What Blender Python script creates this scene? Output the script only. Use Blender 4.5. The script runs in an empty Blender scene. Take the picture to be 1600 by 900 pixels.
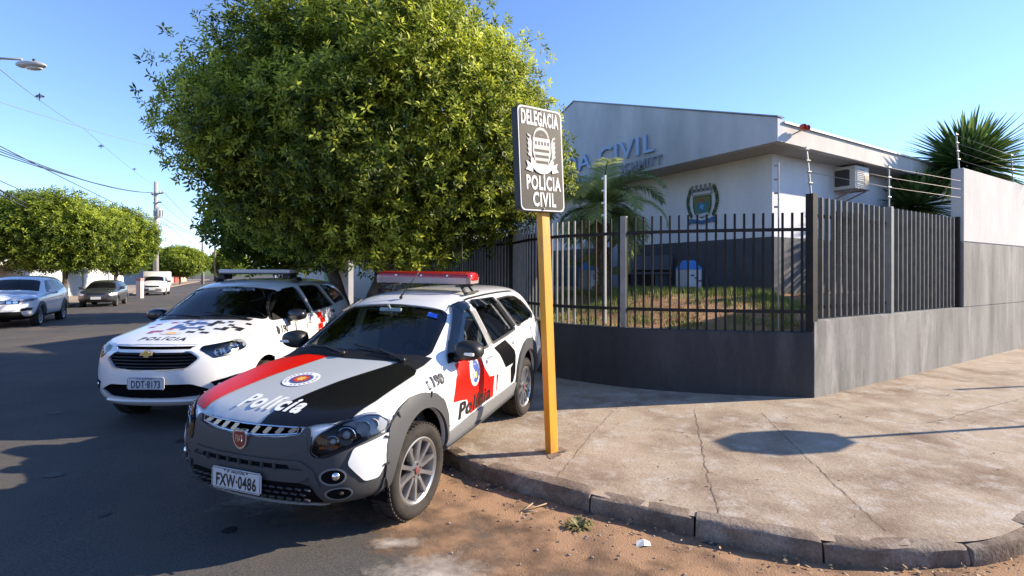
import bpy, bmesh, math, random
import numpy as np
from mathutils import Vector, Matrix, Euler
from mathutils.bvhtree import BVHTree
from mathutils import geometry as mgeo
S = bpy.context.scene
COL = S.collection
R = math.radians
random.seed(7)
RNG = np.random.default_rng(11)

# ------------------------------------------------------------------ camera, sky, sun, exposure
CAM_H, FPX, HZ = 1.765, 790.0, 428.0
cam_data = bpy.data.cameras.new('camera')
cam_data.sensor_width = 36.0
cam_data.lens = 36.0 * FPX / 1600.0
cam_data.shift_y = -(450.0 - HZ) / 1600.0
cam_data.clip_start = 0.05
cam_data.clip_end = 6000.0
cam = bpy.data.objects.new('camera', cam_data)
cam.location = (0, 0, CAM_H)
cam.rotation_euler = (R(90), 0, 0)
COL.objects.link(cam)
S.camera = cam

SUN_EL = 26.0
SUN_DIR = Vector((0.985, 0.172, 0)).normalized()          # horizontal direction towards the sun
W = bpy.data.worlds.new('World')
S.world = W
W.use_nodes = True
_nt = W.node_tree
_bg = _nt.nodes['Background']
_sky = _nt.nodes.new('ShaderNodeTexSky')
_sky.sky_type = 'NISHITA'
_sky.sun_disc = False
_sky.sun_elevation = R(SUN_EL)
_sky.sun_rotation = math.atan2(SUN_DIR.x, SUN_DIR.y)
_sky.air_density = 1.0
_sky.dust_density = 0.0
_sky.ozone_density = 4.2
_tint = _nt.nodes.new('ShaderNodeMix')
_tint.data_type = 'RGBA'
_tint.blend_type = 'MULTIPLY'
_tint.inputs[0].default_value = 1.0
_tint.inputs[7].default_value = (.93, .93, 1.06, 1)
_nt.links.new(_sky.outputs[0], _tint.inputs[6])
_nt.links.new(_tint.outputs[2], _bg.inputs[0])
_bg.inputs[1].default_value = 0.13
sun_data = bpy.data.lights.new('sun', 'SUN')
sun_data.energy = 5.0
sun_data.angle = R(0.5)
sun_data.color = (1.0, 0.85, 0.66)
sun = bpy.data.objects.new('sun', sun_data)
_d = Vector((SUN_DIR.x * math.cos(R(SUN_EL)), SUN_DIR.y * math.cos(R(SUN_EL)), math.sin(R(SUN_EL))))
sun.rotation_euler = _d.to_track_quat('Z', 'Y').to_euler()
sun.location = (30, 5, 30)
COL.objects.link(sun)
S.view_settings.view_transform = 'Standard'
S.view_settings.look = 'None'
S.view_settings.gamma = 1.0
S.view_settings.use_curve_mapping = False
S.view_settings.exposure = 1.12
S.cycles.max_bounces = 8
S.cycles.transparent_max_bounces = 16
S.cycles.caustics_reflective = False
S.cycles.caustics_refractive = False

# ------------------------------------------------------------------ materials
def rgb(h):
    """sRGB hex -> linear"""
    h = h.lstrip('#')
    v = [int(h[i:i + 2], 16) / 255 for i in (0, 2, 4)]
    return tuple(c / 12.92 if c <= 0.04045 else ((c + 0.055) / 1.055) ** 2.4 for c in v)

MATS = {}
def mat(name, col, rough=0.6, metal=0.0, spec=0.5, col2=None, nscale=4.0, ndetail=6.0, nlo=0.35, nhi=0.65, bump=0.0,
        bscale=None, coat=0.0, stretch=None, emit=0.0, col3=None, n3scale=0.6, n3lo=.45, n3hi=.7, bdist=0.02, speck=None):
    if name in MATS:
        return MATS[name]
    m = bpy.data.materials.new(name)
    m.use_nodes = True
    nt = m.node_tree
    b = nt.nodes['Principled BSDF']
    b.inputs['Base Color'].default_value = (*col, 1)
    b.inputs['Roughness'].default_value = rough
    b.inputs['Metallic'].default_value = metal
    b.inputs['Specular IOR Level'].default_value = spec
    if coat:
        b.inputs['Coat Weight'].default_value = coat
        b.inputs['Coat Roughness'].default_value = 0.04
    tc = None
    def coords():
        nonlocal tc
        if tc is None:
            t = nt.nodes.new('ShaderNodeTexCoord')
            if stretch:
                mp = nt.nodes.new('ShaderNodeMapping')
                mp.inputs['Scale'].default_value = stretch
                nt.links.new(t.outputs['Object'], mp.inputs[0])
                tc = mp.outputs[0]
            else:
                tc = t.outputs['Object']
        return tc
    def noise(sc, det=6.0, lo=.35, hi=.65):
        n = nt.nodes.new('ShaderNodeTexNoise')
        n.inputs['Scale'].default_value = sc
        n.inputs['Detail'].default_value = det
        n.inputs['Roughness'].default_value = 0.62
        nt.links.new(coords(), n.inputs['Vector'])
        r = nt.nodes.new('ShaderNodeMapRange')
        r.inputs[1].default_value = lo
        r.inputs[2].default_value = hi
        nt.links.new(n.outputs[0], r.inputs[0])
        return n.outputs[0], r.outputs[0]
    out = None
    if col2 is not None:
        _, f = noise(nscale, ndetail, nlo, nhi)
        mx = nt.nodes.new('ShaderNodeMix')
        mx.data_type = 'RGBA'
        mx.inputs[6].default_value = (*col, 1)
        mx.inputs[7].default_value = (*col2, 1)
        nt.links.new(f, mx.inputs[0])
        out = mx.outputs[2]
        if col3 is not None:
            _, f = noise(n3scale, 5.0, n3lo, n3hi)
            m2 = nt.nodes.new('ShaderNodeMix')
            m2.data_type = 'RGBA'
            nt.links.new(out, m2.inputs[6])
            m2.inputs[7].default_value = (*col3, 1)
            nt.links.new(f, m2.inputs[0])
            out = m2.outputs[2]
        if speck:
            _, f = noise(speck[0], 3.0, .3, .7)
            r3 = nt.nodes.new('ShaderNodeMapRange')
            r3.inputs[3].default_value = 1 - speck[1]; r3.inputs[4].default_value = 1 + speck[1]
            nt.links.new(f, r3.inputs[0])
            hs = nt.nodes.new('ShaderNodeHueSaturation')
            nt.links.new(out, hs.inputs['Color']); nt.links.new(r3.outputs[0], hs.inputs['Value'])
            out = hs.outputs[0]
        nt.links.new(out, b.inputs['Base Color'])
    if bump:
        h, _ = noise(bscale or nscale * 6, 4.0)
        bp = nt.nodes.new('ShaderNodeBump')
        bp.inputs['Strength'].default_value = bump
        bp.inputs['Distance'].default_value = bdist
        nt.links.new(h, bp.inputs['Height'])
        nt.links.new(bp.outputs[0], b.inputs['Normal'])
    if emit:
        b.inputs['Emission Color'].default_value = (*col, 1)
        b.inputs['Emission Strength'].default_value = emit
    MATS[name] = m
    return m

def glass_mat(name, tint, rough=0.0, refl=1.0, ior=1.5):
    """thin tinted pane: see-through, mirror-like at grazing angles"""
    if name in MATS:
        return MATS[name]
    m = bpy.data.materials.new(name)
    m.use_nodes = True
    nt = m.node_tree
    nt.nodes.clear()
    o = nt.nodes.new('ShaderNodeOutputMaterial')
    tr = nt.nodes.new('ShaderNodeBsdfTransparent')
    tr.inputs[0].default_value = (*tint, 1)
    gl = nt.nodes.new('ShaderNodeBsdfGlossy')
    gl.inputs['Roughness'].default_value = rough
    gl.inputs[0].default_value = (refl, refl, refl, 1)
    fr = nt.nodes.new('ShaderNodeFresnel')
    fr.inputs[0].default_value = ior
    mx = nt.nodes.new('ShaderNodeMixShader')
    nt.links.new(fr.outputs[0], mx.inputs[0])
    nt.links.new(tr.outputs[0], mx.inputs[1])
    nt.links.new(gl.outputs[0], mx.inputs[2])
    nt.links.new(mx.outputs[0], o.inputs[0])
    MATS[name] = m
    return m

# ------------------------------------------------------------------ object helpers
def link(o, parent=None):
    COL.objects.link(o)
    if parent is not None:
        o.parent = parent
    return o

def tag(o, label=None, cat=None, group=None, kind=None):
    if label: o['label'] = label
    if cat: o['category'] = cat
    if group: o['group'] = group
    if kind: o['kind'] = kind
    return o

def thing(name, label, cat, loc=(0, 0, 0), rot=(0, 0, 0), group=None):
    o = bpy.data.objects.new(name, None)
    o.empty_display_size = 0.2
    o.location = loc
    o.rotation_euler = rot
    link(o)
    return tag(o, label, cat, group)

def obj(name, me, m=None, parent=None, smooth=False, sharp=None):
    """me: bmesh, mesh or (verts, faces)"""
    if isinstance(me, bmesh.types.BMesh):
        bm = me
        me = bpy.data.meshes.new(name)
        bm.to_mesh(me)
        bm.free()
    elif isinstance(me, tuple):
        v, f = me
        me = bpy.data.meshes.new(name)
        me.from_pydata([tuple(p) for p in v], [], f)
        me.update()
    ms = m if isinstance(m, (list, tuple)) else [m]
    if not me.materials:
        for x in ms:
            if x: me.materials.append(x)
    if smooth:
        me.polygons.foreach_set('use_smooth', [True] * len(me.polygons))
        if sharp is not None:
            me.set_sharp_from_angle(angle=R(sharp))
    o = bpy.data.objects.new(name, me)
    return link(o, parent)

def bm_box(bm, c, s, rot=None, bevel=0.0):
    M = Matrix.Translation(c)
    if rot is not None:
        M = M @ (rot if isinstance(rot, Matrix) else Euler(rot).to_matrix().to_4x4())
    r = bmesh.ops.create_cube(bm, size=1.0, matrix=M @ Matrix.Diagonal((s[0], s[1], s[2], 1)))
    if bevel:
        es = set()
        for v in r['verts']:
            es.update(v.link_edges)
        bmesh.ops.bevel(bm, geom=list(es), offset=bevel, segments=2, affect='EDGES', profile=0.6)
    return bm

def frame_from(d):
    d = Vector(d).normalized()
    up = Vector((0, 0, 1)) if abs(d.z) < 0.95 else Vector((1, 0, 0))
    u = d.cross(up).normalized()
    return u, u.cross(d).normalized()

def bm_tube(bm, pts, rad, n=8, caps=True):
    pts = [Vector(p) for p in pts]
    rr = rad if isinstance(rad, (list, tuple)) else [rad] * len(pts)
    rings = []
    for i, p in enumerate(pts):
        a = pts[max(0, i - 1)]
        b = pts[min(len(pts) - 1, i + 1)]
        u, v = frame_from(b - a)
        rings.append([bm.verts.new(p + (u * math.cos(t) + v * math.sin(t)) * rr[i]) for t in
                      [2 * math.pi * k / n for k in range(n)]])
    for a, b in zip(rings, rings[1:]):
        for k in range(n):
            f = bm.faces.new((a[k], a[(k + 1) % n], b[(k + 1) % n], b[k]))
            f.smooth = True
    if caps:
        bm.faces.new(rings[0][::-1])
        bm.faces.new(rings[-1])
    return bm

def bm_bar(bm, a, b, w, h, up=(0, 0, 1)):
    """square bar from a to b"""
    a, b = Vector(a), Vector(b)
    d = (b - a)
    x = d.normalized()
    up = Vector(up)
    if abs(x.dot(up)) > 0.98: up = Vector((1, 0, 0))
    y = up.cross(x).normalized()
    z = x.cross(y)
    M = Matrix((x, y, z)).transposed().to_4x4()
    M.translation = (a + b) / 2
    bmesh.ops.create_cube(bm, size=1.0, matrix=M @ Matrix.Diagonal((d.length, w, h, 1)))
    return bm

def bm_lathe(bm, prof, n=48, axis='Y', off=(0, 0, 0), closed=False):
    """prof: (radius, along-axis)"""
    rings = []
    for r, h in prof:
        ring = []
        for k in range(n):
            t = 2 * math.pi * k / n
            c, s = r * math.cos(t), r * math.sin(t)
            p = {'Y': (c, h, s), 'Z': (c, s, h), 'X': (h, c, s)}[axis]
            ring.append(bm.verts.new(Vector(p) + Vector(off)))
        rings.append(ring)
    prs = list(zip(rings, rings[1:]))
    if closed: prs.append((rings[-1], rings[0]))
    for a, b in prs:
        for k in range(n):
            bm.faces.new((a[k], a[(k + 1) % n], b[(k + 1) % n], b[k])).smooth = True
    return rings

def bm_prism(bm, poly, dir_, basis=None):
    """extrude closed 3D polygon along vector"""
    vs = [bm.verts.new(p) for p in poly]
    ws = [bm.verts.new(Vector(p) + Vector(dir_)) for p in poly]
    n = len(vs)
    bm.faces.new(vs[::-1])
    bm.faces.new(ws)
    for i in range(n):
        bm.faces.new((vs[i], vs[(i + 1) % n], ws[(i + 1) % n], ws[i]))
    return bm

def fixn(bm):
    bmesh.ops.recalc_face_normals(bm, faces=bm.faces)
    return bm

def chaikin(poly, k=1, closed=True, amt=0.25):
    poly = [tuple(p) for p in poly]
    for _ in range(k):
        out = []
        n = len(poly)
        for i in range(n if closed else n - 1):
            a, b = poly[i], poly[(i + 1) % n]
            out.append(tuple(a[j] * (1 - amt) + b[j] * amt for j in range(len(a))))
            out.append(tuple(a[j] * amt + b[j] * (1 - amt) for j in range(len(a))))
        poly = out
    return poly

def round_poly(poly, r, seg=4):
    """round each corner of a 2D polygon with radius-ish r"""
    out = []
    n = len(poly)
    for i in range(n):
        p = Vector(poly[i]); a = Vector(poly[i - 1]); b = Vector(poly[(i + 1) % n])
        la, lb = (a - p).length, (b - p).length
        k = min(r, la * .45, lb * .45)
        p0 = p + (a - p) * (k / la); p1 = p + (b - p) * (k / lb)
        for j in range(seg + 1):
            t = j / seg
            q = p0 * (1 - t) ** 2 + p * 2 * t * (1 - t) + p1 * t * t
            out.append((q.x, q.y))
    return out

def text_mesh(txt, size=1.0, bold=0.0, shear=0.0, align='CENTER', spacing=1.0, extrude=0.0, xscale=1.0):
    """filled 2D lettering as a mesh (xy plane), centred"""
    cu = bpy.data.curves.new('txt', 'FONT')
    cu.body = txt
    cu.size = size
    cu.align_x = align
    cu.align_y = 'CENTER'
    cu.offset = bold
    cu.shear = shear
    cu.space_character = spacing
    cu.extrude = extrude
    cu.resolution_u = 3
    o = bpy.data.objects.new('txt', cu)
    COL.objects.link(o)
    dg = bpy.context.evaluated_depsgraph_get()
    me = bpy.data.meshes.new_from_object(o.evaluated_get(dg))
    bpy.data.objects.remove(o)
    bpy.data.curves.remove(cu)
    if xscale != 1.0:
        for v in me.vertices: v.co.x *= xscale
    me.materials.clear()
    return me

def eval_mods(o):
    """mesh with the modifiers of o applied"""
    dg = bpy.context.evaluated_depsgraph_get()
    dg.update()
    return bpy.data.meshes.new_from_object(o.evaluated_get(dg))

def pip(pt, poly):
    x, y = pt
    ins = False
    n = len(poly)
    j = n - 1
    for i in range(n):
        xi, yi = poly[i]; xj, yj = poly[j]
        if (yi > y) != (yj > y) and x < (xj - xi) * (y - yi) / (yj - yi) + xi:
            ins = not ins
        j = i
    return ins

def cdt_fill(poly, res):
    """triangulate polygon with inner grid points -> pts2d, tris"""
    P = []
    n = len(poly)
    for i in range(n):                      # resample long edges
        a, b = Vector(poly[i]), Vector(poly[(i + 1) % n])
        k = max(1, int((b - a).length / res))
        for j in range(k):
            P.append(a.lerp(b, j / k))
    nb = len(P)
    edges = [(i, (i + 1) % nb) for i in range(nb)]
    bx = [p.x for p in P]; by = [p.y for p in P]
    pl = [(p.x, p.y) for p in P]
    pts = list(P)
    row = 0
    y = min(by) + res * .5
    while y < max(by):
        x = min(bx) + res * (.5 if row % 2 else .0)
        while x < max(bx):
            if pip((x, y), pl):
                dmin = min((p.x - x) ** 2 + (p.y - y) ** 2 for p in P)
                if dmin > (res * .45) ** 2: pts.append(Vector((x, y)))
            x += res
        y += res * .87
        row += 1
    v, e, f, ov, oe, of = mgeo.delaunay_2d_cdt(pts, edges, [], 0, 1e-6)
    tris = [t for t in f if pip((sum(v[i].x for i in t) / len(t), sum(v[i].y for i in t) / len(t)), pl)]
    return [(q.x, q.y) for q in v], tris

class Proj:
    """maps 2D (a,b) to a start point, casts along dir onto a BVH"""
    def __init__(self, org, ua, ub, d):
        self.o, self.a, self.b, self.d = Vector(org), Vector(ua), Vector(ub), Vector(d).normalized()
    def p3(self, q):
        return self.o + self.a * q[0] + self.b * q[1]
    def hit(self, bvh, q, off):
        p = self.p3(q)
        loc, nor, i, dist = bvh.ray_cast(p, self.d)
        if loc is None: return None
        if nor.dot(self.d) > 0: nor = -nor
        return loc + nor * off

def project(bvh, pr, pts, faces, off):
    out = []; ok = []
    for q in pts:
        h = pr.hit(bvh, q, off)
        ok.append(h is not None)
        out.append(h if h is not None else Vector((0, 0, 0)))
    fs = [f for f in faces if all(ok[i] for i in f)]
    used = sorted({i for f in fs for i in f})
    mp = {j: k for k, j in enumerate(used)}
    return [out[i] for i in used], [tuple(mp[i] for i in f) for f in fs]

def patch(name, bvh, pr, poly, m, parent, off=0.003, res=0.05, thick=0.0, mirror=False, lip=True):
    pts, tris = cdt_fill(poly, res)
    v, f = project(bvh, pr, pts, tris, off)
    bm = bmesh.new()
    vs = [bm.verts.new(p) for p in v]
    for t in f:
        try: bm.faces.new([vs[i] for i in t])
        except ValueError: pass
    fixn(bm)
    # orient outward (against ray)
    acc = sum((fc.normal.dot(pr.d) * fc.calc_area() for fc in bm.faces))
    if acc > 0: bmesh.ops.reverse_faces(bm, faces=bm.faces)
    for fc in bm.faces: fc.smooth = True
    if thick:
        be = [e for e in bm.edges if len(e.link_faces) == 1]
        nrm = {}
        for e in be:
            for w in e.verts: nrm[w] = w.normal.copy()
        r = bmesh.ops.extrude_edge_only(bm, edges=be)
        nv = [g for g in r['geom'] if isinstance(g, bmesh.types.BMVert)]
        for w in nv:
            src = min(nrm, key=lambda q: (q.co - w.co).length_squared)
            w.co -= nrm[src] * thick
        for e in be: e.smooth = False
    if mirror:
        for w in bm.verts: w.co.y *= -1
        bmesh.ops.reverse_faces(bm, faces=bm.faces)
    return obj(name, bm, m, parent)

def text_patch(name, bvh, pr, me, m, parent, off=0.004, at=(0, 0), rot=0.0, mirror=False, sx=1.0, warp=None):
    bm = bmesh.new(); bm.from_mesh(me)
    bmesh.ops.triangulate(bm, faces=bm.faces)
    for _ in range(3):
        es = [e for e in bm.edges if e.calc_length() > .028]
        if not es: break
        bmesh.ops.subdivide_edges(bm, edges=es, cuts=1)
        bmesh.ops.triangulate(bm, faces=bm.faces)
    bm.to_mesh(me); bm.free()
    c, s = math.cos(rot), math.sin(rot)
    pts = []
    for v in me.vertices:
        x, y = v.co.x * sx, v.co.y
        q = (at[0] + c * x - s * y, at[1] + s * x + c * y)
        pts.append(warp(q) if warp else q)
    fs = [tuple(p.vertices) for p in me.polygons]
    v, f = project(bvh, pr, pts, fs, off)
    bpy.data.meshes.remove(me)
    return obj(name, (v, f), m, parent)
# ------------------------------------------------------------------ shared car materials
M_WHITE = mat('white_car_paint', (.74, .75, .76), .35, coat=1.0)
M_PLASTIC = mat('grey_bumper_plastic', (.060, .062, .066), .5, spec=.35, bump=.05, bscale=400, bdist=.002)
M_PLASTIC2 = mat('mid_grey_plastic', (.17, .175, .18), .5)
M_BLACK = mat('black_trim', (.012, .012, .013), .45)
M_VOID = mat('black_void', (.006, .006, .007), .9, spec=.1)
M_BLACKFILM = mat('black_gloss_film', (.006, .006, .007), .25, spec=.35, coat=.15)
M_RED = mat('red_film', rgb('d81606'), .35, spec=.25, coat=.12)
M_SILVER = mat('silver_film', (.47, .50, .52), .34, metal=.1, coat=.3)
M_CHROME = mat('chrome', (.82, .83, .85), .12, metal=1.0)
M_RUBBER = mat('tyre_rubber', (.022, .021, .020), .85, spec=.25, col2=(.045, .038, .032), nscale=9, bump=.1, bscale=60)
M_ALLOY = mat('silver_alloy', (.36, .36, .37), .34, metal=.8)
M_SEAT = mat('dark_seat_cloth', (.10, .105, .11), .9)
M_DASH = mat('dashboard_plastic', (.06, .063, .065), .6)
M_WHITEFILM = mat('white_film', (.80, .81, .83), .4)
M_GOLD = mat('gold_film', (.75, .45, .10), .4)
M_BLUEFILM = mat('blue_film', (.05, .09, .30), .4)
M_GREYFILM = mat('grey_film', (.25, .27, .30), .5)
M_PLATE = mat('plate_grey', (.55, .56, .58), .45)
M_INK = mat('plate_ink', (.015, .015, .018), .5)
G_WS = glass_mat('windscreen_glass', (.74, .82, .79), ior=1.6)
G_SIDE = glass_mat('side_glass', (.55, .62, .62), ior=1.65)
G_TINT = glass_mat('tinted_glass', (.16, .17, .18), ior=1.6)
G_LENS = glass_mat('clear_lens', (.80, .82, .85), ior=1.45)
G_SMOKE = glass_mat('smoked_lens', (.62, .63, .66), ior=1.32)
M_TAIL = mat('red_lens', (.45, .012, .012), .12, coat=1.0)
M_LAMPBAR = mat('red_lightbar_lens', (.40, .016, .016), .14, coat=.7)
M_ORANGE = mat('orange_bulb', (.75, .22, .04), .3)
M_UNDER = mat('underbody', (.02, .02, .02), .9)

def smooth_body(st, rows, levels=3):
    N = len(st) - 1
    n4 = 5
    verts = []
    def add(p):
        verts.append(Vector(p)); return len(verts) - 1
    grid = [[add(p) for p in s] for s in st]
    cols = [grid[0][k] for k in range(n4)] + [grid[i][5] for i in range(N + 1)] + [grid[N][k] for k in reversed(range(n4))]
    faces = []
    for i in range(N):
        for k in range(5):
            faces.append((grid[i][k], grid[i][k + 1], grid[i + 1][k + 1], grid[i + 1][k]))
    r40, r4N = Vector(st[0][5]), Vector(st[N][5])
    x0c, xNc = st[0][0][0], st[N][0][0]
    prev = cols
    for rw in rows:
        cur = []
        zx = sorted(rw['z'])
        zi = lambda x: float(np.interp(x, [q[0] for q in zx], [q[1] for q in zx]))
        bf, br = rw.get('bf', 1.0), rw.get('br', 1.0)
        for ci, vi in enumerate(cols):
            p = verts[vi]
            if ci < n4 or ci == n4:
                t = p.y / r40.y
                x = rw['xf'] - (x0c - p.x) * bf
                y = (r40.y + rw['dw'] + rw.get('dwf', 0)) * t
                z = rw.get('zf', zi(x)) if ci < n4 - 1 else zi(x)
            elif ci >= n4 + N:
                t = p.y / r4N.y
                x = rw['xr'] + (p.x - xNc) * br
                y = (r4N.y + rw['dw'] + rw.get('dwr', 0)) * t
                z = zi(x)
            else:
                x, y, z = p.x, p.y + rw['dw'], zi(p.x)
                k = ci - n4
                if k == 1: y += rw.get('dwf', 0) * .4
            cur.append(add((x, y, z)))
        for a in range(len(cols) - 1):
            faces.append((prev[a], prev[a + 1], cur[a + 1], cur[a])[::-1])
        prev = cur
    # mirror
    n = len(verts)
    mp = {}
    for i in range(n):
        v = verts[i]
        if abs(v.y) < 1e-6: mp[i] = i
        else:
            mp[i] = len(verts); verts.append(Vector((v.x, -v.y, v.z)))
    faces += [tuple(mp[i] for i in f)[::-1] for f in faces]
    me = bpy.data.meshes.new('cage')
    me.from_pydata(verts, [], faces)
    bm = bmesh.new(); bm.from_mesh(me)
    fixn(bm)
    top = max(bm.faces, key=lambda f: f.calc_center_median().z)
    if top.normal.z < 0: bmesh.ops.reverse_faces(bm, faces=bm.faces)
    bm.to_mesh(me); bm.free()
    o = bpy.data.objects.new('cage', me)
    COL.objects.link(o)
    md = o.modifiers.new('s', 'SUBSURF'); md.levels = levels; md.render_levels = levels
    out = eval_mods(o)
    bpy.data.objects.remove(o); bpy.data.meshes.remove(me)
    return out

def bvh_of(me):
    return BVHTree.FromPolygons([v.co.copy() for v in me.vertices], [tuple(p.vertices) for p in me.polygons])

def cut(me, cutters, thick=0.03):
    """me -> shell with thickness, minus the cutter bmeshes"""
    o = bpy.data.objects.new('shell', me)
    COL.objects.link(o)
    md = o.modifiers.new('t', 'SOLIDIFY'); md.thickness = thick; md.offset = -1
    tmp = [o]
    for bm in cutters:
        fixn(bm)
        cm = bpy.data.meshes.new('cut'); bm.to_mesh(cm); bm.free()
        c = bpy.data.objects.new('cut', cm); COL.objects.link(c); tmp.append(c)
        b = o.modifiers.new('b', 'BOOLEAN'); b.operation = 'DIFFERENCE'; b.solver = 'EXACT'; b.object = c
    out = eval_mods(o)
    for t in tmp: bpy.data.objects.remove(t)
    return out

P_L = Proj((0, 2, 0), (1, 0, 0), (0, 0, 1), (0, -1, 0))       # left side: (x,z)
P_T = Proj((0, 0, 3), (1, 0, 0), (0, 1, 0), (0, 0, -1))       # top: (x,y)
P_F = Proj((4, 0, 0), (0, 1, 0), (0, 0, 1), (-1, 0, 0))       # front: (y,z)
P_R = Proj((0, -2, 0), (1, 0, 0), (0, 0, 1), (0, 1, 0))
P_B = Proj((-4, 0, 0), (0, 1, 0), (0, 0, 1), (1, 0, 0))
_c45 = math.sqrt(.5)
P_FL = Proj((3 * _c45, 3 * _c45, 0), (-_c45, _c45, 0), (0, 0, 1), (-_c45, -_c45, 0))   # front-left corner

def both(name, bvh, poly, m, parent, **k):
    a = patch(name, bvh, P_L, poly, m, parent, **k)
    b = patch(name, bvh, P_L, poly, m, parent, mirror=True, **k)
    return a, b

def prism_y(poly, y0, y1):
    return bm_prism(bmesh.new(), [(q[0], y0, q[1]) for q in poly], (0, y1 - y0, 0))

def prism_x(poly, x0, x1, bm=None):
    return bm_prism(bm or bmesh.new(), [(x0, q[0], q[1]) for q in poly], (x1 - x0, 0, 0))

def ellipse(cx, cz, rx, rz, n=40, a0=0.0, a1=360.0, close=False):
    k = n if (a1 - a0) >= 360 and not close else n + 1
    return [(cx + rx * math.cos(R(a0 + (a1 - a0) * i / n)), cz + rz * math.sin(R(a0 + (a1 - a0) * i / n))) for i in range(k)]

def make_wheel(parent, x, y, z, rad, width, rim_r, spokes, side, rim_mat, cap_mat, style='pair', steer=0.0, spoke_mat=None):
    """outer face at +y (side=1) or -y (side=-1)"""
    s = side
    h = width / 2
    bm = bmesh.new()
    pr = [(rim_r - .005, h * .72), (rim_r + .02, h * .93), ((rad + rim_r) / 2, h * 1.04), (rad - .03, h * .98), (rad - .008, h * .82), (rad, h * .55), (rad, 0),
          (rad, -h * .55), (rad - .008, -h * .82), (rad - .03, -h * .98), ((rad + rim_r) / 2, -h * 1.04), (rim_r, -h * .9)]
    bm_lathe(bm, pr, 56)
    # tread blocks
    for k in range(56):
        t = 2 * math.pi * (k + .5) / 56
        for yy in (-h * .55, h * .55):
            c = Vector(((rad + .001) * math.cos(t), yy, (rad + .001) * math.sin(t)))
            bm_box(bm, c, (.010, h * .5, rad * .075), rot=Matrix.Rotation(-t, 4, 'Y'))
    w = obj('wheel', fixn(bm), M_RUBBER, parent, True, 40)
    w.location = (x, y, z)
    w.rotation_euler = (0, 0.15 * s, steer + (math.pi if s < 0 else 0))
    bm = bmesh.new()
    bm_lathe(bm, [(rim_r, h * .74), (rim_r + .012, h * .80), (rim_r - .004, h * .84), (rim_r - .022, h * .74), (rim_r - .03, h * .5), (rim_r - .045, -h * .8)], 56)
    bm_lathe(bm, [(rim_r - .04, -h * .5), (.001, -h * .5)], 40)
    barrel = obj('rim', fixn(bm), rim_mat if style != 'steel' else M_BLACK, w, True, 40)
    # brake disc, dark hollow behind the spokes
    bm = bmesh.new()
    bm_lathe(bm, [(rim_r * .93, -h * .30), (.001, -h * .30)], 40)
    obj('wheel_hollow', fixn(bm), M_VOID, w)
    bm = bmesh.new()
    bm_lathe(bm, [(rim_r * .68, -h * .2), (rim_r * .68, -h * .1), (.02, -h * .1)], 40)
    obj('brake_disc', fixn(bm), mat('brake_steel', (.2, .19, .18), .45, metal=.8), w, True, 30)
    bm = bmesh.new()
    n = spokes
    hub = rim_r * .30
    for k in range(n):
        t0 = 2 * math.pi * k / n
        for dt, wd in ([(0, .5)] if style != 'pair' else [(-.16, .27), (.16, .27)]):
            t = t0
            rows = []
            for r_, fw, hy in ((hub * .7, .085, h * .62), (hub * 1.3, .062, h * .70), (rim_r * .62, .058, h * .72), (rim_r - .012, .078, h * .78)):
                if style == 'pair':
                    off = dt * (hub * .9 + (r_ - hub) * .55)
                    hw = rim_r * fw * .85
                else:
                    off = 0; hw = rim_r * fw * (1.55 if n <= 7 else 1.15)
                rows.append((r_, off, hw, hy))
            vs = []
            for (r_, off, hw, hy) in rows:
                for (dx, dy) in ((-hw, hy - .016), (-hw * .72, hy), (hw * .72, hy), (hw, hy - .016), (hw, hy - .045), (-hw, hy - .045)):
                    lx, lz = r_, off + dx
                    vs.append(bm.verts.new((lx * math.cos(t) - lz * math.sin(t), dy, lx * math.sin(t) + lz * math.cos(t))))
            for a in range(len(rows) - 1):
                for q in range(6):
                    bm.faces.new((vs[a * 6 + q], vs[a * 6 + (q + 1) % 6], vs[a * 6 + 6 + (q + 1) % 6], vs[a * 6 + 6 + q]))
            bm.faces.new(vs[:6][::-1]); bm.faces.new(vs[-6:])
    bm_lathe(bm, [(hub, h * .35), (hub, h * .58), (hub * .9, h * .66), (hub * .42, h * .66), (.001, h * .60)], 32)
    obj('spokes', fixn(bm), spoke_mat or rim_mat, w, True, 35)
    bm = bmesh.new()
    bm_lathe(bm, [(hub * .40, h * .6), (hub * .38, h * .74), (hub * .2, h * .78), (.001, h * .78)], 24)
    obj('hub_cap', fixn(bm), cap_mat, w, True, 50)
    bm = bmesh.new()
    for k in range(5):
        t = 2 * math.pi * (k + .5) / 5
        bm_lathe(bm, [(.011, h * .6), (.011, h * .672), (.001, h * .672)], 10, off=(hub * .66 * math.cos(t), 0, hub * .66 * math.sin(t)))
    obj('wheel_bolts', fixn(bm), M_BLACK, w)
    return w

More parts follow.
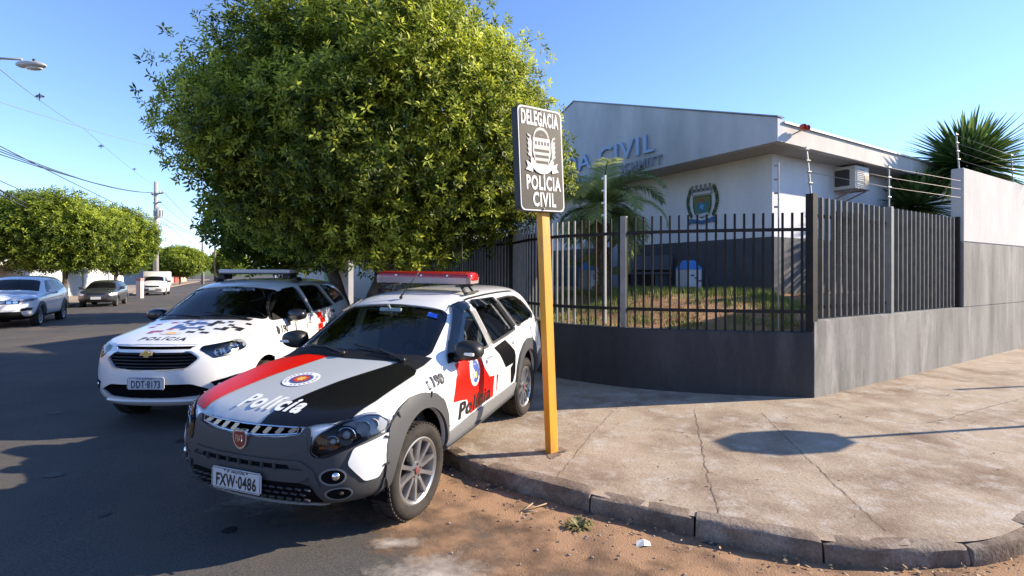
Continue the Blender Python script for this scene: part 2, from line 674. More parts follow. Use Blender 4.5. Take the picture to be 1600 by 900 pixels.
def licence_plate(parent, x, z, txt, top, pitch=0.0, ink=M_INK, y=0.0):
    bm = bmesh.new()
    bmesh.ops.create_cube(bm, size=1, matrix=Matrix.Diagonal((.006, .40, .13, 1)))
    es = [e for e in bm.edges if abs(e.verts[0].co.x - e.verts[1].co.x) > .001]
    bmesh.ops.bevel(bm, geom=es, offset=.012, segments=3, affect='EDGES')
    p = obj('licence_plate', bm, M_PLATE, parent)
    p.location = (x, y, z)
    p.rotation_euler = (0, pitch, 0)
    def put(t, size, zz, bold, xs, sp=1.0):
        me = text_mesh(t, size, bold=bold, xscale=xs, spacing=sp)
        for v in me.vertices:
            v.co = Vector((.0042, v.co.x, v.co.y + zz))
        obj('plate_lettering', me, ink, p)
    put(txt, .105, -.014, .003, .66, 1.08)
    put(top, .021, .047, .0004, .9)
    bm = bmesh.new()
    bm_box(bm, (.0036, 0, .0585), (.001, .37, .003)); bm_box(bm, (.0036, 0, -.0585), (.001, .37, .003))
    bm_box(bm, (.0036, .1925, 0), (.001, .003, .105)); bm_box(bm, (.0036, -.1925, 0), (.001, .003, .105))
    for yy in (-.09, .09): bm_box(bm, (.004, yy, .052), (.003, .010, .008))
    obj('plate_frame', bm, ink, p)
    return p

def steering_and_seats(parent, xd, zd, yw, xseat, zseat, seat_m=M_SEAT, rear=True, wheel_y=.36):
    bm = bmesh.new()
    pr = [(xd + .30, zd - .20), (xd + .14, zd - .03), (xd + .02, zd + .02), (xd - .08, zd - .02), (xd - .14, zd - .14), (xd - .05, zd - .45), (xd + .30, zd - .45)]
    bm_prism(bm, [(q[0], -yw, q[1]) for q in pr], (0, 2 * yw, 0))
    bm_box(bm, (xd - .04, wheel_y, zd + .04), (.16, .36, .09), bevel=.03)
    obj('dashboard', fixn(bm), M_DASH, parent, True, 30)
    bm = bmesh.new()
    c = Vector((xd - .26, wheel_y, zd - .02)); rot = Matrix.Rotation(R(-62), 3, 'Y')
    pts = [c + rot @ Vector((.185 * math.cos(t), .185 * math.sin(t), 0)) for t in [2 * math.pi * k / 28 for k in range(29)]]
    bm_tube(bm, pts, .016, 8, caps=False)
    for t in (0, math.pi, -math.pi / 2):
        bm_bar(bm, c, c + rot @ Vector((.175 * math.sin(t + 1.57), .175 * math.cos(t + 1.57), 0)), .04, .015)
    bm_tube(bm, [c, c + Vector((.22, 0, -.12))], .03, 8)
    obj('steering_wheel', fixn(bm), M_BLACK, parent, True, 40)
    spots = [(xseat, .36), (xseat, -.36)] + ([(xseat - .95, .3), (xseat - .95, -.3)] if rear else [])
    for (sx, sy) in spots:
        bm = bmesh.new()
        bm_box(bm, (sx + .1, sy, zseat), (.5, .5, .16), bevel=.05)
        bm_box(bm, (sx - .22, sy, zseat + .36), (.14, .48, .62), rot=(0, R(-14), 0), bevel=.06)
        s_ = obj('seat', bm, seat_m, parent, True, 40)
        bm = bmesh.new()
        bm_box(bm, (sx - .31, sy, zseat + .76), (.09, .26, .17), rot=(0, R(-10), 0), bevel=.04)
        for dy in (-.06, .06): bm_tube(bm, [(sx - .29, sy + dy, zseat + .6), (sx - .31, sy + dy, zseat + .7)], .007, 6)
        obj('headrest', bm, seat_m, s_, True, 40)
    bm = bmesh.new()
    bm_box(bm, (xd - .9, 0, .30), (3.2, 1.36, .04))
    obj('cabin_floor', bm, M_UNDER, parent)

def mirror_pair(parent, x, y, z, m_shell, lens=True, sx=1.0):
    for s in (1, -1):
        bm = bmesh.new()
        bmesh.ops.create_uvsphere(bm, u_segments=24, v_segments=14, radius=1)
        for v in bm.verts:
            q = v.co
            k = abs(q.x) ** .7 * (1 if q.x > 0 else -1)
            v.co = Vector((max(k * .095, -.045), (abs(q.y) ** .75) * math.copysign(1, q.y) * .125, (abs(q.z) ** .75) * math.copysign(1, q.z) * .082))
            v.co.z *= 1 - .18 * (v.co.y * s > 0) * (v.co.y * s / .125)
        bmesh.ops.translate(bm, verts=bm.verts, vec=(x, s * y, z))
        bm_tube(bm, [(x + .0, s * (y - .05), z - .05), (x + .02, s * (y - .16), z - .09)], [.035, .03], 10)
        o = obj('wing_mirror', bm, m_shell, parent, True, 60)
        bm = bmesh.new()
        bm_box(bm, (x - .046, s * y, z), (.006, .20, .12), bevel=.002)
        obj('mirror_glass', bm, M_CHROME, o)
        if lens:
            bm = bmesh.new()
            bm_box(bm, (x + .088, s * (y + .015), z - .01), (.022, .15, .026), rot=(0, 0, s * R(-14)), bevel=.008)
            obj('mirror_indicator', bm, mat('pale_lens', (.75, .72, .68), .15, coat=1), o, True, 40)

def wiper(parent, a, b, h=.02):
    bm = bmesh.new()
    a, b = Vector(a), Vector(b)
    bm_bar(bm, a, b, .012, .018)
    m_ = a.lerp(b, .5)
    bm_bar(bm, b + (a - b).normalized() * -.0 , m_ + Vector((0, 0, .012)), .02, .012)
    return obj('wiper', fixn(bm), M_BLACK, parent)

# ------------------------------------------------------------------ the estate police car (front)
def build_estate():
    root = thing('police_estate_car', 'police estate car with red, silver and black bonnet, nearest the camera beside the yellow post',
                 'police car', (-1.012, 5.113, .058), (R(-.7), R(2.1), R(-109.64)))
    st = [
        [(1.995, 0, .868), (1.987, .22, .870), (1.952, .42, .873), (1.885, .60, .882), (1.78, .70, .886), (1.64, .778, .872)],
        [(1.72, 0, .942), (1.71, .22, .942), (1.685, .42, .938), (1.62, .60, .935), (1.54, .71, .935), (1.44, .802, .905)],
        [(1.32, 0, 1.005), (1.315, .22, 1.005), (1.30, .42, .998), (1.25, .60, .99), (1.20, .72, .985), (1.15, .812, .945)],
        [(1.00, 0, 1.045), (.995, .22, 1.045), (.975, .42, 1.04), (.92, .60, 1.03), (.88, .725, 1.01), (.85, .822, .945)],
        [(.93, 0, 1.065), (.92, .23, 1.065), (.895, .45, 1.062), (.83, .655, 1.055), (.77, .735, 1.04), (.70, .826, .958)],
        [(.62, 0, 1.265), (.61, .215, 1.263), (.585, .42, 1.255), (.51, .62, 1.245), (.49, .715, 1.12), (.46, .828, .97)],
        [(.27, 0, 1.462), (.262, .20, 1.46), (.24, .39, 1.452), (.17, .575, 1.43), (.15, .705, 1.21), (.12, .83, .982)],
        [(-.12, 0, 1.522), (-.12, .20, 1.52), (-.12, .40, 1.508), (-.13, .59, 1.466), (-.13, .703, 1.225), (-.13, .832, .992)],
        [(-.6, 0, 1.540), (-.6, .20, 1.538), (-.6, .41, 1.525), (-.6, .595, 1.478), (-.6, .703, 1.23), (-.6, .828, 1.005)],
        [(-1.1, 0, 1.535), (-1.1, .20, 1.533), (-1.1, .41, 1.52), (-1.1, .59, 1.468), (-1.1, .70, 1.235), (-1.1, .82, 1.02)],
        [(-1.6, 0, 1.515), (-1.6, .20, 1.513), (-1.6, .40, 1.498), (-1.58, .57, 1.44), (-1.57, .685, 1.235), (-1.55, .80, 1.03)],
        [(-1.97, 0, 1.475), (-1.965, .20, 1.472), (-1.95, .39, 1.46), (-1.87, .55, 1.40), (-1.85, .66, 1.235), (-1.84, .775, 1.03)],
        [(-2.09, 0, 1.24), (-2.085, .21, 1.24), (-2.07, .42, 1.232), (-2.00, .58, 1.21), (-1.97, .66, 1.14), (-1.95, .75, 1.025)],
        [(-2.18, 0, 1.0), (-2.175, .21, 1.0), (-2.16, .42, 1.0), (-2.11, .59, 1.0), (-2.07, .66, 1.0), (-2.02, .715, 1.0)],
    ]
    rows = [
        dict(z=[(-2.3, .86), (0, .84), (2.1, .76)], xf=2.02, xr=-2.20, dw=.012, dwf=.012, dwr=.02),
        dict(z=[(-2.3, .64), (0, .64), (2.1, .60)], xf=2.035, xr=-2.245, dw=.012, dwf=.035, dwr=.035),
        dict(z=[(-2.3, .46), (0, .46), (2.1, .45)], xf=2.03, xr=-2.25, dw=.0, dwf=.035, dwr=.035),
        dict(z=[(-2.3, .36), (0, .34), (2.1, .345)], xf=1.97, xr=-2.20, dw=-.03, dwf=.03, dwr=.03),
        dict(z=[(-2.3, .33), (0, .29), (2.1, .325)], xf=1.80, xr=-2.0, dw=-.16),
    ]
    global EST_ST, EST_ROWS
    EST_ST, EST_ROWS = st, rows
    base = smooth_body(st, rows)
    bvh = bvh_of(base)
    # --- openings
    wy = 1.2325
    arch = lambda cx: ellipse(cx, .36, .375, .425, 40)
    win_f = [(.66, 1.02), (.40, 1.225), (.155, 1.395), (.06, 1.415), (-.055, 1.42), (-.10, 1.02), (.4, 1.005)]
    win_r = [(-.19, 1.025), (-.155, 1.425), (-.42, 1.43), (-.70, 1.41), (-.93, 1.07), (-.6, 1.045)]
    win_q = [(-1.02, 1.085), (-.80, 1.41), (-1.2, 1.41), (-1.45, 1.385), (-1.63, 1.30), (-1.78, 1.15), (-1.70, 1.115)]
    win_f, win_r, win_q = [round_poly(p, .05) for p in (win_f, win_r, win_q)]
    # windscreen plane
    a0, a1 = Vector((.905, 0, 1.075)), Vector((.285, 0, 1.45))
    ub = (a1 - a0).normalized(); nd = Vector((ub.z, 0, -ub.x))
    if nd.z < 0: nd = -nd
    PW = Proj(a0 + nd * 1.0, (0, 1, 0), ub, -nd)
    L = (a1 - a0).length
    ws = [(0, .015), (.35, .025), (.60, .055), (.645, .13), (.585, L * .80), (.545, L * .955), (.5, L - .01), (0, L + .005)]
    ws = ws + [(-q[0], q[1]) for q in reversed(ws[1:-1])]
    ws = round_poly(ws, .05)
    c1 = bmesh.new()
    for cx in (wy, -wy):
        for s in (1, -1):
            bm_prism(c1, [(q[0], s * .50, q[1]) for q in arch(cx)], (0, s * .6, 0))
    c2 = bmesh.new()
    for w in (win_f, win_r, win_q):
        bm_prism(c2, [(q[0], -1.2, q[1]) for q in w], (0, 2.4, 0))
    c3 = bm_prism(bmesh.new(), [PW.p3(q) for q in ws], -nd * 1.25)
    rear = round_poly([(-.52, 1.06), (.52, 1.06), (.47, 1.40), (-.47, 1.40)], .07)
    bm_prism(c3, [(-2.6, q[0], q[1]) for q in rear], (.75, 0, 0))
    # headlight openings
    hl = [(.47, .725), (.56, .70), (.66, .705), (.74, .735), (.80, .80), (.79, .835), (.70, .885), (.60, .882), (.50, .835)]   # in (y,z) seen from the front
    PH = Proj((3.165, 1.45, .805), (-.50, .866, 0), (0, 0, 1), (-.866, -.50, 0))
    def hl3(pts):
        return pts
    # headlight outline as seen square-on from 30 degrees outboard: (a, z) with a across
    hlp = round_poly([(-.245, -.105), (-.215, -.01), (-.089, .050), (.06, .080), (.15, .070), (.215, .015), (.20, -.027), (.004, -.085), (-.093, -.115), (-.144, -.138), (-.205, -.135)], .03)
    c4 = bmesh.new()
    for s in (1, -1):
        vs = [PH.p3(q) for q in hlp]
        vs = [Vector((v.x, s * v.y, v.z)) for v in vs]
        d = Vector((-.866, -.50 * s, 0)) * 1.58
        bm_prism(c4, vs, d)
    # upper grille and lower intake slots
    gr = round_poly([(-.40, .838), (-.40, .806), (-.25, .784), (-.09, .776), (.09, .776), (.25, .784), (.40, .806), (.40, .838), (.2, .848), (-.2, .848)], .012)
    c5 = prism_x(gr, 1.9, 2.4)
    body_me = cut(base, [c1, c2, c3, c4, c5], .028)
    body = obj('body', body_me, M_WHITE, root, True, 32)

    # --- glass
    patch('windscreen', bvh, PW, ws, G_WS, root, off=-.012, res=.09)
    # black printed band round the windscreen
    inner = [(q[0] * .945, L * .5 + (q[1] - L * .5) * .93 + .012) for q in ws]
    def ring(name, pr, outer, inner, m, off, parent, res=.06, mirror=False):
        n = len(outer)
        pts = []; fs = []
        k = len(outer)
        for q in outer: pts.append(q)
        for q in inner: pts.append(q)
        for i in range(k):
            fs.append((i, (i + 1) % k, k + (i + 1) % k, k + i))
        v, f = project(bvh, pr, pts, fs, off)
        if mirror: v = [Vector((p.x, -p.y, p.z)) for p in v]
        return obj(name, (v, f), m, parent)
    outer = [(q[0] * 1.015, L * .5 + (q[1] - L * .5) * 1.03) for q in ws]
    ring('windscreen_seal', PW, outer, inner, M_BLACKFILM, -.006, root)
    for w, nm in ((win_f, 'front_window'), (win_r, 'rear_window'), (win_q, 'quarter_window')):
        both(nm, bvh, w, G_SIDE if nm != 'quarter_window' else G_TINT, root, off=-.014, res=.12)
        cx = sum(q[0] for q in w) / len(w); cz = sum(q[1] for q in w) / len(w)
        for mir in (False, True):
            ring('window_seal', P_L, [(cx + (q[0] - cx) * 1.05, cz + (q[1] - cz) * 1.06) for q in w], [(cx + (q[0] - cx) * .96, cz + (q[1] - cz) * .95) for q in w], M_BLACK, .002, root, mirror=mir)
    patch('rear_windscreen', bvh, P_B, rear, G_TINT, root, off=-.012, res=.12)
    # rain deflectors over the side windows
    for nm, poly in (('rain_deflector', [(.70, 1.035), (.40, 1.245), (.15, 1.42), (-.06, 1.44), (-.065, 1.375), (.10, 1.36), (.38, 1.17), (.60, 1.02)]),
                     ('rain_deflector', [(-.15, 1.44), (-.70, 1.43), (-.92, 1.10), (-.87, 1.09), (-.67, 1.365), (-.155, 1.375)])):
        both(nm, bvh, round_poly(poly, .02), glass_mat('smoked_acrylic', (.06, .065, .075), ior=1.5), root, off=.022, res=.07)
    # --- front bumper cladding, wrapped round the nose and its corners
    fy = lambda t: t
    bh = [(0, .34), (.93, .345), (.93, .52), (.93, .76), (.80, .765), (.73, .745), (.66, .722), (.58, .695), (.50, .665), (.475, .70), (.478, .77), (.465, .83), (.425, .838), (.40, .795), (.25, .768), (.09, .760), (0, .760)]
    bump = bh[1:-1]
    bump = [(-q[0], q[1]) for q in reversed(bump)] + bump
    bump = bump[::-1]
    # unroll: angle about a vertical axis behind the nose
    class Wrap:
        d = Vector((-1, 0, 0))
        def hit(self, bvh, q, off):
            y, z = q
            if abs(y) <= .55:
                o, d = Vector((4, y, z)), Vector((-1, 0, 0))
            else:
                k = (abs(y) - .55) / .30
                a = k * R(74)
                s = 1 if y > 0 else -1
                d = Vector((-math.cos(a), -s * math.sin(a), 0))
                c = Vector((1.66, s * .52, z))
                lat = Vector((-d.y, d.x, 0)) * (0.0)
                o = c - d * 2.0 + Vector((0, s * .03, 0)) * (1 - k)
            loc, nor, i, dist = bvh.ray_cast(o, d)
            if loc is None: return None
            if nor.dot(d) > 0: nor = -nor
            return loc + nor * off
    PWRAP = Wrap()
    bumper = patch('front_bumper', bvh, PWRAP, round_poly(bump, .025), M_PLASTIC, root, off=.014, res=.03, thick=.02)
    # grille surround above the emblem
    sur = [(-.47, .715), (-.44, .80), (-.425, .805), (-.405, .797), (-.25, .776), (-.1, .768), (.1, .768), (.25, .776), (.405, .797), (.425, .805), (.44, .80), (.47, .715), (.3, .66), (-.3, .66)]
    patch('grille_surround', bvh, P_F, round_poly(sur, .015), M_PLASTIC, root, off=.018, res=.04, thick=.02)
    # grille: dark back with slanted bright vanes
    bm = bmesh.new()
    prism_x([(q[0] * 1.05, .81 + (q[1] - .81) * 1.15) for q in gr], 1.84, 1.89, bm)
    g = obj('grille', fixn(bm), M_VOID, root)
    bm = bmesh.new()
    def gx(y): return 2.012 - .33 * y * y
    for k in range(-4, 5):
        yy = k * .085
        zt, zb = .838, .784 + .15 * yy * yy
        sgn = 1 if k >= 0 else -1
        if k == 0: continue
        bm_bar(bm, (gx(yy) - .01, yy + .030, zt), (gx(yy) + .006, yy - .012, zb + .004), .026, .012, up=(1, 0, 0))
    pts = [(gx(y) + .008, y, .782 + .17 * y * y) for y in np.linspace(-.385, .385, 15)]
    bm_tube(bm, pts, .008, 8)
    pts = [(gx(y) + .004, y, .846 - .02 * y * y) for y in np.linspace(-.385, .385, 15)]
    bm_tube(bm, pts, .006, 8)
    for s in (1, -1): bm_tube(bm, [pts[0 if s < 0 else -1], (gx(.385) + .008, s * .385, .782 + .17 * .148)], .007, 8)
    obj('grille_vanes', fixn(bm), mat('grille_chrome', (.34, .38, .45), .18, metal=1.0), g, True, 40)
    # emblem: chrome shield ring with a dark red field and thin vertical letters
    em = bmesh.new()
    shield = round_poly([(-.052, .062), (.052, .062), (.058, .0), (.042, -.045), (0, -.07), (-.042, -.045), (-.058, 0)], .03)
    bm_prism(em, [(2.02, q[0], q[1] + .752) for q in shield], (.028, 0, 0))
    e = obj('emblem', fixn(em), M_CHROME, root, True, 35)
    em = bmesh.new()
    bm_prism(em, [(2.035, q[0] * .80, q[1] * .80 + .752) for q in shield], (.016, 0, 0))
    obj('emblem_field', fixn(em), mat('emblem_red', (.20, .01, .02), .3, coat=1), e)
    me = text_mesh('FIAT', .05, bold=.001, xscale=.62)
    for v in me.vertices: v.co = Vector((2.0525, v.co.x, v.co.y * 1.25 + .755))
    obj('emblem_letters', me, M_CHROME, e)
    # lower intakes: recessed dark panels
    for nm, poly, off in (('upper_intake', [(-.36, .595), (.36, .595), (.33, .635), (-.33, .635)], .0165), ('lower_intake', [(-.53, .385), (.53, .385), (.48, .50), (.40, .52), (-.40, .52), (-.48, .50)], .0165)):
        it = patch(nm, bvh, PWRAP, round_poly(poly, .02), M_VOID, root, off=off, res=.04)
    for k in range(1, 8):
        y = -.36 + k * .09
        bm = bmesh.new()
        bm_box(bm, (2.055 - .1 * y * y, y, .615), (.02, .008, .038))
        obj('intake_rib', bm, M_PLASTIC, it)
    for r_ in range(4):
        bm = bmesh.new()
        for k in range(18):
            y = -.5 + k * .06 + (r_ % 2) * .03
            x = 2.058 - .17 * y * y - (.03 if r_ == 0 else 0)
            if abs(y) < .50: bm_box(bm, (x, y, .40 + r_ * .03), (.012, .042, .007), rot=(0, 0, -.32 * y))
        obj('intake_grid_row', bm, M_PLASTIC, it)
    # wide centre moulding framing the number plate
    fr = [(-.535, .49), (-.50, .60), (-.42, .652), (.42, .652), (.50, .60), (.535, .49), (.505, .48), (.465, .585), (.40, .628), (-.40, .628), (-.465, .585), (-.505, .48)]
    patch('bumper_moulding', bvh, PWRAP, round_poly(fr, .015), M_PLASTIC, bumper, off=.026, res=.035, thick=.014)
    mid = [(-.42, .525), (.42, .525), (.50, .575), (.46, .60), (-.46, .60), (-.50, .575)]
    patch('bumper_bar', bvh, PWRAP, round_poly(mid, .015), M_PLASTIC, bumper, off=.028, res=.04, thick=.016)
    lip = [(-.50, .338), (.50, .338), (.47, .368), (-.47, .368)]
    patch('bumper_lip', bvh, PWRAP, round_poly(lip, .012), M_PLASTIC2, bumper, off=.026, res=.04, thick=.016)
    # fog lamps and round lower pockets
    for s in (1, -1):
        for nm, (cy, cz, ry, rz) in (('fog_lamp', (.605, .555, .064, .046)), ('bumper_pocket', (.630, .445, .072, .038))):
            pk = patch(nm, bvh, PWRAP, [(s * q[0], q[1]) for q in ellipse(cy, cz, ry, rz, 28)], M_VOID, root, off=.0165, res=.04)
            o2 = ellipse(cy, cz, ry * 1.13, rz * 1.17, 28); i2 = ellipse(cy, cz, ry * .95, rz * .92, 28)
            ring('pocket_rim', PWRAP, [(s * q[0], q[1]) for q in o2], [(s * q[0], q[1]) for q in i2], M_PLASTIC2, .020, pk)
            c = PWRAP.hit(bvh, (s * (cy + .012), cz), .0)
            bm = bmesh.new()
            bmesh.ops.create_uvsphere(bm, u_segments=16, v_segments=10, radius=.030 if nm == 'fog_lamp' else .02, matrix=Matrix.Translation(c))
            obj('bulb', bm, M_CHROME if nm == 'fog_lamp' else mat('dull_bulb', (.12, .08, .06), .4), pk, True)
    # --- headlights
    for s in (1, -1):
        mirror = s < 0
        lens = patch('headlight', bvh, PH, hlp, G_SMOKE, root, off=.018, res=.04, thick=.012, mirror=mirror)
        patch('headlight_housing', bvh, PH, [(q[0] * .99, q[1] * .97) for q in hlp], M_BLACK, lens, off=-.042, res=.04, thick=-.05, mirror=mirror)
        patch('wing_insert', bvh, PH, round_poly([(.205, -.05), (.20, -.20), (.14, -.305), (.065, -.305), (-.03, -.182), (.004, -.094)], .02), M_WHITE, root, off=.022, res=.04, thick=.012, mirror=mirror)
        def at(a, z, off): 
            p = PH.hit(bvh, (a, z), off); return Vector((p.x, s * p.y, p.z))
        nd_ = Vector((.866, .5 * s, 0))
        for (a, z, r_, m_) in ((-.03, -.01, .058, M_CHROME), (-.115, -.045, .045, M_CHROME), (.075, .025, .045, M_CHROME), (.135, .035, .034, mat('clear_bulb', (.85, .83, .8), .1, coat=1))):
            c = at(a, z, -.034)
            bm = bmesh.new()
            Rm = nd_.to_track_quat('Y', 'Z').to_matrix().to_4x4()
            rings = bm_lathe(bm, [(r_, .045), (r_ * .97, .048), (r_ * .9, .03), (r_ * .55, .0), (.001, -.01)], 24)
            bm.transform(Matrix.Translation(c) @ Rm)
            rf = obj('reflector', fixn(bm), m_, lens, True, 60)
            bm = bmesh.new()
            bmesh.ops.create_uvsphere(bm, u_segments=14, v_segments=8, radius=r_ * .45, matrix=Matrix.Translation(c + nd_ * .01))
            obj('bulb', bm, mat('clear_bulb', (.85, .83, .8), .1, coat=1), rf, True)
        p0, p1 = at(-.20, -.085, -.025), at(-.06, -.075, -.025)
        bm = bmesh.new(); bm_bar(bm, p0, p1, .02, .014)
        obj('indicator', bm, M_ORANGE, lens)
    # --- bonnet as its own skin, with the three livery fields
    ho = [(1.984, 0), (1.976, .25), (1.942, .43), (1.872, .578), (1.80, .655), (1.6, .69), (1.3, .70), (1.12, .70), (1.04, .672), (.985, .56), (.965, .45), (.985, .25), (.995, 0)]
    hood = ho + [(q[0], -q[1]) for q in reversed(ho[1:-1])]
    hd = patch('bonnet', bvh, P_T, hood, M_SILVER, root, off=.008, res=.055, thick=.010)
    red = [(1.92, -.46), (1.871, -.572), (1.80, -.655), (1.6, -.69), (1.3, -.70), (1.12, -.698), (1.042, -.670), (.987, -.56), (.967, -.45), (.985, -.25), (.988, -.19), (1.43, -.335), (1.80, -.425)]
    red = [(max(q[0], .0), q[1] * .99) for q in red]
    patch('bonnet_red_field', bvh, P_T, red, M_RED, hd, off=.0132, res=.045)
    blk = [(1.982, .11), (1.973, .25), (1.939, .43), (1.869, .575), (1.80, .652), (1.6, .687), (1.3, .697), (1.12, .698), (1.042, .670), (.987, .56), (.967, .47), (1.44, .27), (1.75, .165)]
    patch('bonnet_black_field', bvh, P_T, blk, M_BLACKFILM, hd, off=.0132, res=.045)
    # lettering runs across the bonnet, read from the front
    me = text_mesh('Polícia', .205, bold=.007, shear=.22, spacing=1.2)
    mx = Proj((0, 0, 3), (0, 1, 0), (-1, 0, 0), (0, 0, -1))
    text_patch('bonnet_lettering', bvh, mx, me, M_WHITEFILM, hd, off=.0165, at=(.055, -1.825), rot=0.02, sx=.76)
    def disc(cx, cy, rx, ry, m_, off, n=36, parent=hd, pr=P_T, nm='badge'):
        return patch(nm, bvh, pr, ellipse(cx, cy, rx, ry, n), m_, parent, off=off, res=.06)
    bc = (1.47, -.035)
    b0 = disc(*bc, .125, .135, M_WHITEFILM, .0130, nm='bonnet_badge')
    bpts = []
    for k in range(22):
        t = 2 * math.pi * k / 22
        bpts.append(ellipse(bc[0] + .103 * math.cos(t), bc[1] + .112 * math.sin(t), .008, .010, 8))
    for q in bpts[:9] + bpts[11:20]: patch('badge_dot', bvh, P_T, q, M_GREYFILM, b0, off=.0142, res=.05)
    disc(*bc, .082, .088, M_GREYFILM, .0142, nm='badge_ring', parent=b0)
    disc(*bc, .074, .080, M_BLUEFILM, .0152, nm='badge_field', parent=b0)
    disc(*bc, .058, .062, mat('badge_red', (.5, .05, .03), .4), .0160, nm='badge_core', parent=b0)
    star = []
    for k in range(16):
        t = 2 * math.pi * k / 16; r_ = .046 if k % 2 == 0 else .024
        star.append((bc[0] + r_ * math.cos(t), bc[1] + r_ * math.sin(t)))
    patch('badge_star', bvh, P_T, star, M_GOLD, b0, off=.0168, res=.05)
    # --- cladding along the sides
    for cx, ofs in ((wy, 0), (-wy, 1)):
        io = arch(cx)
        if not ofs: outer = [(1.685, .345), (1.685, .50), (1.67, .66), (1.62, .79), (1.50, .865), (1.36, .90), (1.22, .90), (1.05, .86), (.925, .77), (.86, .64), (.835, .45), (.832, .34)]
        else: outer = [(-.80, .34), (-.80, .50), (-.83, .66), (-.93, .80), (-1.08, .885), (-1.23, .915), (-1.38, .90), (-1.53, .83), (-1.63, .70), (-1.67, .55), (-1.67, .38)]
        inn = [q for q in ellipse(cx, .36, .385, .43, 28, -4, 184, True)]
        inn = sorted(inn, key=lambda q: q[0])
        outer = sorted(outer, key=lambda q: q[0])
        poly = outer + inn[::-1]
        if ofs: poly = outer + inn[::-1]
        fl = both('wheel_arch_flare', bvh, chaikin(poly, 1, amt=.12), M_PLASTIC, root, off=.026, res=.045, thick=.035)
        bm_ = None
        if not ofs:
            for f_, s in zip(fl, (1, -1)):
                for (qx, qz, ang) in ((1.655, .73, 60), (1.53, .83, 30), (1.12, .865, -20), (1.675, .57, 85)):
                    h = P_L.hit(bvh, (qx, qz), .026)
                    bmc = bmesh.new(); bm_box(bmc, (h.x, s * h.y, h.z), (.045, .012, .012), rot=(0, R(ang - 90), 0))
                    obj('flare_clip', bmc, M_BLACK, f_)
    both('sill_cladding', bvh, round_poly([(.845, .345), (.845, .475), (.4, .50), (-.4, .50), (-.80, .505), (-.80, .345)], .02), M_PLASTIC2, root, off=.020, res=.06, thick=.02)
    both('sill_step', bvh, round_poly([(.83, .335), (.83, .385), (-.78, .39), (-.78, .335)], .012), M_PLASTIC, root, off=.032, res=.06, thick=.02)
    both('rear_bumper', bvh, round_poly([(-1.66, .36), (-1.68, .60), (-1.85, .66), (-2.06, .67), (-2.15, .62), (-2.15, .36)], .03), M_PLASTIC, root, off=.010, res=.05, thick=.01)
    # --- doors
    df = round_poly([(.80, .515), (.835, .62), (.905, .76), (.90, .93), (.79, 1.01), (.62, .996), (.30, .992), (-.12, 1.005), (-.14, .80), (-.16, .505)], .035)
    dr = round_poly([(-.175, .505), (-.155, .80), (-.135, 1.006), (-.6, 1.03), (-.98, 1.06), (-.97, .95), (-.90, .86), (-.815, .70), (-.79, .515)], .035)
    doors = []
    for s in (1, -1):
        doors.append((patch('door', bvh, P_L, df, M_WHITE, root, off=.006, res=.07, thick=.008, mirror=s < 0), s))
    rdoors = []
    for s in (1, -1):
        rdoors.append((patch('door', bvh, P_L, dr, M_WHITE, root, off=.006, res=.07, thick=.008, mirror=s < 0), s))
    # state-shaped red field, black lettering, badge and the 190
    redp = [(.76, .705), (.70, .86), (.645, .985), (.42, 1.0), (.30, .995), (.18, .965), (.10, .84), (.0, .745), (-.125, .728), (-.10, .62), (-.10, .53), (.29, .525), (.42, .515), (.50, .66), (.62, .685)]
    redr = [(-.19, .722), (-.235, .715), (-.20, .62), (-.185, .53), (-.18, .535)]
    blkp = [(-.17, .985), (-.50, 1.012), (-.74, .86), (-.77, .80), (-.70, .735), (-.45, .735), (-.30, .89)]
    stripe = [(-.60, .70), (-.70, .74), (-.77, .80), (-.76, .62), (-.70, .53), (-.62, .53)]
    for (d, s) in doors:
        mir = s < 0
        patch('door_red_field', bvh, P_L, redp, M_RED, d, off=.0090, res=.07, mirror=mir)
        pr = P_L if s > 0 else P_R
        me = text_mesh('Polícia', .185, bold=.006, shear=.12, spacing=1.08)
        text_patch('door_lettering', bvh, Proj((0, 2 * s, 0), (-s, 0, 0), (0, 0, 1), (0, -s, 0)), me, M_BLACKFILM, d, off=.0125, at=(-s * .325, .592), rot=0, sx=1.32)
        bd = patch('door_badge', bvh, P_L, ellipse(.335, .865, .105, .125, 32), M_WHITEFILM, d, off=.0125, res=.06, mirror=mir)
        patch('badge_field', bvh, P_L, ellipse(.325, .865, .068, .10, 28), M_BLUEFILM, bd, off=.0138, res=.06, mirror=mir)
        patch('badge_stripe', bvh, P_L, [(.37, .80), (.385, .90), (.36, .95), (.345, .86)], M_WHITEFILM, bd, off=.015, res=.06, mirror=mir)
        patch('badge_star', bvh, P_L, ellipse(.325, .835, .022, .03, 12), M_GOLD, bd, off=.015, res=.06, mirror=mir)
        for k in range(16):
            t = 2 * math.pi * k / 16
            patch('badge_dot', bvh, P_L, ellipse(.335 + .088 * math.cos(t), .865 + .112 * math.sin(t), .008, .009, 6), M_GREYFILM, bd, off=.014, res=.06, mirror=mir)
        h = P_L.hit(bvh, (-.03, .905), .0)
        bm = bmesh.new(); bm_box(bm, (h.x, s * (h.y + .022), h.z), (.20, .024, .034), bevel=.010)
        bm_box(bm, (h.x + .08, s * (h.y + .008), h.z), (.03, .03, .03))
        obj('handle', bm, M_WHITE, d, True, 40)
        bm = bmesh.new(); bm_box(bm, (h.x, s * (h.y + .003), h.z), (.15, .012, .05), bevel=.004)
        obj('handle_recess', bm, M_PLASTIC2, d)
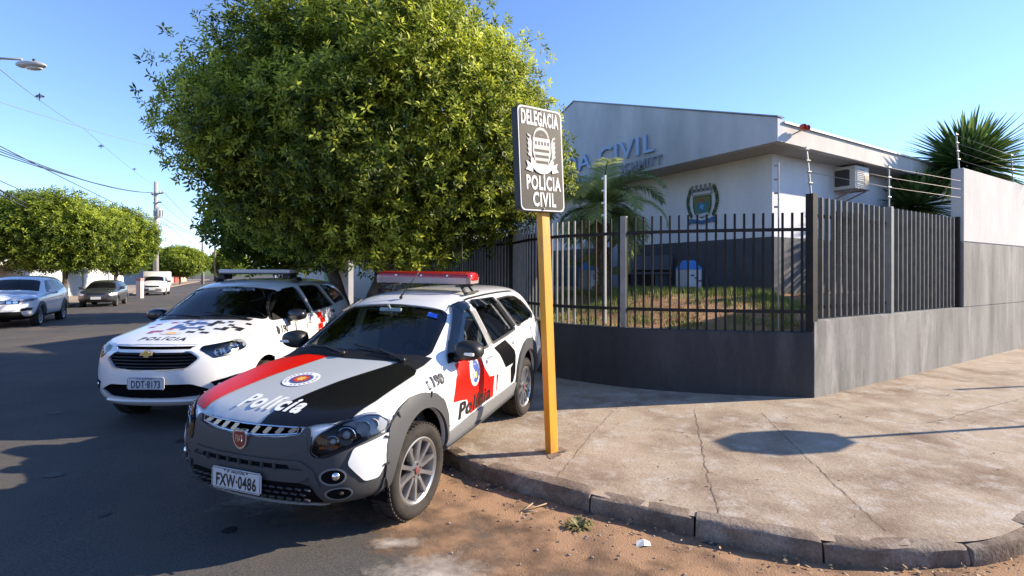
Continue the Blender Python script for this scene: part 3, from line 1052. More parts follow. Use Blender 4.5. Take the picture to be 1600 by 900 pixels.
    for (d, s) in rdoors:
        mir = s < 0
        patch('door_black_field', bvh, P_L, blkp, M_BLACKFILM, d, off=.0090, res=.07, mirror=mir)
        patch('door_black_stripe', bvh, P_L, stripe, M_BLACKFILM, d, off=.0090, res=.07, mirror=mir)
        patch('door_red_field', bvh, P_L, [(-.185, .722), (-.235, .715), (-.205, .62), (-.20, .56), (-.185, .56)], M_RED, d, off=.0090, res=.07, mirror=mir)
        h = P_L.hit(bvh, (-.80, .955), .0)
        bm = bmesh.new(); bm_box(bm, (h.x, s * (h.y + .022), h.z), (.20, .024, .034), bevel=.010)
        obj('handle', bm, M_WHITE, d, True, 40)
    for s in (1, -1):
        me = text_mesh('190', .098, bold=.003, shear=.1)
        pr = Proj((0, 2 * s, 0), (-s, 0, 0), (0, 0, 1), (0, -s, 0))
        text_patch('emergency_number', bvh, pr, me, M_INK, root, off=.009, at=(-s * .965, .925), rot=0.0, sx=1.25)
        bmx = ellipse(1.09 if s > 0 else 1.09, .93, .018, .045, 16)
        patch('phone_mark', bvh, P_L, [(1.105, .945), (1.085, .955), (1.075, .945), (1.092, .937), (1.09, .905), (1.072, .897), (1.08, .887), (1.103, .895)], M_INK, root, off=.009, res=.02, mirror=s < 0)
        me = text_mesh('LC-0486', .055, bold=.001)
        text_patch('roof_pillar_code', bvh, pr, me, M_INK, root, off=.006, at=(s * 1.80, 1.06), sx=.9)
    # door-gap lines on the front wing and tailgate edge
    def seam(name, pr, pts, w, m=M_BLACK, mirror=False, off=.0035, parent=body):
        v2 = []; f = []
        for i, p in enumerate(pts):
            a = Vector(pts[max(0, i - 1)]); b = Vector(pts[min(len(pts) - 1, i + 1)])
            t = (b - a).normalized(); n_ = Vector((-t.y, t.x)) * w / 2
            v2 += [tuple(Vector(p) + n_), tuple(Vector(p) - n_)]
        f = [(2 * i, 2 * i + 1, 2 * i + 3, 2 * i + 2) for i in range(len(pts) - 1)]
        v, f = project(bvh, pr, v2, f, off)
        if mirror: v = [Vector((p.x, -p.y, p.z)) for p in v]
        return obj(name, (v, f), m, parent)
    for s in (False, True):
        seam('roof_channel', P_T, [(.20, .515), (.05, .530), (-.2, .538), (-.6, .545), (-1.0, .542), (-1.4, .53), (-1.75, .512), (-1.93, .49)], .022, mirror=s)
        seam('panel_gap', P_L, [(-.128, 1.0), (-.115, 1.2), (-.105, 1.43)], .012, M_BLACK, mirror=s)
        both('pillar_trim', bvh, [(-.07, 1.02), (-.062, 1.43), (-.145, 1.43), (-.175, 1.02)], M_PLASTIC2, root, off=.0035, res=.1) if not s else None
    # mirrors sit on a black triangle
    both('mirror_base', bvh, round_poly([(.72, 1.005), (.50, 1.17), (.47, 1.01)], .02), M_BLACK, root, off=.012, res=.06, thick=.012)
    mirror_pair(root, .585, .905, 1.10, M_BLACK)
    # tail lamps
    both('tail_lamp', bvh, round_poly([(-1.86, 1.07), (-1.93, 1.13), (-2.06, 1.05), (-2.10, .86), (-1.96, .86)], .03), M_TAIL, root, off=.006, res=.06)
    # --- wheels
    for cx in (wy, -wy):
        for s in (1, -1):
            make_wheel(root, cx, s * .715, .336, .336, .205, .232, 10, s, M_ALLOY, mat('cap_red', (.16, .05, .05), .4), 'ten', steer=R(-4) if cx > 0 else 0)
            bm = bmesh.new()
            prof = ellipse(cx, .36, .40, .45, 24, -10, 190, True)
            for i in range(len(prof) - 1):
                a, b = prof[i], prof[i + 1]
                f = [bm.verts.new((a[0], s * .42, a[1])), bm.verts.new((b[0], s * .42, b[1])), bm.verts.new((b[0], s * .79, b[1])), bm.verts.new((a[0], s * .79, a[1]))]
                bm.faces.new(f)
            f = [bm.verts.new((q[0], s * .42, q[1])) for q in prof]
            bm.faces.new(f)
            bmesh.ops.remove_doubles(bm, verts=bm.verts, dist=.001)
            obj('wheel_arch_liner', bm, M_VOID, root)
    bm = bmesh.new(); bm_box(bm, (-.05, 0, .36), (3.4, 1.0, .12)); bm_box(bm, (1.2, 0, .5), (1.1, 1.0, .25))
    obj('underbody', bm, M_UNDER, root)
    # --- cabin
    steering_and_seats(root, .72, 1.0, .66, -.12, .56)
    bm = bmesh.new(); bm_box(bm, (.36, 0, 1.375), (.03, .23, .065), rot=(0, R(-20), 0), bevel=.012); bm_tube(bm, [(.37, 0, 1.40), (.40, 0, 1.44)], .012, 8)
    obj('rear_view_mirror', bm, mat('mirror_grey', (.25, .3, .3), .2), root, True, 40)
    for (yy, n_) in ((.36, 0), (-.36, 0)):
        bm = bmesh.new(); bm_box(bm, (.20, yy, 1.40), (.12, .34, .016), rot=(0, R(22), 0), bevel=.006)
        obj('sun_visor', bm, mat('visor', (.35, .36, .34), .8), root)
    # stickers and wipers
    text_me = None
    st_ = patch('windscreen_sticker', bvh, PW, [(.40, L * .80), (.50, L * .79), (.485, L * .875), (.395, L * .885)], mat('sticker_blue', (.05, .17, .75), .5), root, off=-.003, res=.1)
    def wsp(y, t, o=.014): return PW.hit(bvh, (y, t * L), o)
    for (y0, y1) in ((.50, -.05), (-.06, -.56)):
        bm = bmesh.new()
        p0, p1 = wsp(y0, -.01, .012), wsp(y1, .13, .012)
        q = [wsp(y0 + (y1 - y0) * t, -.01 + .14 * t, .013) for t in np.linspace(0, 1, 9)]
        bm_tube(bm, q, .009, 6)
        bm_tube(bm, [q[0] + Vector((.05, 0, -.0)), q[4] + nd * .018], .011, 6)
        bmesh.ops.create_uvsphere(bm, u_segments=10, v_segments=6, radius=.02, matrix=Matrix.Translation(q[0] + Vector((.05, 0, .0))))
        obj('wiper', bm, M_BLACK, root, True, 50)
    patch('cowl_panel', bvh, P_T, round_poly([(1.03, .665), (.985, .55), (.968, .45), (.99, .22), (1.0, 0), (.99, -.22), (.968, -.45), (.985, -.55), (1.03, -.665), (.925, -.67), (.80, -.675), (.865, -.45), (.895, -.22), (.905, 0), (.895, .22), (.865, .45), (.80, .675), (.925, .67)], .006), M_BLACK, root, off=.0135, res=.06)
    # --- plate, lightbar, antennas
    licence_plate(root, 2.080, .505, 'FXW·0486', 'SP - ARAÇATUBA', pitch=R(-3))
    bar_x, bar_z = -.33, 1.60
    lb = bmesh.new()
    for s0 in (0,):
        sec = [(-.12, 0), (-.13, .035), (-.105, .075), (0, .092), (.105, .075), (.13, .035), (.12, 0)]
        ys = [-.56, -.545, -.51, .51, .545, .56]
        sc = [.62, .86, 1, 1, .86, .62]
        rr = []
        for y, k in zip(ys, sc):
            rr.append([lb.verts.new((bar_x + q[0] * k, y, bar_z + .035 + q[1] * (.55 + .45 * k))) for q in sec])
        for a, b in zip(rr, rr[1:]):
            for i in range(len(sec)):
                lb.faces.new((a[i], a[(i + 1) % len(sec)], b[(i + 1) % len(sec)], b[i]))
        lb.faces.new(rr[0]); lb.faces.new(rr[-1])
    bmesh.ops.bevel(lb, geom=[e for e in lb.edges], offset=.006, segments=2, affect='EDGES')
    lbo = obj('lightbar', fixn(lb), M_LAMPBAR, root, True, 50)
    bm = bmesh.new()
    lo = [(-.118, -.028), (-.132, .033), (.132, .033), (.118, -.028)]
    rr = []
    for y, k in zip([-.552, -.51, .51, .552], [.82, 1, 1, .82]):
        rr.append([bm.verts.new((bar_x + q[0] * k, y, bar_z + .032 + q[1] * (1 if q[1] < 0 else 1))) for q in lo])
    for a, b in zip(rr, rr[1:]):
        for i in range(4): bm.faces.new((a[i], a[(i + 1) % 4], b[(i + 1) % 4], b[i]))
    bm.faces.new(rr[0]); bm.faces.new(rr[-1])
    obj('lightbar_base', fixn(bm), mat('clear_grey_base', (.36, .27, .26), .3, coat=.6), lbo)
    bm = bmesh.new()
    for y in (-.30, .0, .30):
        bmesh.ops.create_uvsphere(bm, u_segments=10, v_segments=6, radius=.014, matrix=Matrix.Translation((bar_x + .118, y, bar_z + .085)))
    obj('lightbar_screw', bm, M_CHROME, lbo, True)
    for s in (1, -1):
        bm = bmesh.new()
        bm_box(bm, (bar_x, s * .44, bar_z - .02), (.24, .10, .02), bevel=.004)
        bm_bar(bm, (bar_x + .08, s * .44, bar_z - .02), (bar_x + .10, s * .50, 1.50), .03, .02)
        bm_bar(bm, (bar_x - .08, s * .44, bar_z - .02), (bar_x - .10, s * .50, 1.50), .03, .02)
        bm_box(bm, (bar_x, s * .52, 1.512), (.28, .035, .02), rot=(s * R(20), 0, 0))
        obj('lightbar_bracket', bm, M_BLACK, lbo)
    bm = bmesh.new()
    bm_tube(bm, [(.17, -.01, 1.48), (.13, -.01, 1.515)], [.016, .010], 8)
    bm_tube(bm, [(.135, -.01, 1.512), (-.12, -.01 + .10, 1.80)], [.005, .003], 6)
    obj('roof_aerial', bm, M_BLACK, root, True)
    bm = bmesh.new()
    bm_tube(bm, [(-.95, .12, 1.53), (-.95, .12, 1.60)], [.02, .012], 8)
    bm_tube(bm, [(-.95, .12, 1.6), (-.95, .12, 2.05)], [.005, .003], 6)
    obj('whip_aerial', bm, M_BLACK, root, True)
    return root

# ------------------------------------------------------------------ the white police people carrier (behind)
def build_carrier():
    root = thing('police_minivan', 'white police people carrier with pixel pattern bonnet, parked in the tree shade behind the estate', 'police car', (-3.872, 7.595, .050), (0, 0, R(-90.99)))
    st = [
        [(2.12, 0, .945), (2.11, .22, .945), (2.065, .44, .943), (1.97, .62, .945), (1.85, .73, .952), (1.68, .80, .955)],
        [(1.86, 0, 1.02), (1.85, .22, 1.02), (1.82, .44, 1.015), (1.74, .62, 1.003), (1.64, .735, .995), (1.52, .825, .97)],
        [(1.52, 0, 1.085), (1.515, .22, 1.085), (1.49, .44, 1.08), (1.42, .63, 1.065), (1.34, .75, 1.045), (1.26, .85, 1.0)],
        [(1.25, 0, 1.13), (1.245, .23, 1.13), (1.225, .45, 1.127), (1.17, .65, 1.115), (1.10, .765, 1.09), (1.04, .862, 1.035)],
        [(1.19, 0, 1.15), (1.18, .23, 1.15), (1.15, .46, 1.148), (1.07, .685, 1.14), (1.0, .775, 1.115), (.93, .866, 1.05)],
        [(.84, 0, 1.375), (.83, .225, 1.373), (.80, .445, 1.367), (.72, .665, 1.355), (.70, .76, 1.22), (.67, .87, 1.065)],
        [(.50, 0, 1.575), (.49, .22, 1.573), (.465, .42, 1.565), (.38, .635, 1.538), (.36, .75, 1.31), (.34, .872, 1.08)],
        [(.05, 0, 1.635), (.05, .22, 1.633), (.04, .43, 1.622), (.02, .645, 1.577), (.02, .75, 1.33), (.02, .873, 1.09)],
        [(-.5, 0, 1.652), (-.5, .22, 1.65), (-.5, .44, 1.638), (-.5, .65, 1.588), (-.5, .752, 1.34), (-.5, .873, 1.10)],
        [(-1.05, 0, 1.648), (-1.05, .22, 1.646), (-1.05, .44, 1.633), (-1.05, .642, 1.58), (-1.05, .748, 1.35), (-1.05, .868, 1.12)],
        [(-1.55, 0, 1.63), (-1.55, .22, 1.628), (-1.55, .43, 1.612), (-1.53, .62, 1.55), (-1.52, .73, 1.35), (-1.5, .845, 1.14)],
        [(-1.97, 0, 1.585), (-1.965, .21, 1.583), (-1.95, .41, 1.565), (-1.88, .59, 1.50), (-1.85, .70, 1.33), (-1.83, .815, 1.15)],
        [(-2.11, 0, 1.34), (-2.105, .21, 1.34), (-2.09, .43, 1.33), (-2.03, .61, 1.30), (-1.99, .69, 1.23), (-1.96, .785, 1.13)],
        [(-2.20, 0, 1.10), (-2.195, .21, 1.10), (-2.18, .43, 1.10), (-2.13, .61, 1.10), (-2.09, .68, 1.10), (-2.04, .745, 1.09)],
    ]
    rows = [
        dict(z=[(-2.3, .92), (0, .90), (2.2, .82)], xf=2.17, xr=-2.22, dw=.012, dwf=.012, dwr=.02),
        dict(z=[(-2.3, .66), (0, .66), (2.2, .62)], xf=2.19, xr=-2.255, dw=.008, dwf=.04, dwr=.04),
        dict(z=[(-2.3, .44), (0, .42), (2.2, .42)], xf=2.175, xr=-2.25, dw=-.004, dwf=.045, dwr=.04),
        dict(z=[(-2.3, .30), (0, .27), (2.2, .29)], xf=2.12, xr=-2.2, dw=-.03, dwf=.045, dwr=.03),
        dict(z=[(-2.3, .27), (0, .22), (2.2, .265)], xf=1.92, xr=-2.0, dw=-.17),
    ]
    global CAR_ST, CAR_ROWS
    CAR_ST, CAR_ROWS = st, rows
    base = smooth_body(st, rows)
    bvh = bvh_of(base)
    wy = 1.31
    win_f = round_poly([(1.02, 1.12), (.86, 1.27), (.60, 1.445), (.34, 1.505), (.10, 1.52), (.045, 1.44), (-.055, 1.145), (.5, 1.105)], .05)
    win_r = round_poly([(-.13, 1.15), (-.06, 1.53), (-.55, 1.535), (-.72, 1.50), (-.98, 1.195)], .05)
    win_q = round_poly([(-1.07, 1.215), (-.83, 1.525), (-1.2, 1.52), (-1.5, 1.44), (-1.74, 1.29), (-1.62, 1.25)], .06)
    a0, a1 = Vector((1.165, 0, 1.16)), Vector((.515, 0, 1.565))
    ub = (a1 - a0).normalized(); nd = Vector((-ub.z, 0, ub.x)) if ub.x > 0 else Vector((ub.z, 0, -ub.x))
    PW = Proj(a0 + nd, (0, 1, 0), ub, -nd)
    L = (a1 - a0).length
    ws = [(0, .01), (.38, .015), (.68, .055), (.715, .10), (.64, L * .80), (.60, L * .955), (.55, L - .005), (0, L + .005)]
    ws = round_poly(ws + [(-q[0], q[1]) for q in reversed(ws[1:-1])], .05)
    PH = Proj((3.23, 1.64, .90), (-.6, .8, 0), (0, 0, 1), (-.8, -.6, 0))
    hlp = round_poly([(-.215, -.015), (-.185, .02), (.08, .052), (.335, .105), (.24, -.04), (.07, -.095), (-.084, -.112)], .02)
    c1 = bmesh.new()
    for cx in (wy, -wy):
        for s in (1, -1):
            bm_prism(c1, [(q[0], s * .5, q[1]) for q in ellipse(cx, .33, .36, .385, 40)], (0, s * .6, 0))
    c2 = bmesh.new()
    for w in (win_f, win_r, win_q): bm_prism(c2, [(q[0], -1.2, q[1]) for q in w], (0, 2.4, 0))
    c3 = bm_prism(bmesh.new(), [PW.p3(q) for q in ws], -nd * 1.22)
    rear = round_poly([(-.56, 1.17), (.56, 1.17), (.50, 1.50), (-.50, 1.50)], .07)
    bm_prism(c3, [(-2.6, q[0], q[1]) for q in rear], (.72, 0, 0))
    c4 = bmesh.new()
    for s in (1, -1):
        vs = [PH.p3(q) for q in hlp]
        bm_prism(c4, [Vector((v.x, s * v.y, v.z)) for v in vs], Vector((-.8, -.6 * s, 0)) * 1.74)
    gr = round_poly([(-.41, .865), (.41, .865), (.50, .80), (.40, .70), (.2, .682), (-.2, .682), (-.40, .70), (-.50, .80)], .03)
    slot = round_poly([(-.43, .925), (.43, .925), (.40, .893), (-.40, .893)], .012)
    low = round_poly([(-.44, .525), (.44, .525), (.60, .455), (.48, .385), (.2, .37), (-.2, .37), (-.48, .385), (-.60, .455)], .03)
    c5 = prism_x(gr, 2.0, 2.5)
    prism_x(slot, 2.0, 2.5, c5)
    prism_x(low, 1.9, 2.5, c5)
    body = obj('body', cut(base, [c1, c2, c3, c4, c5], .028), M_WHITE, root, True, 32)
    patch('windscreen', bvh, PW, ws, glass_mat('shaded_windscreen', (.60, .68, .70), ior=1.65), root, off=-.012, res=.09)
    def ring(name, pr, outer, inner, m, off, parent, mirror=False):
        k = len(outer)
        v, f = project(bvh, pr, list(outer) + list(inner), [(i, (i + 1) % k, k + (i + 1) % k, k + i) for i in range(k)], off)
        if mirror: v = [Vector((p.x, -p.y, p.z)) for p in v]
        return obj(name, (v, f), m, parent)
    ring('windscreen_seal', PW, [(q[0] * 1.012, L * .5 + (q[1] - L * .5) * 1.02) for q in ws], [(q[0] * .95, L * .5 + (q[1] - L * .5) * .92 + .012) for q in ws], M_BLACKFILM, -.006, root)
    me = text_mesh('POLÍCIA', .115, bold=.002, spacing=1.1)
    text_patch('windscreen_lettering', bvh, PW, me, M_GREYFILM, root, off=-.004, at=(.06, L * .89), sx=1.15)
    for w, nm in ((win_f, 'front_window'), (win_r, 'rear_window'), (win_q, 'quarter_window')):
        both(nm, bvh, w, G_TINT, root, off=-.014, res=.12)
        cx = sum(q[0] for q in w) / len(w); cz = sum(q[1] for q in w) / len(w)
        for mir in (False, True):
            ring('window_seal', P_L, [(cx + (q[0] - cx) * 1.03, cz + (q[1] - cz) * 1.04) for q in w], [(cx + (q[0] - cx) * .96, cz + (q[1] - cz) * .95) for q in w], M_BLACK, .002, root, mirror=mir)
    patch('rear_windscreen', bvh, P_B, rear, G_TINT, root, off=-.012, res=.12)
    # grille, slot and lower intake
    bm = bmesh.new()
    prism_x([(q[0] * 1.05, .77 + (q[1] - .77) * 1.1) for q in gr], 2.02, 2.06, bm)
    g = obj('grille', fixn(bm), M_VOID, root)
    bm = bmesh.new(); prism_x([(q[0] * 1.03, q[1]) for q in slot], 2.0, 2.05, bm)
    obj('upper_grille_slot', fixn(bm), M_VOID, root)
    bm = bmesh.new(); prism_x([(q[0] * 1.03, .45 + (q[1] - .45) * 1.1) for q in low], 1.98, 2.03, bm)
    lw = obj('lower_intake', fixn(bm), M_VOID, root)
    gx = lambda y: 2.165 - .30 * y * y
    for k in range(5):
        z = .705 + k * .036
        hw = .40 + (.07 if 1 <= k <= 3 else .03)
        bm = bmesh.new()
        bm_tube(bm, [(gx(y) - .02, y, z + .12 * y * y * (0)) for y in np.linspace(-hw, hw, 11)], .007, 6)
        obj('grille_slat', bm, M_BLACK, g, True, 50)
    ring('grille_frame', P_F, [(q[0] * 1.035, .775 + (q[1] - .775) * 1.12) for q in gr], gr, mat('satin_chrome', (.55, .56, .58), .3, metal=1), .006, g)
    bm = bmesh.new()
    # winged cross emblem
    cr = [(-.075, -.018), (-.062, .018), (-.028, .018), (-.024, .035), (.032, .035), (.028, .018), (.075, .018), (.062, -.018), (.028, -.018), (.024, -.035), (-.032, -.035), (-.028, -.018)]
    bm_prism(bm, [(2.165, q[0], q[1] + .858) for q in cr], (.025, 0, 0))
    e = obj('emblem', fixn(bm), M_CHROME, root, True, 30)
    bm = bmesh.new()
    bm_prism(bm, [(2.182, q[0] * .86, q[1] * .8 + .858) for q in cr], (.012, 0, 0))
    obj('emblem_field', fixn(bm), M_GOLD, e)
    for s in (1, -1):
        mir = s < 0
        lens = patch('headlight', bvh, PH, hlp, G_LENS, root, off=.004, res=.05, thick=.012, mirror=mir)
        patch('headlight_housing', bvh, PH, [(q[0] * .99, q[1] * .97) for q in hlp], mat('lamp_grey', (.22, .23, .24), .3, metal=.6), lens, off=-.075, res=.05, thick=-.07, mirror=mir)
        nd_ = Vector((.8, .6 * s, 0))
        for (a, z, r_) in ((-.04, -.035, .045), (.06, -.015, .05), (.15, .02, .036), (.22, .045, .02)):
            p = PH.hit(bvh, (a, z), -.05); p = Vector((p.x, s * p.y, p.z))
            bm = bmesh.new()
            bm_lathe(bm, [(r_, .04), (r_ * .95, .043), (r_ * .8, .02), (r_ * .4, .0), (.001, -.01)], 20)
            bm.transform(Matrix.Translation(p) @ nd_.to_track_quat('Y', 'Z').to_matrix().to_4x4())
            obj('reflector', fixn(bm), M_CHROME, lens, True, 60)
        fog = round_poly([(-.12, -.365), (.16, -.315), (.12, -.36), (-.02, -.475)], .015)
        pk = patch('fog_lamp_pocket', bvh, PH, fog, M_VOID, root, off=.004, res=.05, mirror=mir)
        p = PH.hit(bvh, (-.03, -.40), .0); p = Vector((p.x, s * p.y, p.z))
        bm = bmesh.new(); bmesh.ops.create_uvsphere(bm, u_segments=14, v_segments=8, radius=.022, matrix=Matrix.Translation(p - nd_ * .008))
        obj('fog_lamp', bm, M_CHROME, pk, True)
    # bonnet skin and pixel pattern
    ho = [(2.075, 0), (2.065, .25), (2.02, .44), (1.94, .58), (1.83, .665), (1.6, .70), (1.35, .71), (1.2, .68), (1.215, .45), (1.235, .2), (1.24, 0)]
    hd = patch('bonnet', bvh, P_T, ho + [(q[0], -q[1]) for q in reversed(ho[1:-1])], M_WHITE, root, off=.006, res=.06, thick=.008)
    rr = random.Random(5)
    dk = mat('dark_red_film', (.30, .02, .05), .35, coat=.4)
    db = mat('dark_blue_film', (.02, .05, .18), .35, coat=.4)
    def px(x, y, m, n=1, w=.055):
        patch('bonnet_pixel', bvh, P_T, [(x, y), (x + w, y), (x + w, y + w * 1.3 * n), (x, y + w * 1.3 * n)], m, hd, off=.009, res=.08)
    for k in range(9):
        for j in range(-8, 9):
            x = 1.28 + k * .058; y = j * .074
            dens = .85 - abs(k - 4.5) * .05 - abs(j) * .045
            if x > 1.70 and abs(y) < .16: continue
            if x > 1.70 - .03 * abs(j): dens -= .25
            if rr.random() < dens * (.62 if (k + j) % 2 else .50):
                px(x, y, dk if j < -2 or (j < 0 and k > 5) else (db if abs(j) <= 2 else M_INK))
    for y in (-.30, -.23): px(1.70, y, dk, 1.2)
    for y in (.14, .30): px(1.72, y, M_INK, 1.4)
    bx = Proj((0, 0, 3), (0, 1, 0), (-1, 0, 0), (0, 0, -1))
    text_patch('bonnet_lettering', bvh, bx, text_mesh('POLÍCIA', .105, bold=.0015, shear=.12, spacing=1.15), M_INK, hd, off=.010, at=(.02, -1.965), sx=1.2)
    b0 = patch('bonnet_badge', bvh, P_T, ellipse(1.80, 0, .045, .13, 28), M_PLATE, hd, off=.0095, res=.06)
    patch('badge_field', bvh, P_T, ellipse(1.80, 0, .036, .055, 20), M_GOLD, b0, off=.011, res=.06)
    # doors
    df = round_poly([(1.10, .36), (1.13, .62), (1.125, .93), (1.06, 1.08), (.5, 1.09), (-.08, 1.13), (-.10, .8), (-.11, .36)], .04)
    dr = round_poly([(-.13, .36), (-.115, .8), (-.10, 1.13), (-1.02, 1.185), (-1.03, 1.0), (-.97, .72), (-.90, .52), (-.86, .36)], .04)
    for s in (1, -1):
        mir = s < 0
        d = patch('door', bvh, P_L, df, M_WHITE, root, off=.006, res=.07, thick=.008, mirror=mir)
        d2 = patch('door', bvh, P_L, dr, M_WHITE, root, off=.006, res=.07, thick=.008, mirror=mir)
        for (dd, hx, hz) in ((d, .02, 1.01), (d2, -.86, 1.06)):
            h = P_L.hit(bvh, (hx, hz), .0)
            bm = bmesh.new(); bm_box(bm, (h.x, s * (h.y + .024), h.z), (.19, .022, .03), bevel=.009)
            obj('handle', bm, M_WHITE, dd, True, 40)
        b = patch('door_badge', bvh, P_L, ellipse(.20, .97, .075, .085, 28), M_GREYFILM, d, off=.009, res=.06, mirror=mir)
        patch('badge_field', bvh, P_L, ellipse(.20, .97, .062, .07, 24), M_WHITEFILM, b, off=.0105, res=.06, mirror=mir)
        patch('badge_core', bvh, P_L, ellipse(.20, .965, .04, .05, 20), M_GREYFILM, b, off=.012, res=.06, mirror=mir)
        r2 = random.Random(9)
        for k in range(8):
            for j in range(5):
                if r2.random() < .62 - .05 * k + (.2 if k < 2 else 0):
                    x, z = -.20 - k * .095, .70 + j * .085
                    patch('door_pixel', bvh, P_L, [(x, z), (x - .09, z), (x - .09, z + .082), (x, z + .082)], M_RED if k < 3 else (M_INK if r2.random() < .5 else M_GREYFILM), d2, off=.009, res=.09, mirror=mir)
        pr = Proj((0, 2 * s, 0), (-s, 0, 0), (0, 0, 1), (0, -s, 0))
        text_patch('emergency_number', bvh, pr, text_mesh('190', .13, bold=.003, shear=.1), M_INK, root, off=.010, at=(-s * .88, .985), sx=1.0)
        patch('phone_mark', bvh, P_L, ellipse(1.03, .985, .035, .055, 18), M_INK, root, off=.0095, res=.06, mirror=mir)
    for s in (False, True):
        v2 = [(.42, .575), (.0, .59), (-.5, .597), (-1.0, .59), (-1.45, .575), (-1.85, .54)]
    both('mirror_base', bvh, round_poly([(1.0, 1.11), (.90, 1.20), (.84, 1.11)], .02), M_BLACK, root, off=.010, res=.06, thick=.012)
    mirror_pair(root, .70, .96, 1.16, mat('dark_blue_black_shell', (.012, .013, .02), .3, coat=.6), lens=False)
    both('tail_lamp', bvh, round_poly([(-1.86, 1.20), (-1.95, 1.22), (-2.06, 1.10), (-2.11, .88), (-2.0, .90)], .03), M_TAIL, root, off=.006, res=.06)
    patch('bumper_lip', bvh, P_F, round_poly([(-.60, .295), (.60, .295), (.56, .345), (-.56, .345)], .015), M_WHITE, root, off=.020, res=.05, thick=.02)
    both('sill_trim', bvh, round_poly([(.93, .27), (.93, .335), (-.93, .335), (-.93, .27)], .012), M_BLACK, root, off=.008, res=.06, thick=.01)
    for cx in (wy, -wy):
        for s in (1, -1):
            make_wheel(root, cx, s * .765, .318, .318, .195, .205, 7, s, M_BLACK, M_BLACK, 'steel', spoke_mat=mat('grey_wheel_trim', (.30, .30, .31), .4, metal=.4))
            bm = bmesh.new()
            prof = ellipse(cx, .33, .385, .41, 24, -10, 190, True)
            for a, b in zip(prof, prof[1:]):
                bm.faces.new([bm.verts.new(p) for p in ((a[0], s * .45, a[1]), (b[0], s * .45, b[1]), (b[0], s * .83, b[1]), (a[0], s * .83, a[1]))])
            bm.faces.new([bm.verts.new((q[0], s * .45, q[1])) for q in prof])
            bmesh.ops.remove_doubles(bm, verts=bm.verts, dist=.001)
            obj('wheel_arch_liner', bm, M_VOID, root)
    bm = bmesh.new(); bm_box(bm, (0, 0, .32), (3.8, 1.0, .12)); bm_box(bm, (1.3, 0, .5), (1.25, 1.0, .3))
    obj('underbody', bm, M_UNDER, root)
    steering_and_seats(root, .95, 1.08, .70, .0, .60)
    bm = bmesh.new(); bm_box(bm, (.60, 0, 1.475), (.03, .24, .07), rot=(0, R(-20), 0), bevel=.012); bm_tube(bm, [(.61, 0, 1.50), (.63, 0, 1.535)], .012, 8)
    obj('rear_view_mirror', bm, mat('mirror_grey', (.25, .3, .3), .2), root, True, 40)
    for (y0, y1) in ((.54, -.05), (-.06, -.60)):
        q = [PW.hit(bvh, (y0 + (y1 - y0) * t, -.01 + .10 * t), .013) for t in np.linspace(0, 1, 9)]
        bm = bmesh.new(); bm_tube(bm, q, .009, 6)
        obj('wiper', bm, M_BLACK, root, True, 50)
    patch('cowl_panel', bvh, P_T, round_poly([(1.19, .58), (1.235, .30), (1.25, 0), (1.235, -.30), (1.19, -.58), (1.13, -.60), (1.155, -.35), (1.165, 0), (1.155, .35), (1.13, .60)], .01), M_BLACK, root, off=.008, res=.06)
    licence_plate(root, 2.198, .545, 'DDT·8173', 'SP - ARAÇATUBA', ink=mat('plate_blue_ink', (.02, .03, .09), .5))
    # pale lightbar with dark feet
    bm = bmesh.new()
    for (k, w, z0, z1, m_) in ((0, .53, 1.715, 1.785, 0),):
        bm_box(bm, (-.12, 0, 1.752), (.26, 1.08, .062), bevel=.022)
    lb = obj('lightbar', bm, mat('clouded_lens', (.52, .46, .45), .25, coat=.8), root, True, 40)
    bm = bmesh.new(); bm_box(bm, (-.12, 0, 1.718), (.27, 1.09, .018), bevel=.006)
    obj('lightbar_base', bm, M_BLACK, lb)
    for s in (1, -1):
        bm = bmesh.new(); bm_box(bm, (-.12, s * .50, 1.675), (.22, .08, .08), bevel=.015); bm_box(bm, (-.12, s * .60, 1.63), (.20, .05, .06), rot=(s * R(30), 0, 0))
        obj('lightbar_foot', bm, M_BLACK, lb)
    return root

# ------------------------------------------------------------------ parked cars far down the street
def scale_cage(st, rows, kx=1.0, ky=1.0, kz=1.0):
    st = [[(p[0] * kx, p[1] * ky, p[2] * kz) for p in s] for s in st]
    rr = []
    for r in rows:
        q = dict(r)
        q['z'] = [(a * kx, b * kz) for a, b in r['z']]
        q['xf'] *= kx; q['xr'] *= kx
        rr.append(q)
    return st, rr

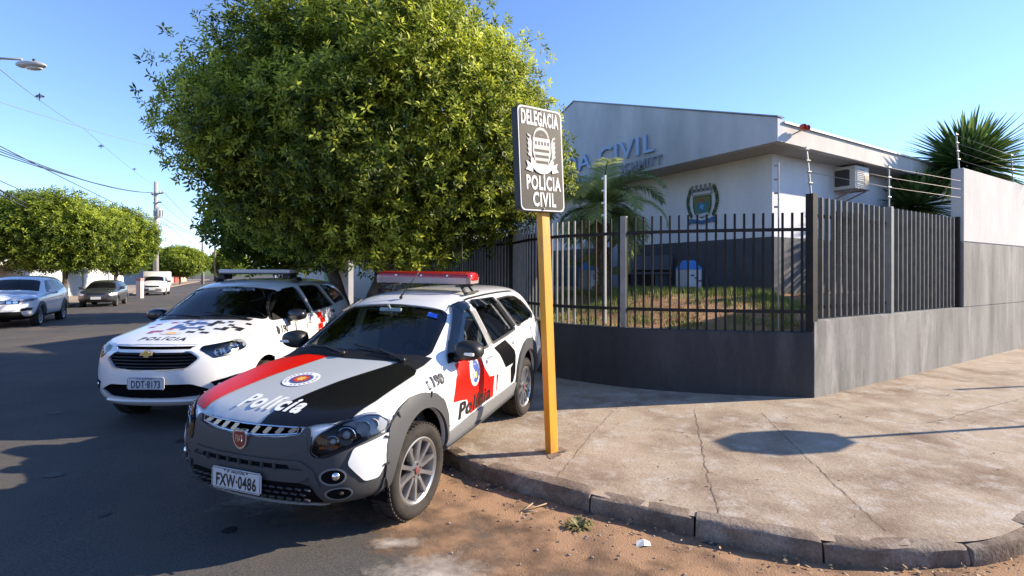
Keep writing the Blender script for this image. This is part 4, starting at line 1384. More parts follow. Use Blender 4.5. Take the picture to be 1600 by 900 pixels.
def far_car(root, st, rows, paint, wb, wins, ws_pts, wheel, arch_r, lamps, clad=None, grille=None, plate=None, glass=None, rim=M_ALLOY, tail=None, liner=.55):
    base = smooth_body(st, rows, 2)
    bvh = bvh_of(base)
    c1 = bmesh.new()
    for cx in (wb, -wb):
        for s in (1, -1):
            bm_prism(c1, [(q[0], s * liner, q[1]) for q in ellipse(cx, wheel[0], arch_r, arch_r, 24)], (0, s * .7, 0))
    body = obj('body', cut(base, [c1], .03), paint, root, True, 35)
    gl = glass or M_BLACKFILM
    for w in wins: both('window', bvh, round_poly(w, .05), gl, root, off=.004, res=.1)
    a0, a1, poly = ws_pts
    ub = (Vector(a1) - Vector(a0)).normalized(); nd = Vector((ub.z, 0, -ub.x))
    if nd.z < 0: nd = -nd
    patch('windscreen', bvh, Proj(Vector(a0) + nd, (0, 1, 0), ub, -nd), round_poly(poly, .05), gl, root, off=.004, res=.1)
    for cx in (wb, -wb):
        for s in (1, -1):
            make_wheel(root, cx, s * wheel[2], wheel[0], wheel[0], wheel[1], wheel[0] * .66, 5, s, rim, M_BLACK, 'pair')
    bm = bmesh.new(); bm_box(bm, (0, 0, .45), (wb * 2 + 1.0, 1.05, .35))
    obj('underbody', bm, M_VOID, root)
    ph = Proj((3.2, 1.6, 0), (-.5, .866, 0), (0, 0, 1), (-.866, -.5, 0))
    for poly, m_ in lamps:
        for s in (1, -1): patch('headlight', bvh, ph, round_poly(poly, .02), m_, root, off=.008, res=.06, thick=.01, mirror=s < 0)
    for poly, m_, off in (clad or []): both('side_cladding', bvh, poly, m_, root, off=off, res=.06, thick=.02)
    for poly, m_, off in (grille or []): patch('grille', bvh, P_F, round_poly(poly, .02), m_, root, off=off, res=.06, thick=.01)
    if tail: both('tail_lamp', bvh, tail, M_TAIL, root, off=.006, res=.06)
    return bvh

EST_ST = EST_ROWS = CAR_ST = CAR_ROWS = None
# ------------------------------------------------------------------ directions and ground lines of the place
V2 = lambda x, y: Vector((x, y))
A = V2(.85, .527).normalized()            # along the cross street, to the right
B = V2(-A.y, A.x)                          # along the main street, away to the left
KERB_H = .10
def ground_px(u, v, z=0.0):                # used once, to lay the kerb and wall lines out in metres
    Y = FPX * (CAM_H - z) / (v - HZ)
    return V2((u - 800) / FPX * Y, Y)

def catmull(pts, n=8):
    P = [Vector(p) for p in pts]
    P = [P[0] * 2 - P[1]] + P + [P[-1] * 2 - P[-2]]
    out = []
    for i in range(1, len(P) - 2):
        a, b, c, d = P[i - 1], P[i], P[i + 1], P[i + 2]
        for k in range(n):
            t = k / n
            out.append(.5 * ((2 * b) + (c - a) * t + (2 * a - 5 * b + 4 * c - d) * t * t + (3 * b - a - 3 * c + d) * t ** 3))
    out.append(P[-2])
    return out

def resample(pts, step):
    P = [Vector(p) for p in pts]
    out = [P[0].copy()]
    acc = 0.0
    for a, b in zip(P, P[1:]):
        L = (b - a).length
        d = step - acc
        while d <= L:
            out.append(a.lerp(b, d / L)); d += step
        acc = (acc + L) % step
    return out

kerb_core = [V2(-2.7, 8.45), V2(-1.75, 6.75), V2(-.78, 4.98), V2(-.25, 4.35), V2(.30, 3.96), V2(.86, 3.61), V2(1.33, 3.38), V2(1.74, 3.18), V2(2.18, 3.06), V2(2.70, 3.08), V2(3.2, 3.20), V2(4.2, 3.72), V2(5.5, 4.50)]
kerb = [kerb_core[0] + B * d for d in (90, 40, 15, 6)] + kerb_core + [kerb_core[-1] + A * d for d in (6, 20, 60)]
kerb = [kerb[0]] + catmull(kerb, 8)[1:]
wall_core = [V2(-.06, 10.0), V2(.26, 8.95), V2(.72, 8.14), V2(1.33, 7.64), V2(1.95, 7.29), V2(2.75, 7.03), V2(4.05, 6.78)]
wall_curve = catmull(wall_core, 8)
wall_far = [V2(-.06, 10.0) + V2(-.52, .854) * d for d in (0, 3, 6, 9.3)]
fence_line = list(reversed(wall_far[1:])) + wall_curve

# ------------------------------------------------------------------ ground
def road_material():
    m = mat('asphalt', (.068, .066, .064), .92, spec=.25, speck=(110, .5), col2=(.105, .094, .081), nscale=.55, ndetail=10, nlo=.36, nhi=.68, bump=.6, bscale=130, bdist=.005,
            col3=(.20, .135, .092), n3scale=.36, n3lo=.53, n3hi=.80)
    return m
_KP = np.array([(p.x, p.y) for p in kerb])
def camber(xy):
    """road crown: 0 at the kerb, 6 cm in mid street, 0 again at the far side"""
    xy = np.atleast_2d(np.asarray(xy, float))
    d = np.full(len(xy), 1e9); sg = np.ones(len(xy))
    for a, b in zip(_KP, _KP[1:]):
        e = b - a; L = e @ e
        t = np.clip(((xy - a) @ e) / L, 0, 1)
        v = xy - (a + t[:, None] * e)
        q = np.hypot(v[:, 0], v[:, 1])
        m = q < d
        cr = e[0] * (xy[:, 1] - a[1]) - e[1] * (xy[:, 0] - a[0])
        d = np.where(m, q, d); sg = np.where(m, cr, sg)
    t = np.where(sg < 0, d, 0) / 9.0
    z = .06 * 4 * t * (1 - t)
    r = np.hypot(xy[:, 0], xy[:, 1])
    return (np.where((t > 0) & (t < 1), z, 0) - .040 * np.exp(-d / .45)) * np.clip((70 - r) / 20, 0, 1)
def road_mesh():
    xs = np.concatenate([[-1800], np.arange(-72, 40.1, .4), [1800]])
    ys = np.concatenate([[-1800], np.arange(-14, 72.1, .4), [1800]])
    X, Y = np.meshgrid(xs, ys)
    P = np.stack([X.ravel(), Y.ravel()], 1)
    z = camber(P)
    nx, ny = len(xs), len(ys)
    V = np.column_stack([P, z]).astype(np.float32)
    i, j = np.meshgrid(np.arange(nx - 1), np.arange(ny - 1))
    a = (j * nx + i).ravel()
    F = np.stack([a, a + 1, a + nx + 1, a + nx], 1).astype(np.int32)
    me = bpy.data.meshes.new('road')
    me.vertices.add(len(V)); me.vertices.foreach_set('co', V.ravel())
    me.loops.add(F.size); me.loops.foreach_set('vertex_index', F.ravel())
    me.polygons.add(len(F))
    me.polygons.foreach_set('loop_start', np.arange(0, F.size, 4, dtype=np.int32)); me.polygons.foreach_set('loop_total', np.full(len(F), 4, dtype=np.int32))
    me.update(calc_edges=True)
    return me
road = obj('road', road_mesh(), road_material(), None, True)
tag(road, kind='structure')

def strip_mesh(line, offs, zs):
    """ribbon: for each line point, points at perpendicular offsets"""
    v = []; n = len(line); k = len(offs)
    for i, p in enumerate(line):
        a, b = line[max(0, i - 1)], line[min(n - 1, i + 1)]
        t = (b - a).normalized(); nrm = V2(-t.y, t.x)
        for o, z in zip(offs, zs):
            q = p + nrm * o
            v.append((q.x, q.y, z))
    f = [(i * k + j, (i + 1) * k + j, (i + 1) * k + j + 1, i * k + j + 1) for i in range(n - 1) for j in range(k - 1)]
    return v, f

# pavement of the corner block: everything behind the kerb
def pavement():
    m = mat('pavement_concrete', (.365, .298, .225), .93, spec=.2, speck=(85, .26), col2=(.175, .122, .085), nscale=1.35, ndetail=15, nlo=.44, nhi=.70, bump=.7, bscale=38, bdist=.007,
            col3=(.43, .395, .35), n3scale=4.5, n3lo=.50, n3hi=.74)
    inner = []
    n = len(kerb)
    for i, p in enumerate(kerb):
        t = (kerb[min(n - 1, i + 1)] - kerb[max(0, i - 1)]).normalized()
        inner.append(p + V2(-t.y, t.x) * .05)
    back = [V2(60, 60), V2(-10, 120)]
    poly = inner + back
    bm = bmesh.new()
    vs = [bm.verts.new((p.x, p.y, KERB_H)) for p in poly]
    es = [bm.edges.new((vs[i], vs[(i + 1) % len(vs)])) for i in range(len(vs))]
    bmesh.ops.triangle_fill(bm, edges=es, use_beauty=True)
    fixn(bm)
    if sum(f.normal.z for f in bm.faces) < 0: bmesh.ops.reverse_faces(bm, faces=bm.faces)
    return tag(obj('pavement', bm, m), kind='structure')
pav = pavement()

# joints and cracks of the slabs, cut as thin dark gaps lying 4 mm proud
def cracks():
    lines = [[(1085, 640), (1095, 690), (1103, 730), (1112, 765), (1128, 812)], [(1190, 645), (1245, 700), (1285, 738), (1320, 772), (1388, 834)],
             [(1272, 626), (1355, 648), (1440, 662), (1530, 640), (1640, 612)], [(962, 640), (930, 672), (890, 722), (862, 756)], [(900, 655), (1000, 668), (1100, 680)],
             [(1440, 662), (1500, 690), (1600, 712)], [(1535, 650), (1570, 655), (1610, 668)], [(1010, 610), (962, 640)]]
    bm = bmesh.new()
    rr = random.Random(3)
    for li, ln in enumerate(lines):
        P = [ground_px(u, v, KERB_H) for u, v in ln]
        P = resample(catmull(P, 6), .05)
        prev = None
        for i, p in enumerate(P):
            a, b = P[max(0, i - 1)], P[min(len(P) - 1, i + 1)]
            t = (b - a).normalized(); nr = V2(-t.y, t.x)
            w = rr.uniform(.0012, .0042) * (1.0 if li < 3 else .7)
            c = p + nr * rr.uniform(-.010, .010)
            cur = (bm.verts.new((*(c + nr * w), KERB_H + .004)), bm.verts.new((*(c - nr * w), KERB_H + .004)))
            if prev: bm.faces.new((prev[0], cur[0], cur[1], prev[1]))
            prev = cur
    fixn(bm)
    o = obj('pavement_cracks', bm, mat('crack_dirt', (.13, .095, .07), .95))
    tag(o, kind='structure')
cracks()

# kerb stones, each one a worn block
KERB_MAT = mat('kerb_stone', (.255, .195, .145), .9, speck=(60, .28), col2=(.075, .048, .034), nscale=2.6, ndetail=8, nlo=.35, nhi=.65, bump=.7, bscale=26, bdist=.012, col3=(.34, .30, .26), n3scale=1.9, n3lo=.55, n3hi=.72)
def kerbs():
    rr = random.Random(12)
    near = [p for p in kerb]
    # walk along the kerb from 12 m up the main street to 12 m along the cross street
    pts = resample(near, .05)
    seg = []
    keep = [p for p in pts if (p - V2(1, 5)).length < 16]
    far1 = [p for p in pts if (p - V2(1, 5)).length >= 16]
    i = 0
    while i < len(keep) - 4:
        L = rr.randint(12, 20)
        s = keep[i:i + L + 1]
        i += L
        if len(s) < 4: break
        bm = bmesh.new()
        n = len(s)
        rings = []
        dz = rr.uniform(-.012, .014); dn = rr.uniform(-.014, .014)
        sub = s[::2] if (s[-1] in s[::2]) else s[::2] + [s[-1]]
        for k, p in enumerate(sub):
            a, b = sub[max(0, k - 1)], sub[min(len(sub) - 1, k + 1)]
            t = (b - a).normalized(); nr = V2(-t.y, t.x)
            e = min(k, len(sub) - 1 - k)
            sh = .010 if e == 0 else 0
            pr = p + t * (.008 if k == 0 else (-.008 if k == len(sub) - 1 else 0))
            prof = [(.0, -.09), (-.003, .0), (.002, KERB_H * .80), (.014, KERB_H - .002), (.040, KERB_H + .006), (.135, KERB_H + .006), (.140, .02)]
            ring = []
            for (o_, z_) in prof:
                jit = rr.uniform(-.007, .007)
                q = pr + nr * (o_ + dn + jit)
                ring.append(bm.verts.new((q.x, q.y, z_ + (dz + rr.uniform(-.005, .006) if z_ > .05 else 0) - (sh if z_ > .06 else 0))))
            rings.append(ring)
        for r0, r1 in zip(rings, rings[1:]):
            for j in range(len(r0) - 1): bm.faces.new((r0[j], r0[j + 1], r1[j + 1], r1[j]))
        bm.faces.new(rings[0]); bm.faces.new(rings[-1])
        fixn(bm)
        o = obj('kerb_stone', bm, KERB_MAT, None, True, 38)
        tag(o, kind='structure')
    for side in (0, 1):
        f = [p for p in far1 if (p.x < 0) == (side == 0)]
        f = f[::40] + [f[-1]]
        v, fc = strip_mesh(f, [0, .02, .13], [0, KERB_H, KERB_H + .004])
        tag(obj('kerb_line', (v, fc), KERB_MAT), kind='structure')
kerbs()

# red earth washed against the kerb: thin layer that fades out into the road
def dirt():
    m = bpy.data.materials.new('red_earth')
    m.use_nodes = True
    nt = m.node_tree
    b = nt.nodes['Principled BSDF']
    b.inputs['Roughness'].default_value = .95
    b.inputs['Specular IOR Level'].default_value = .15
    tc = nt.nodes.new('ShaderNodeTexCoord')
    at = nt.nodes.new('ShaderNodeAttribute'); at.attribute_name = 'cover'
    n1 = nt.nodes.new('ShaderNodeTexNoise'); n1.inputs['Scale'].default_value = 1.6; n1.inputs['Detail'].default_value = 9; n1.inputs['Roughness'].default_value = .65
    n2 = nt.nodes.new('ShaderNodeTexNoise'); n2.inputs['Scale'].default_value = 4.5; n2.inputs['Detail'].default_value = 8
    n3 = nt.nodes.new('ShaderNodeTexNoise'); n3.inputs['Scale'].default_value = 90; n3.inputs['Detail'].default_value = 4
    for n in (n1, n2, n3): nt.links.new(tc.outputs['Object'], n.inputs['Vector'])
    mx = nt.nodes.new('ShaderNodeMix'); mx.data_type = 'RGBA'
    mx.inputs[6].default_value = (.33, .205, .122, 1); mx.inputs[7].default_value = (.165, .105, .068, 1)
    r2 = nt.nodes.new('ShaderNodeMapRange'); r2.inputs[1].default_value = .42; r2.inputs[2].default_value = .68
    nt.links.new(n2.outputs[0], r2.inputs[0]); nt.links.new(r2.outputs[0], mx.inputs[0])
    nt.links.new(mx.outputs[2], b.inputs['Base Color'])
    bp = nt.nodes.new('ShaderNodeBump'); bp.inputs['Strength'].default_value = .8; bp.inputs['Distance'].default_value = .008
    nt.links.new(n3.outputs[0], bp.inputs['Height']); nt.links.new(bp.outputs[0], b.inputs['Normal'])
    ad = nt.nodes.new('ShaderNodeMath'); ad.operation = 'MULTIPLY_ADD'
    nt.links.new(n1.outputs[0], ad.inputs[0]); ad.inputs[1].default_value = 1.5; nt.links.new(at.outputs['Fac'], ad.inputs[2])
    rg = nt.nodes.new('ShaderNodeMapRange'); rg.inputs[1].default_value = 1.02; rg.inputs[2].default_value = 1.35
    nt.links.new(ad.outputs[0], rg.inputs[0])
    tr = nt.nodes.new('ShaderNodeBsdfTransparent')
    ms = nt.nodes.new('ShaderNodeMixShader')
    nt.links.new(rg.outputs[0], ms.inputs[0]); nt.links.new(tr.outputs[0], ms.inputs[1]); nt.links.new(b.outputs[0], ms.inputs[2])
    nt.links.new(ms.outputs[0], nt.nodes['Material Output'].inputs[0])
    ln = [p for p in resample(kerb, .15) if (p - V2(1, 5)).length < 12]
    offs = [.02, -.05, -.12, -.22, -.35, -.5, -.7, -.95, -1.25, -1.6, -2.0, -2.6]
    cov = [.95, .92, .88, .82, .74, .64, .55, .45, .36, .25, .1, -.3]
    zs = [.014, .014, .013, .011, .009, .007, .006, .005, .005, .004, .004, .004]
    rr = random.Random(5)
    v, f = strip_mesh(ln, offs, zs)
    k = len(offs)
    cz = camber([(p[0], p[1]) for p in v])
    v = [(p[0], p[1], p[2] + cz[i] + .003 + (rr.uniform(-.006, .008) if i % k in (1, 2, 3) else 0)) for i, p in enumerate(v)]
    o = obj('roadside_earth', (v, f), m, None, True)
    a = o.data.attributes.new('cover', 'FLOAT', 'POINT')
    vals = []
    for i in range(len(v)):
        p = ln[i // k]
        # most of it lies in the bend by the car, little up the street
        u = max(0.0, min(1.0, (p.x + 1.6) / 1.2))
        u2 = 1.0 - max(0.0, min(.35, (p.x - 2.2) * .2))
        vals.append(cov[i % k] * (.35 + .65 * u) * u2)
    a.data.foreach_set('value', vals)
    tag(o, kind='stuff', label='red earth washed along the foot of the kerb')
dirt()

def pale_dust():
    """spilled pale powder on the asphalt"""
    m = bpy.data.materials.new('pale_dust'); m.use_nodes = True
    nt = m.node_tree; b = nt.nodes['Principled BSDF']
    b.inputs['Base Color'].default_value = (.46, .40, .34, 1); b.inputs['Roughness'].default_value = .95
    tc = nt.nodes.new('ShaderNodeTexCoord')
    n1 = nt.nodes.new('ShaderNodeTexNoise'); n1.inputs['Scale'].default_value = 5; n1.inputs['Detail'].default_value = 10; n1.inputs['Roughness'].default_value = .7
    nt.links.new(tc.outputs['Object'], n1.inputs['Vector'])
    at = nt.nodes.new('ShaderNodeAttribute'); at.attribute_name = 'cover'
    ad = nt.nodes.new('ShaderNodeMath'); ad.operation = 'MULTIPLY_ADD'; ad.inputs[1].default_value = 1.6
    nt.links.new(n1.outputs[0], ad.inputs[0]); nt.links.new(at.outputs['Fac'], ad.inputs[2])
    rg = nt.nodes.new('ShaderNodeMapRange'); rg.inputs[1].default_value = 1.1; rg.inputs[2].default_value = 1.75
    nt.links.new(ad.outputs[0], rg.inputs[0])
    tr = nt.nodes.new('ShaderNodeBsdfTransparent'); ms = nt.nodes.new('ShaderNodeMixShader')
    nt.links.new(rg.outputs[0], ms.inputs[0]); nt.links.new(tr.outputs[0], ms.inputs[1]); nt.links.new(b.outputs[0], ms.inputs[2])
    nt.links.new(ms.outputs[0], nt.nodes['Material Output'].inputs[0])
    for (cx, cy, rx, ry) in ((-.45, 2.88, .75, .42), (-.75, 3.25, .3, .14), (-1.9, 3.9, .6, .5)):
        v = []; f = []; vals = []
        N, K = 28, 6
        for j in range(K + 1):
            for i in range(N):
                t = 2 * math.pi * i / N
                v.append((cx + rx * j / K * math.cos(t), cy + ry * j / K * math.sin(t), .0085)); vals.append(.95 - 1.1 * (j / K))
        for j in range(K):
            for i in range(N):
                f.append((j * N + i, (j + 1) * N + i, (j + 1) * N + (i + 1) % N, j * N + (i + 1) % N))
        cz = camber([(p[0], p[1]) for p in v])
        v = [(p[0], p[1], p[2] + cz[i] + .004) for i, p in enumerate(v)]
        o = obj('pale_dust', (v, f), m, None, True)
        a = o.data.attributes.new('cover', 'FLOAT', 'POINT'); a.data.foreach_set('value', vals)
        tag(o, kind='stuff', label='patch of pale dust on the asphalt')
pale_dust()

def litter():
    """dry leaves and pebbles collected along the kerb"""
    rr = random.Random(21)
    bm = bmesh.new()
    ln = [p for p in resample(kerb, .06) if -1.0 < p.x < 6]
    for k in range(520):
        i = rr.randrange(1, len(ln) - 1)
        t = (ln[i + 1] - ln[i - 1]).normalized(); nr = V2(-t.y, t.x)
        p = ln[i] - nr * abs(rr.gauss(.05, .16))
        s = rr.uniform(.008, .026)
        a = rr.uniform(0, 6.28); z = rr.uniform(-.015, .01)
        d = V2(math.cos(a), math.sin(a)) * s; e = V2(-d.y, d.x) * .45
        q = [p - d, p + e, p + d, p - e]
        bm.faces.new([bm.verts.new((c.x, c.y, z + rr.uniform(0, .014))) for c in q])
    o = obj('dry_leaves', bm, mat('dry_leaf', (.22, .13, .06), .8, col2=(.40, .30, .17), nscale=20))
    tag(o, kind='stuff', label='dry leaves along the kerb')
    bm = bmesh.new()
    for k in range(620):
        i = rr.randrange(1, len(ln) - 1)
        t = (ln[i + 1] - ln[i - 1]).normalized(); nr = V2(-t.y, t.x)
        p = ln[i] - nr * abs(rr.gauss(.1, .4))
        s = rr.uniform(.004, .014)
        bmesh.ops.create_icosphere(bm, subdivisions=1, radius=s, matrix=Matrix.Translation((p.x, p.y, .014 + float(camber([(p.x, p.y)])[0]))) @ Matrix.Diagonal((1, rr.uniform(.6, 1), .6, 1)))
    o = obj('gravel', bm, mat('gravel', (.18, .12, .09), .9, col2=(.35, .29, .24), nscale=14))
    tag(o, kind='stuff', label='small stones on the earth by the kerb')
    bm = bmesh.new()
    p = ground_px(1005, 852)
    gz = float(camber([(p.x, p.y)])[0]) + .012
    vs = [bm.verts.new((p.x + x, p.y + y, gz + z)) for x, y, z in ((-.05, -.02, .0), (0, -.03, .015), (.05, -.01, .004), (-.04, .02, .02), (.01, .025, .03), (.05, .03, .01))]
    bm.faces.new((vs[0], vs[1], vs[4], vs[3])); bm.faces.new((vs[1], vs[2], vs[5], vs[4]))
    tag(obj('paper_scrap', bm, mat('paper', (.7, .68, .64), .8)), 'crumpled scrap of white paper on the red earth below the kerb', 'litter')
    # a small weed
    p = ground_px(905, 822)
    bm = bmesh.new()
    gz = float(camber([(p.x, p.y)])[0]) + .008
    for k in range(60):
        a = rr.uniform(0, 6.28); l = rr.uniform(.04, .13); h = rr.uniform(.01, .05)
        d = V2(math.cos(a), math.sin(a)); e = V2(-d.y, d.x) * .007
        s = V2(p.x, p.y) + d * rr.uniform(0, .03)
        m_ = s + d * l * .6; t = s + d * l
        v = [bm.verts.new((*(s - e), gz)), bm.verts.new((*(s + e), gz)), bm.verts.new((*(m_ + e * 1.4), gz + h)), bm.verts.new((*(m_ - e * 1.4), gz + h)), bm.verts.new((*t, gz + h * .8))]
        bm.faces.new(v[:4]); bm.faces.new((v[3], v[2], v[4]))
    tag(obj('weed', bm, mat('weed_green', (.10, .12, .03), .7, col2=(.25, .19, .07), nscale=30)), 'small dry weed growing in the red earth by the kerb', 'plant')
    p = ground_px(815, 800); gz = float(camber([(p.x, p.y)])[0]) + .016
    bm = bmesh.new()
    for a, l in ((.5, .22), (.9, .14), (-.2, .12)):
        bm_tube(bm, [(p.x, p.y, gz), (p.x + math.cos(a) * l, p.y + math.sin(a) * l, gz + .012)], .005, 5)
    tag(obj('twig', bm, mat('twig', (.35, .26, .16), .8)), 'forked dry twig lying in the gutter below the yellow post', 'litter')
litter()

def road_wear():
    """patches, oil spots and tyre-polished tracks lying in the asphalt"""
    rr = random.Random(14)
    mp = mat('asphalt_patch', (.034, .034, .035), .9, speck=(150, .4), col2=(.055, .052, .05), nscale=3, bump=.5, bscale=120, bdist=.005)
    mo = mat('oil_spot', (.018, .018, .019), .55, spec=.3, col2=(.03, .03, .03), nscale=8)
    def blob(name, cx, cy, rx, ry, m, dz, ang=0.0, rough=.18, n=40):
        ph = [rr.uniform(0, 6.28) for _ in range(4)]
        pts = []
        for i in range(n):
            t = 2 * math.pi * i / n
            r = 1 + rough * (math.sin(2 * t + ph[0]) * .5 + math.sin(3 * t + ph[1]) * .4 + math.sin(7 * t + ph[2]) * .25 + math.sin(13 * t + ph[3]) * .15)
            x, y = rx * r * math.cos(t), ry * r * math.sin(t)
            pts.append((cx + x * math.cos(ang) - y * math.sin(ang), cy + x * math.sin(ang) + y * math.cos(ang)))
        q, tr = cdt_fill(pts, max(.12, min(rx, ry) / 3))
        z = camber(q)
        tag(obj(name, ([(p[0], p[1], z[i] + dz) for i, p in enumerate(q)], tr), m, None, True), kind='structure')
    for (x, y, a, b) in ((-2.6, 4.6, .10, .07), (-3.4, 5.2, .06, .05), (-1.9, 3.4, .05, .04), (-4.6, 7.0, .16, .1), (-5.6, 6.2, .07, .06), (-2.9, 3.6, .04, .03), (-3.9, 4.3, .08, .06)):
        blob('oil_stain', x, y, a, b, mo, .006, rr.uniform(0, 3))
    # cracks sealed with dirt
    bm = bmesh.new()
    for (x, y, a, L) in ((-7.5, 11, 2.1, 8), (-1.2, 2.6, .4, 1.6)):
        p = V2(x, y); prev = None
        for k in range(int(L / .06)):
            a += rr.gauss(0, .16); a += (2.1 - a) * .02
            p = p + V2(math.cos(a), math.sin(a)) * .06
            nr = V2(-math.sin(a), math.cos(a)) * rr.uniform(.002, .006)
            z = float(camber([(p.x, p.y)])[0]) + .0045
            cur = (bm.verts.new((*(p + nr), z)), bm.verts.new((*(p - nr), z)))
            if prev: bm.faces.new((prev[0], cur[0], cur[1], prev[1]))
            prev = cur
    fixn(bm)
    tag(obj('road_cracks', bm, mat('road_crack', (.022, .021, .02), .95)), kind='structure')
    # grit and fallen leaves on the pavement
    bm = bmesh.new()
    for k in range(150):
        x, y = rr.uniform(-.2, 7), rr.uniform(3.4, 9)
        if (V2(x, y) - V2(1.9, 7.2)).length > 4.4 or y < 3.4 + abs(x - 2.2) * .28: continue
        s = rr.uniform(.006, .022); a = rr.uniform(0, 6.28)
        d = V2(math.cos(a), math.sin(a)) * s; e = V2(-d.y, d.x) * .5
        q = [V2(x, y) - d, V2(x, y) + e, V2(x, y) + d, V2(x, y) - e]
        bm.faces.new([bm.verts.new((c.x, c.y, KERB_H + .005 + rr.uniform(0, .012))) for c in q])
    tag(obj('pavement_leaves', bm, mat('dry_leaf', (.22, .13, .06), .8)), 'dry leaves scattered on the pavement', 'leaves', kind='stuff')
road_wear()

# ------------------------------------------------------------------ retaining wall, fence, gate, white wall
M_DARKRENDER = mat('dark_painted_render', (.050, .051, .054), .85, col2=(.030, .031, .033), nscale=1.6, ndetail=9, bump=.35, bscale=60, bdist=.004, speck=(60, .15), stretch=(1, 1, .2), col3=(.10, .10, .10), n3scale=1.1, n3lo=.56, n3hi=.75)
M_GREYRENDER = mat('weathered_grey_render', (.245, .24, .228), .9, speck=(60, .14), col2=(.115, .114, .110), nscale=1.9, ndetail=12, nlo=.38, nhi=.68, bump=.35, bscale=55, bdist=.004, stretch=(1, 1, .22), col3=(.33, .315, .295), n3scale=3.2, n3lo=.53, n3hi=.72)
M_WHITERENDER = mat('white_render', (.60, .59, .575), .9, speck=(50, .06), col2=(.46, .45, .435), nscale=1.3, ndetail=11, bump=.2, bscale=70, bdist=.003, stretch=(1, 1, .4))
M_IRON = mat('dark_painted_iron', (.018, .018, .019), .7, spec=.2, col2=(.034, .029, .025), nscale=6, bump=.1, bscale=60)
M_IRONLIGHT = mat('grey_and_sunlit_iron', (.26, .255, .24), .5, col2=(.19, .185, .18), nscale=5)  # grey paint on the posts; on the side bars, sunlight put into the colour
G0 = V2(4.05, 6.78)                        # outer wall corner
def gp(t, off=0.0):
    q = G0 + A * t + V2(A.y, -A.x) * -off   # +off goes inside
    return q
TW = 5.30                                  # gate length
def extrude_line(line, t, z0, z1, bevel=.012):
    """thick wall along a polyline, thickness to the left (inside)"""
    n = len(line); v = []
    for i, p in enumerate(line):
        d = (line[min(n - 1, i + 1)] - line[max(0, i - 1)]).normalized(); nr = V2(-d.y, d.x)
        q = p + nr * t
        v += [(p.x, p.y, z0), (p.x, p.y, z1), (q.x, q.y, z1), (q.x, q.y, z0)]
    f = []
    for i in range(n - 1):
        for j in range(4):
            f.append((i * 4 + j, (i + 1) * 4 + j, (i + 1) * 4 + (j + 1) % 4, i * 4 + (j + 1) % 4))
    f.append((0, 1, 2, 3)); f.append(tuple((n - 1) * 4 + j for j in (3, 2, 1, 0)))
    bm = bmesh.new()
    vs = [bm.verts.new(p) for p in v]
    for q in f: bm.faces.new([vs[i] for i in q])
    fixn(bm)
    if bevel:
        es = [e for e in bm.edges if len(e.link_faces) == 2 and e.calc_face_angle() > 1.0]
        bmesh.ops.bevel(bm, geom=es, offset=bevel, segments=2, affect='EDGES')
    return bm

rw = thing('retaining_wall', 'low curved dark grey wall under the iron fence at the corner', 'wall', (0, 0, 0))
obj('wall', extrude_line(fence_line, .18, KERB_H - .15, .975), M_DARKRENDER, rw, True, 30)
rw2 = thing('street_wall', 'weathered grey concrete wall under the slatted gate, along the right pavement', 'wall', (0, 0, 0))
lw = [gp(.0, -.004), gp(TW), gp(20)]
obj('wall', extrude_line([gp(0.0), gp(5.3), gp(12), gp(24)], .20, KERB_H - .15, 1.13), M_GREYRENDER, rw2)
ww = thing('boundary_wall', 'tall wall painted white above and grey below, right of the slatted gate', 'wall', (0, 0, 0))
obj('lower_wall', extrude_line([gp(TW, .004), gp(12, .004), gp(24, .004)], .19, 1.13, 2.38), M_GREYRENDER, ww)
obj('upper_wall', extrude_line([gp(TW, .002), gp(12, .002), gp(24, .002)], .194, 2.38, 3.78), M_WHITERENDER, ww)

# curved iron fence
fl_in = []
n_ = len(fence_line)
for i, p in enumerate(fence_line):
    d = (fence_line[min(n_ - 1, i + 1)] - fence_line[max(0, i - 1)]).normalized()
    fl_in.append(p + V2(-d.y, d.x) * .07)
fence = thing('iron_fence', 'dark iron railing with square bars on top of the curved low wall', 'fence', (0, 0, 0))
bm = bmesh.new(); bm_sunlit = bmesh.new()
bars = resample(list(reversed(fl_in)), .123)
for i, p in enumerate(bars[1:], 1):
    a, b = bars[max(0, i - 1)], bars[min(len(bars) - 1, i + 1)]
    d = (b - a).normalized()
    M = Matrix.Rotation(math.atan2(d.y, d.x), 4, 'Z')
    bm_box(bm if p.x > 1.08 else bm_sunlit, (p.x, p.y, (.975 + 2.60) / 2), (.026, .026, 2.60 - .975), rot=M)
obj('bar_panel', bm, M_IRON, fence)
obj('bar_panel', bm_sunlit, M_IRONLIGHT, fence)  # same railing as the front bars, coloured paler to paint in sunlight
for z in (1.25, 2.37):
    bm = bmesh.new()
    for a, b in zip(fl_in, fl_in[1:]): bm_bar(bm, (a.x, a.y, z), (b.x, b.y, z), .028, .045)
    obj('rail', bm, M_IRON, fence)
for idx in (-8 * 3 + 3, 3, 0):
    p = fl_in[idx]
    a, b = fl_in[max(idx - 1, -len(fl_in))], fl_in[min(idx + 1, len(fl_in) - 1)] if idx >= 0 else fl_in[min(idx + 1, -1)]
    d = (b - a).normalized()
    bm = bmesh.new(); bm_box(bm, (p.x, p.y, (.975 + 2.62) / 2), (.085, .085, 2.62 - .975), rot=Matrix.Rotation(math.atan2(d.y, d.x), 4, 'Z'))
    obj('post', bm, M_IRONLIGHT if idx == -21 else M_IRON, fence)
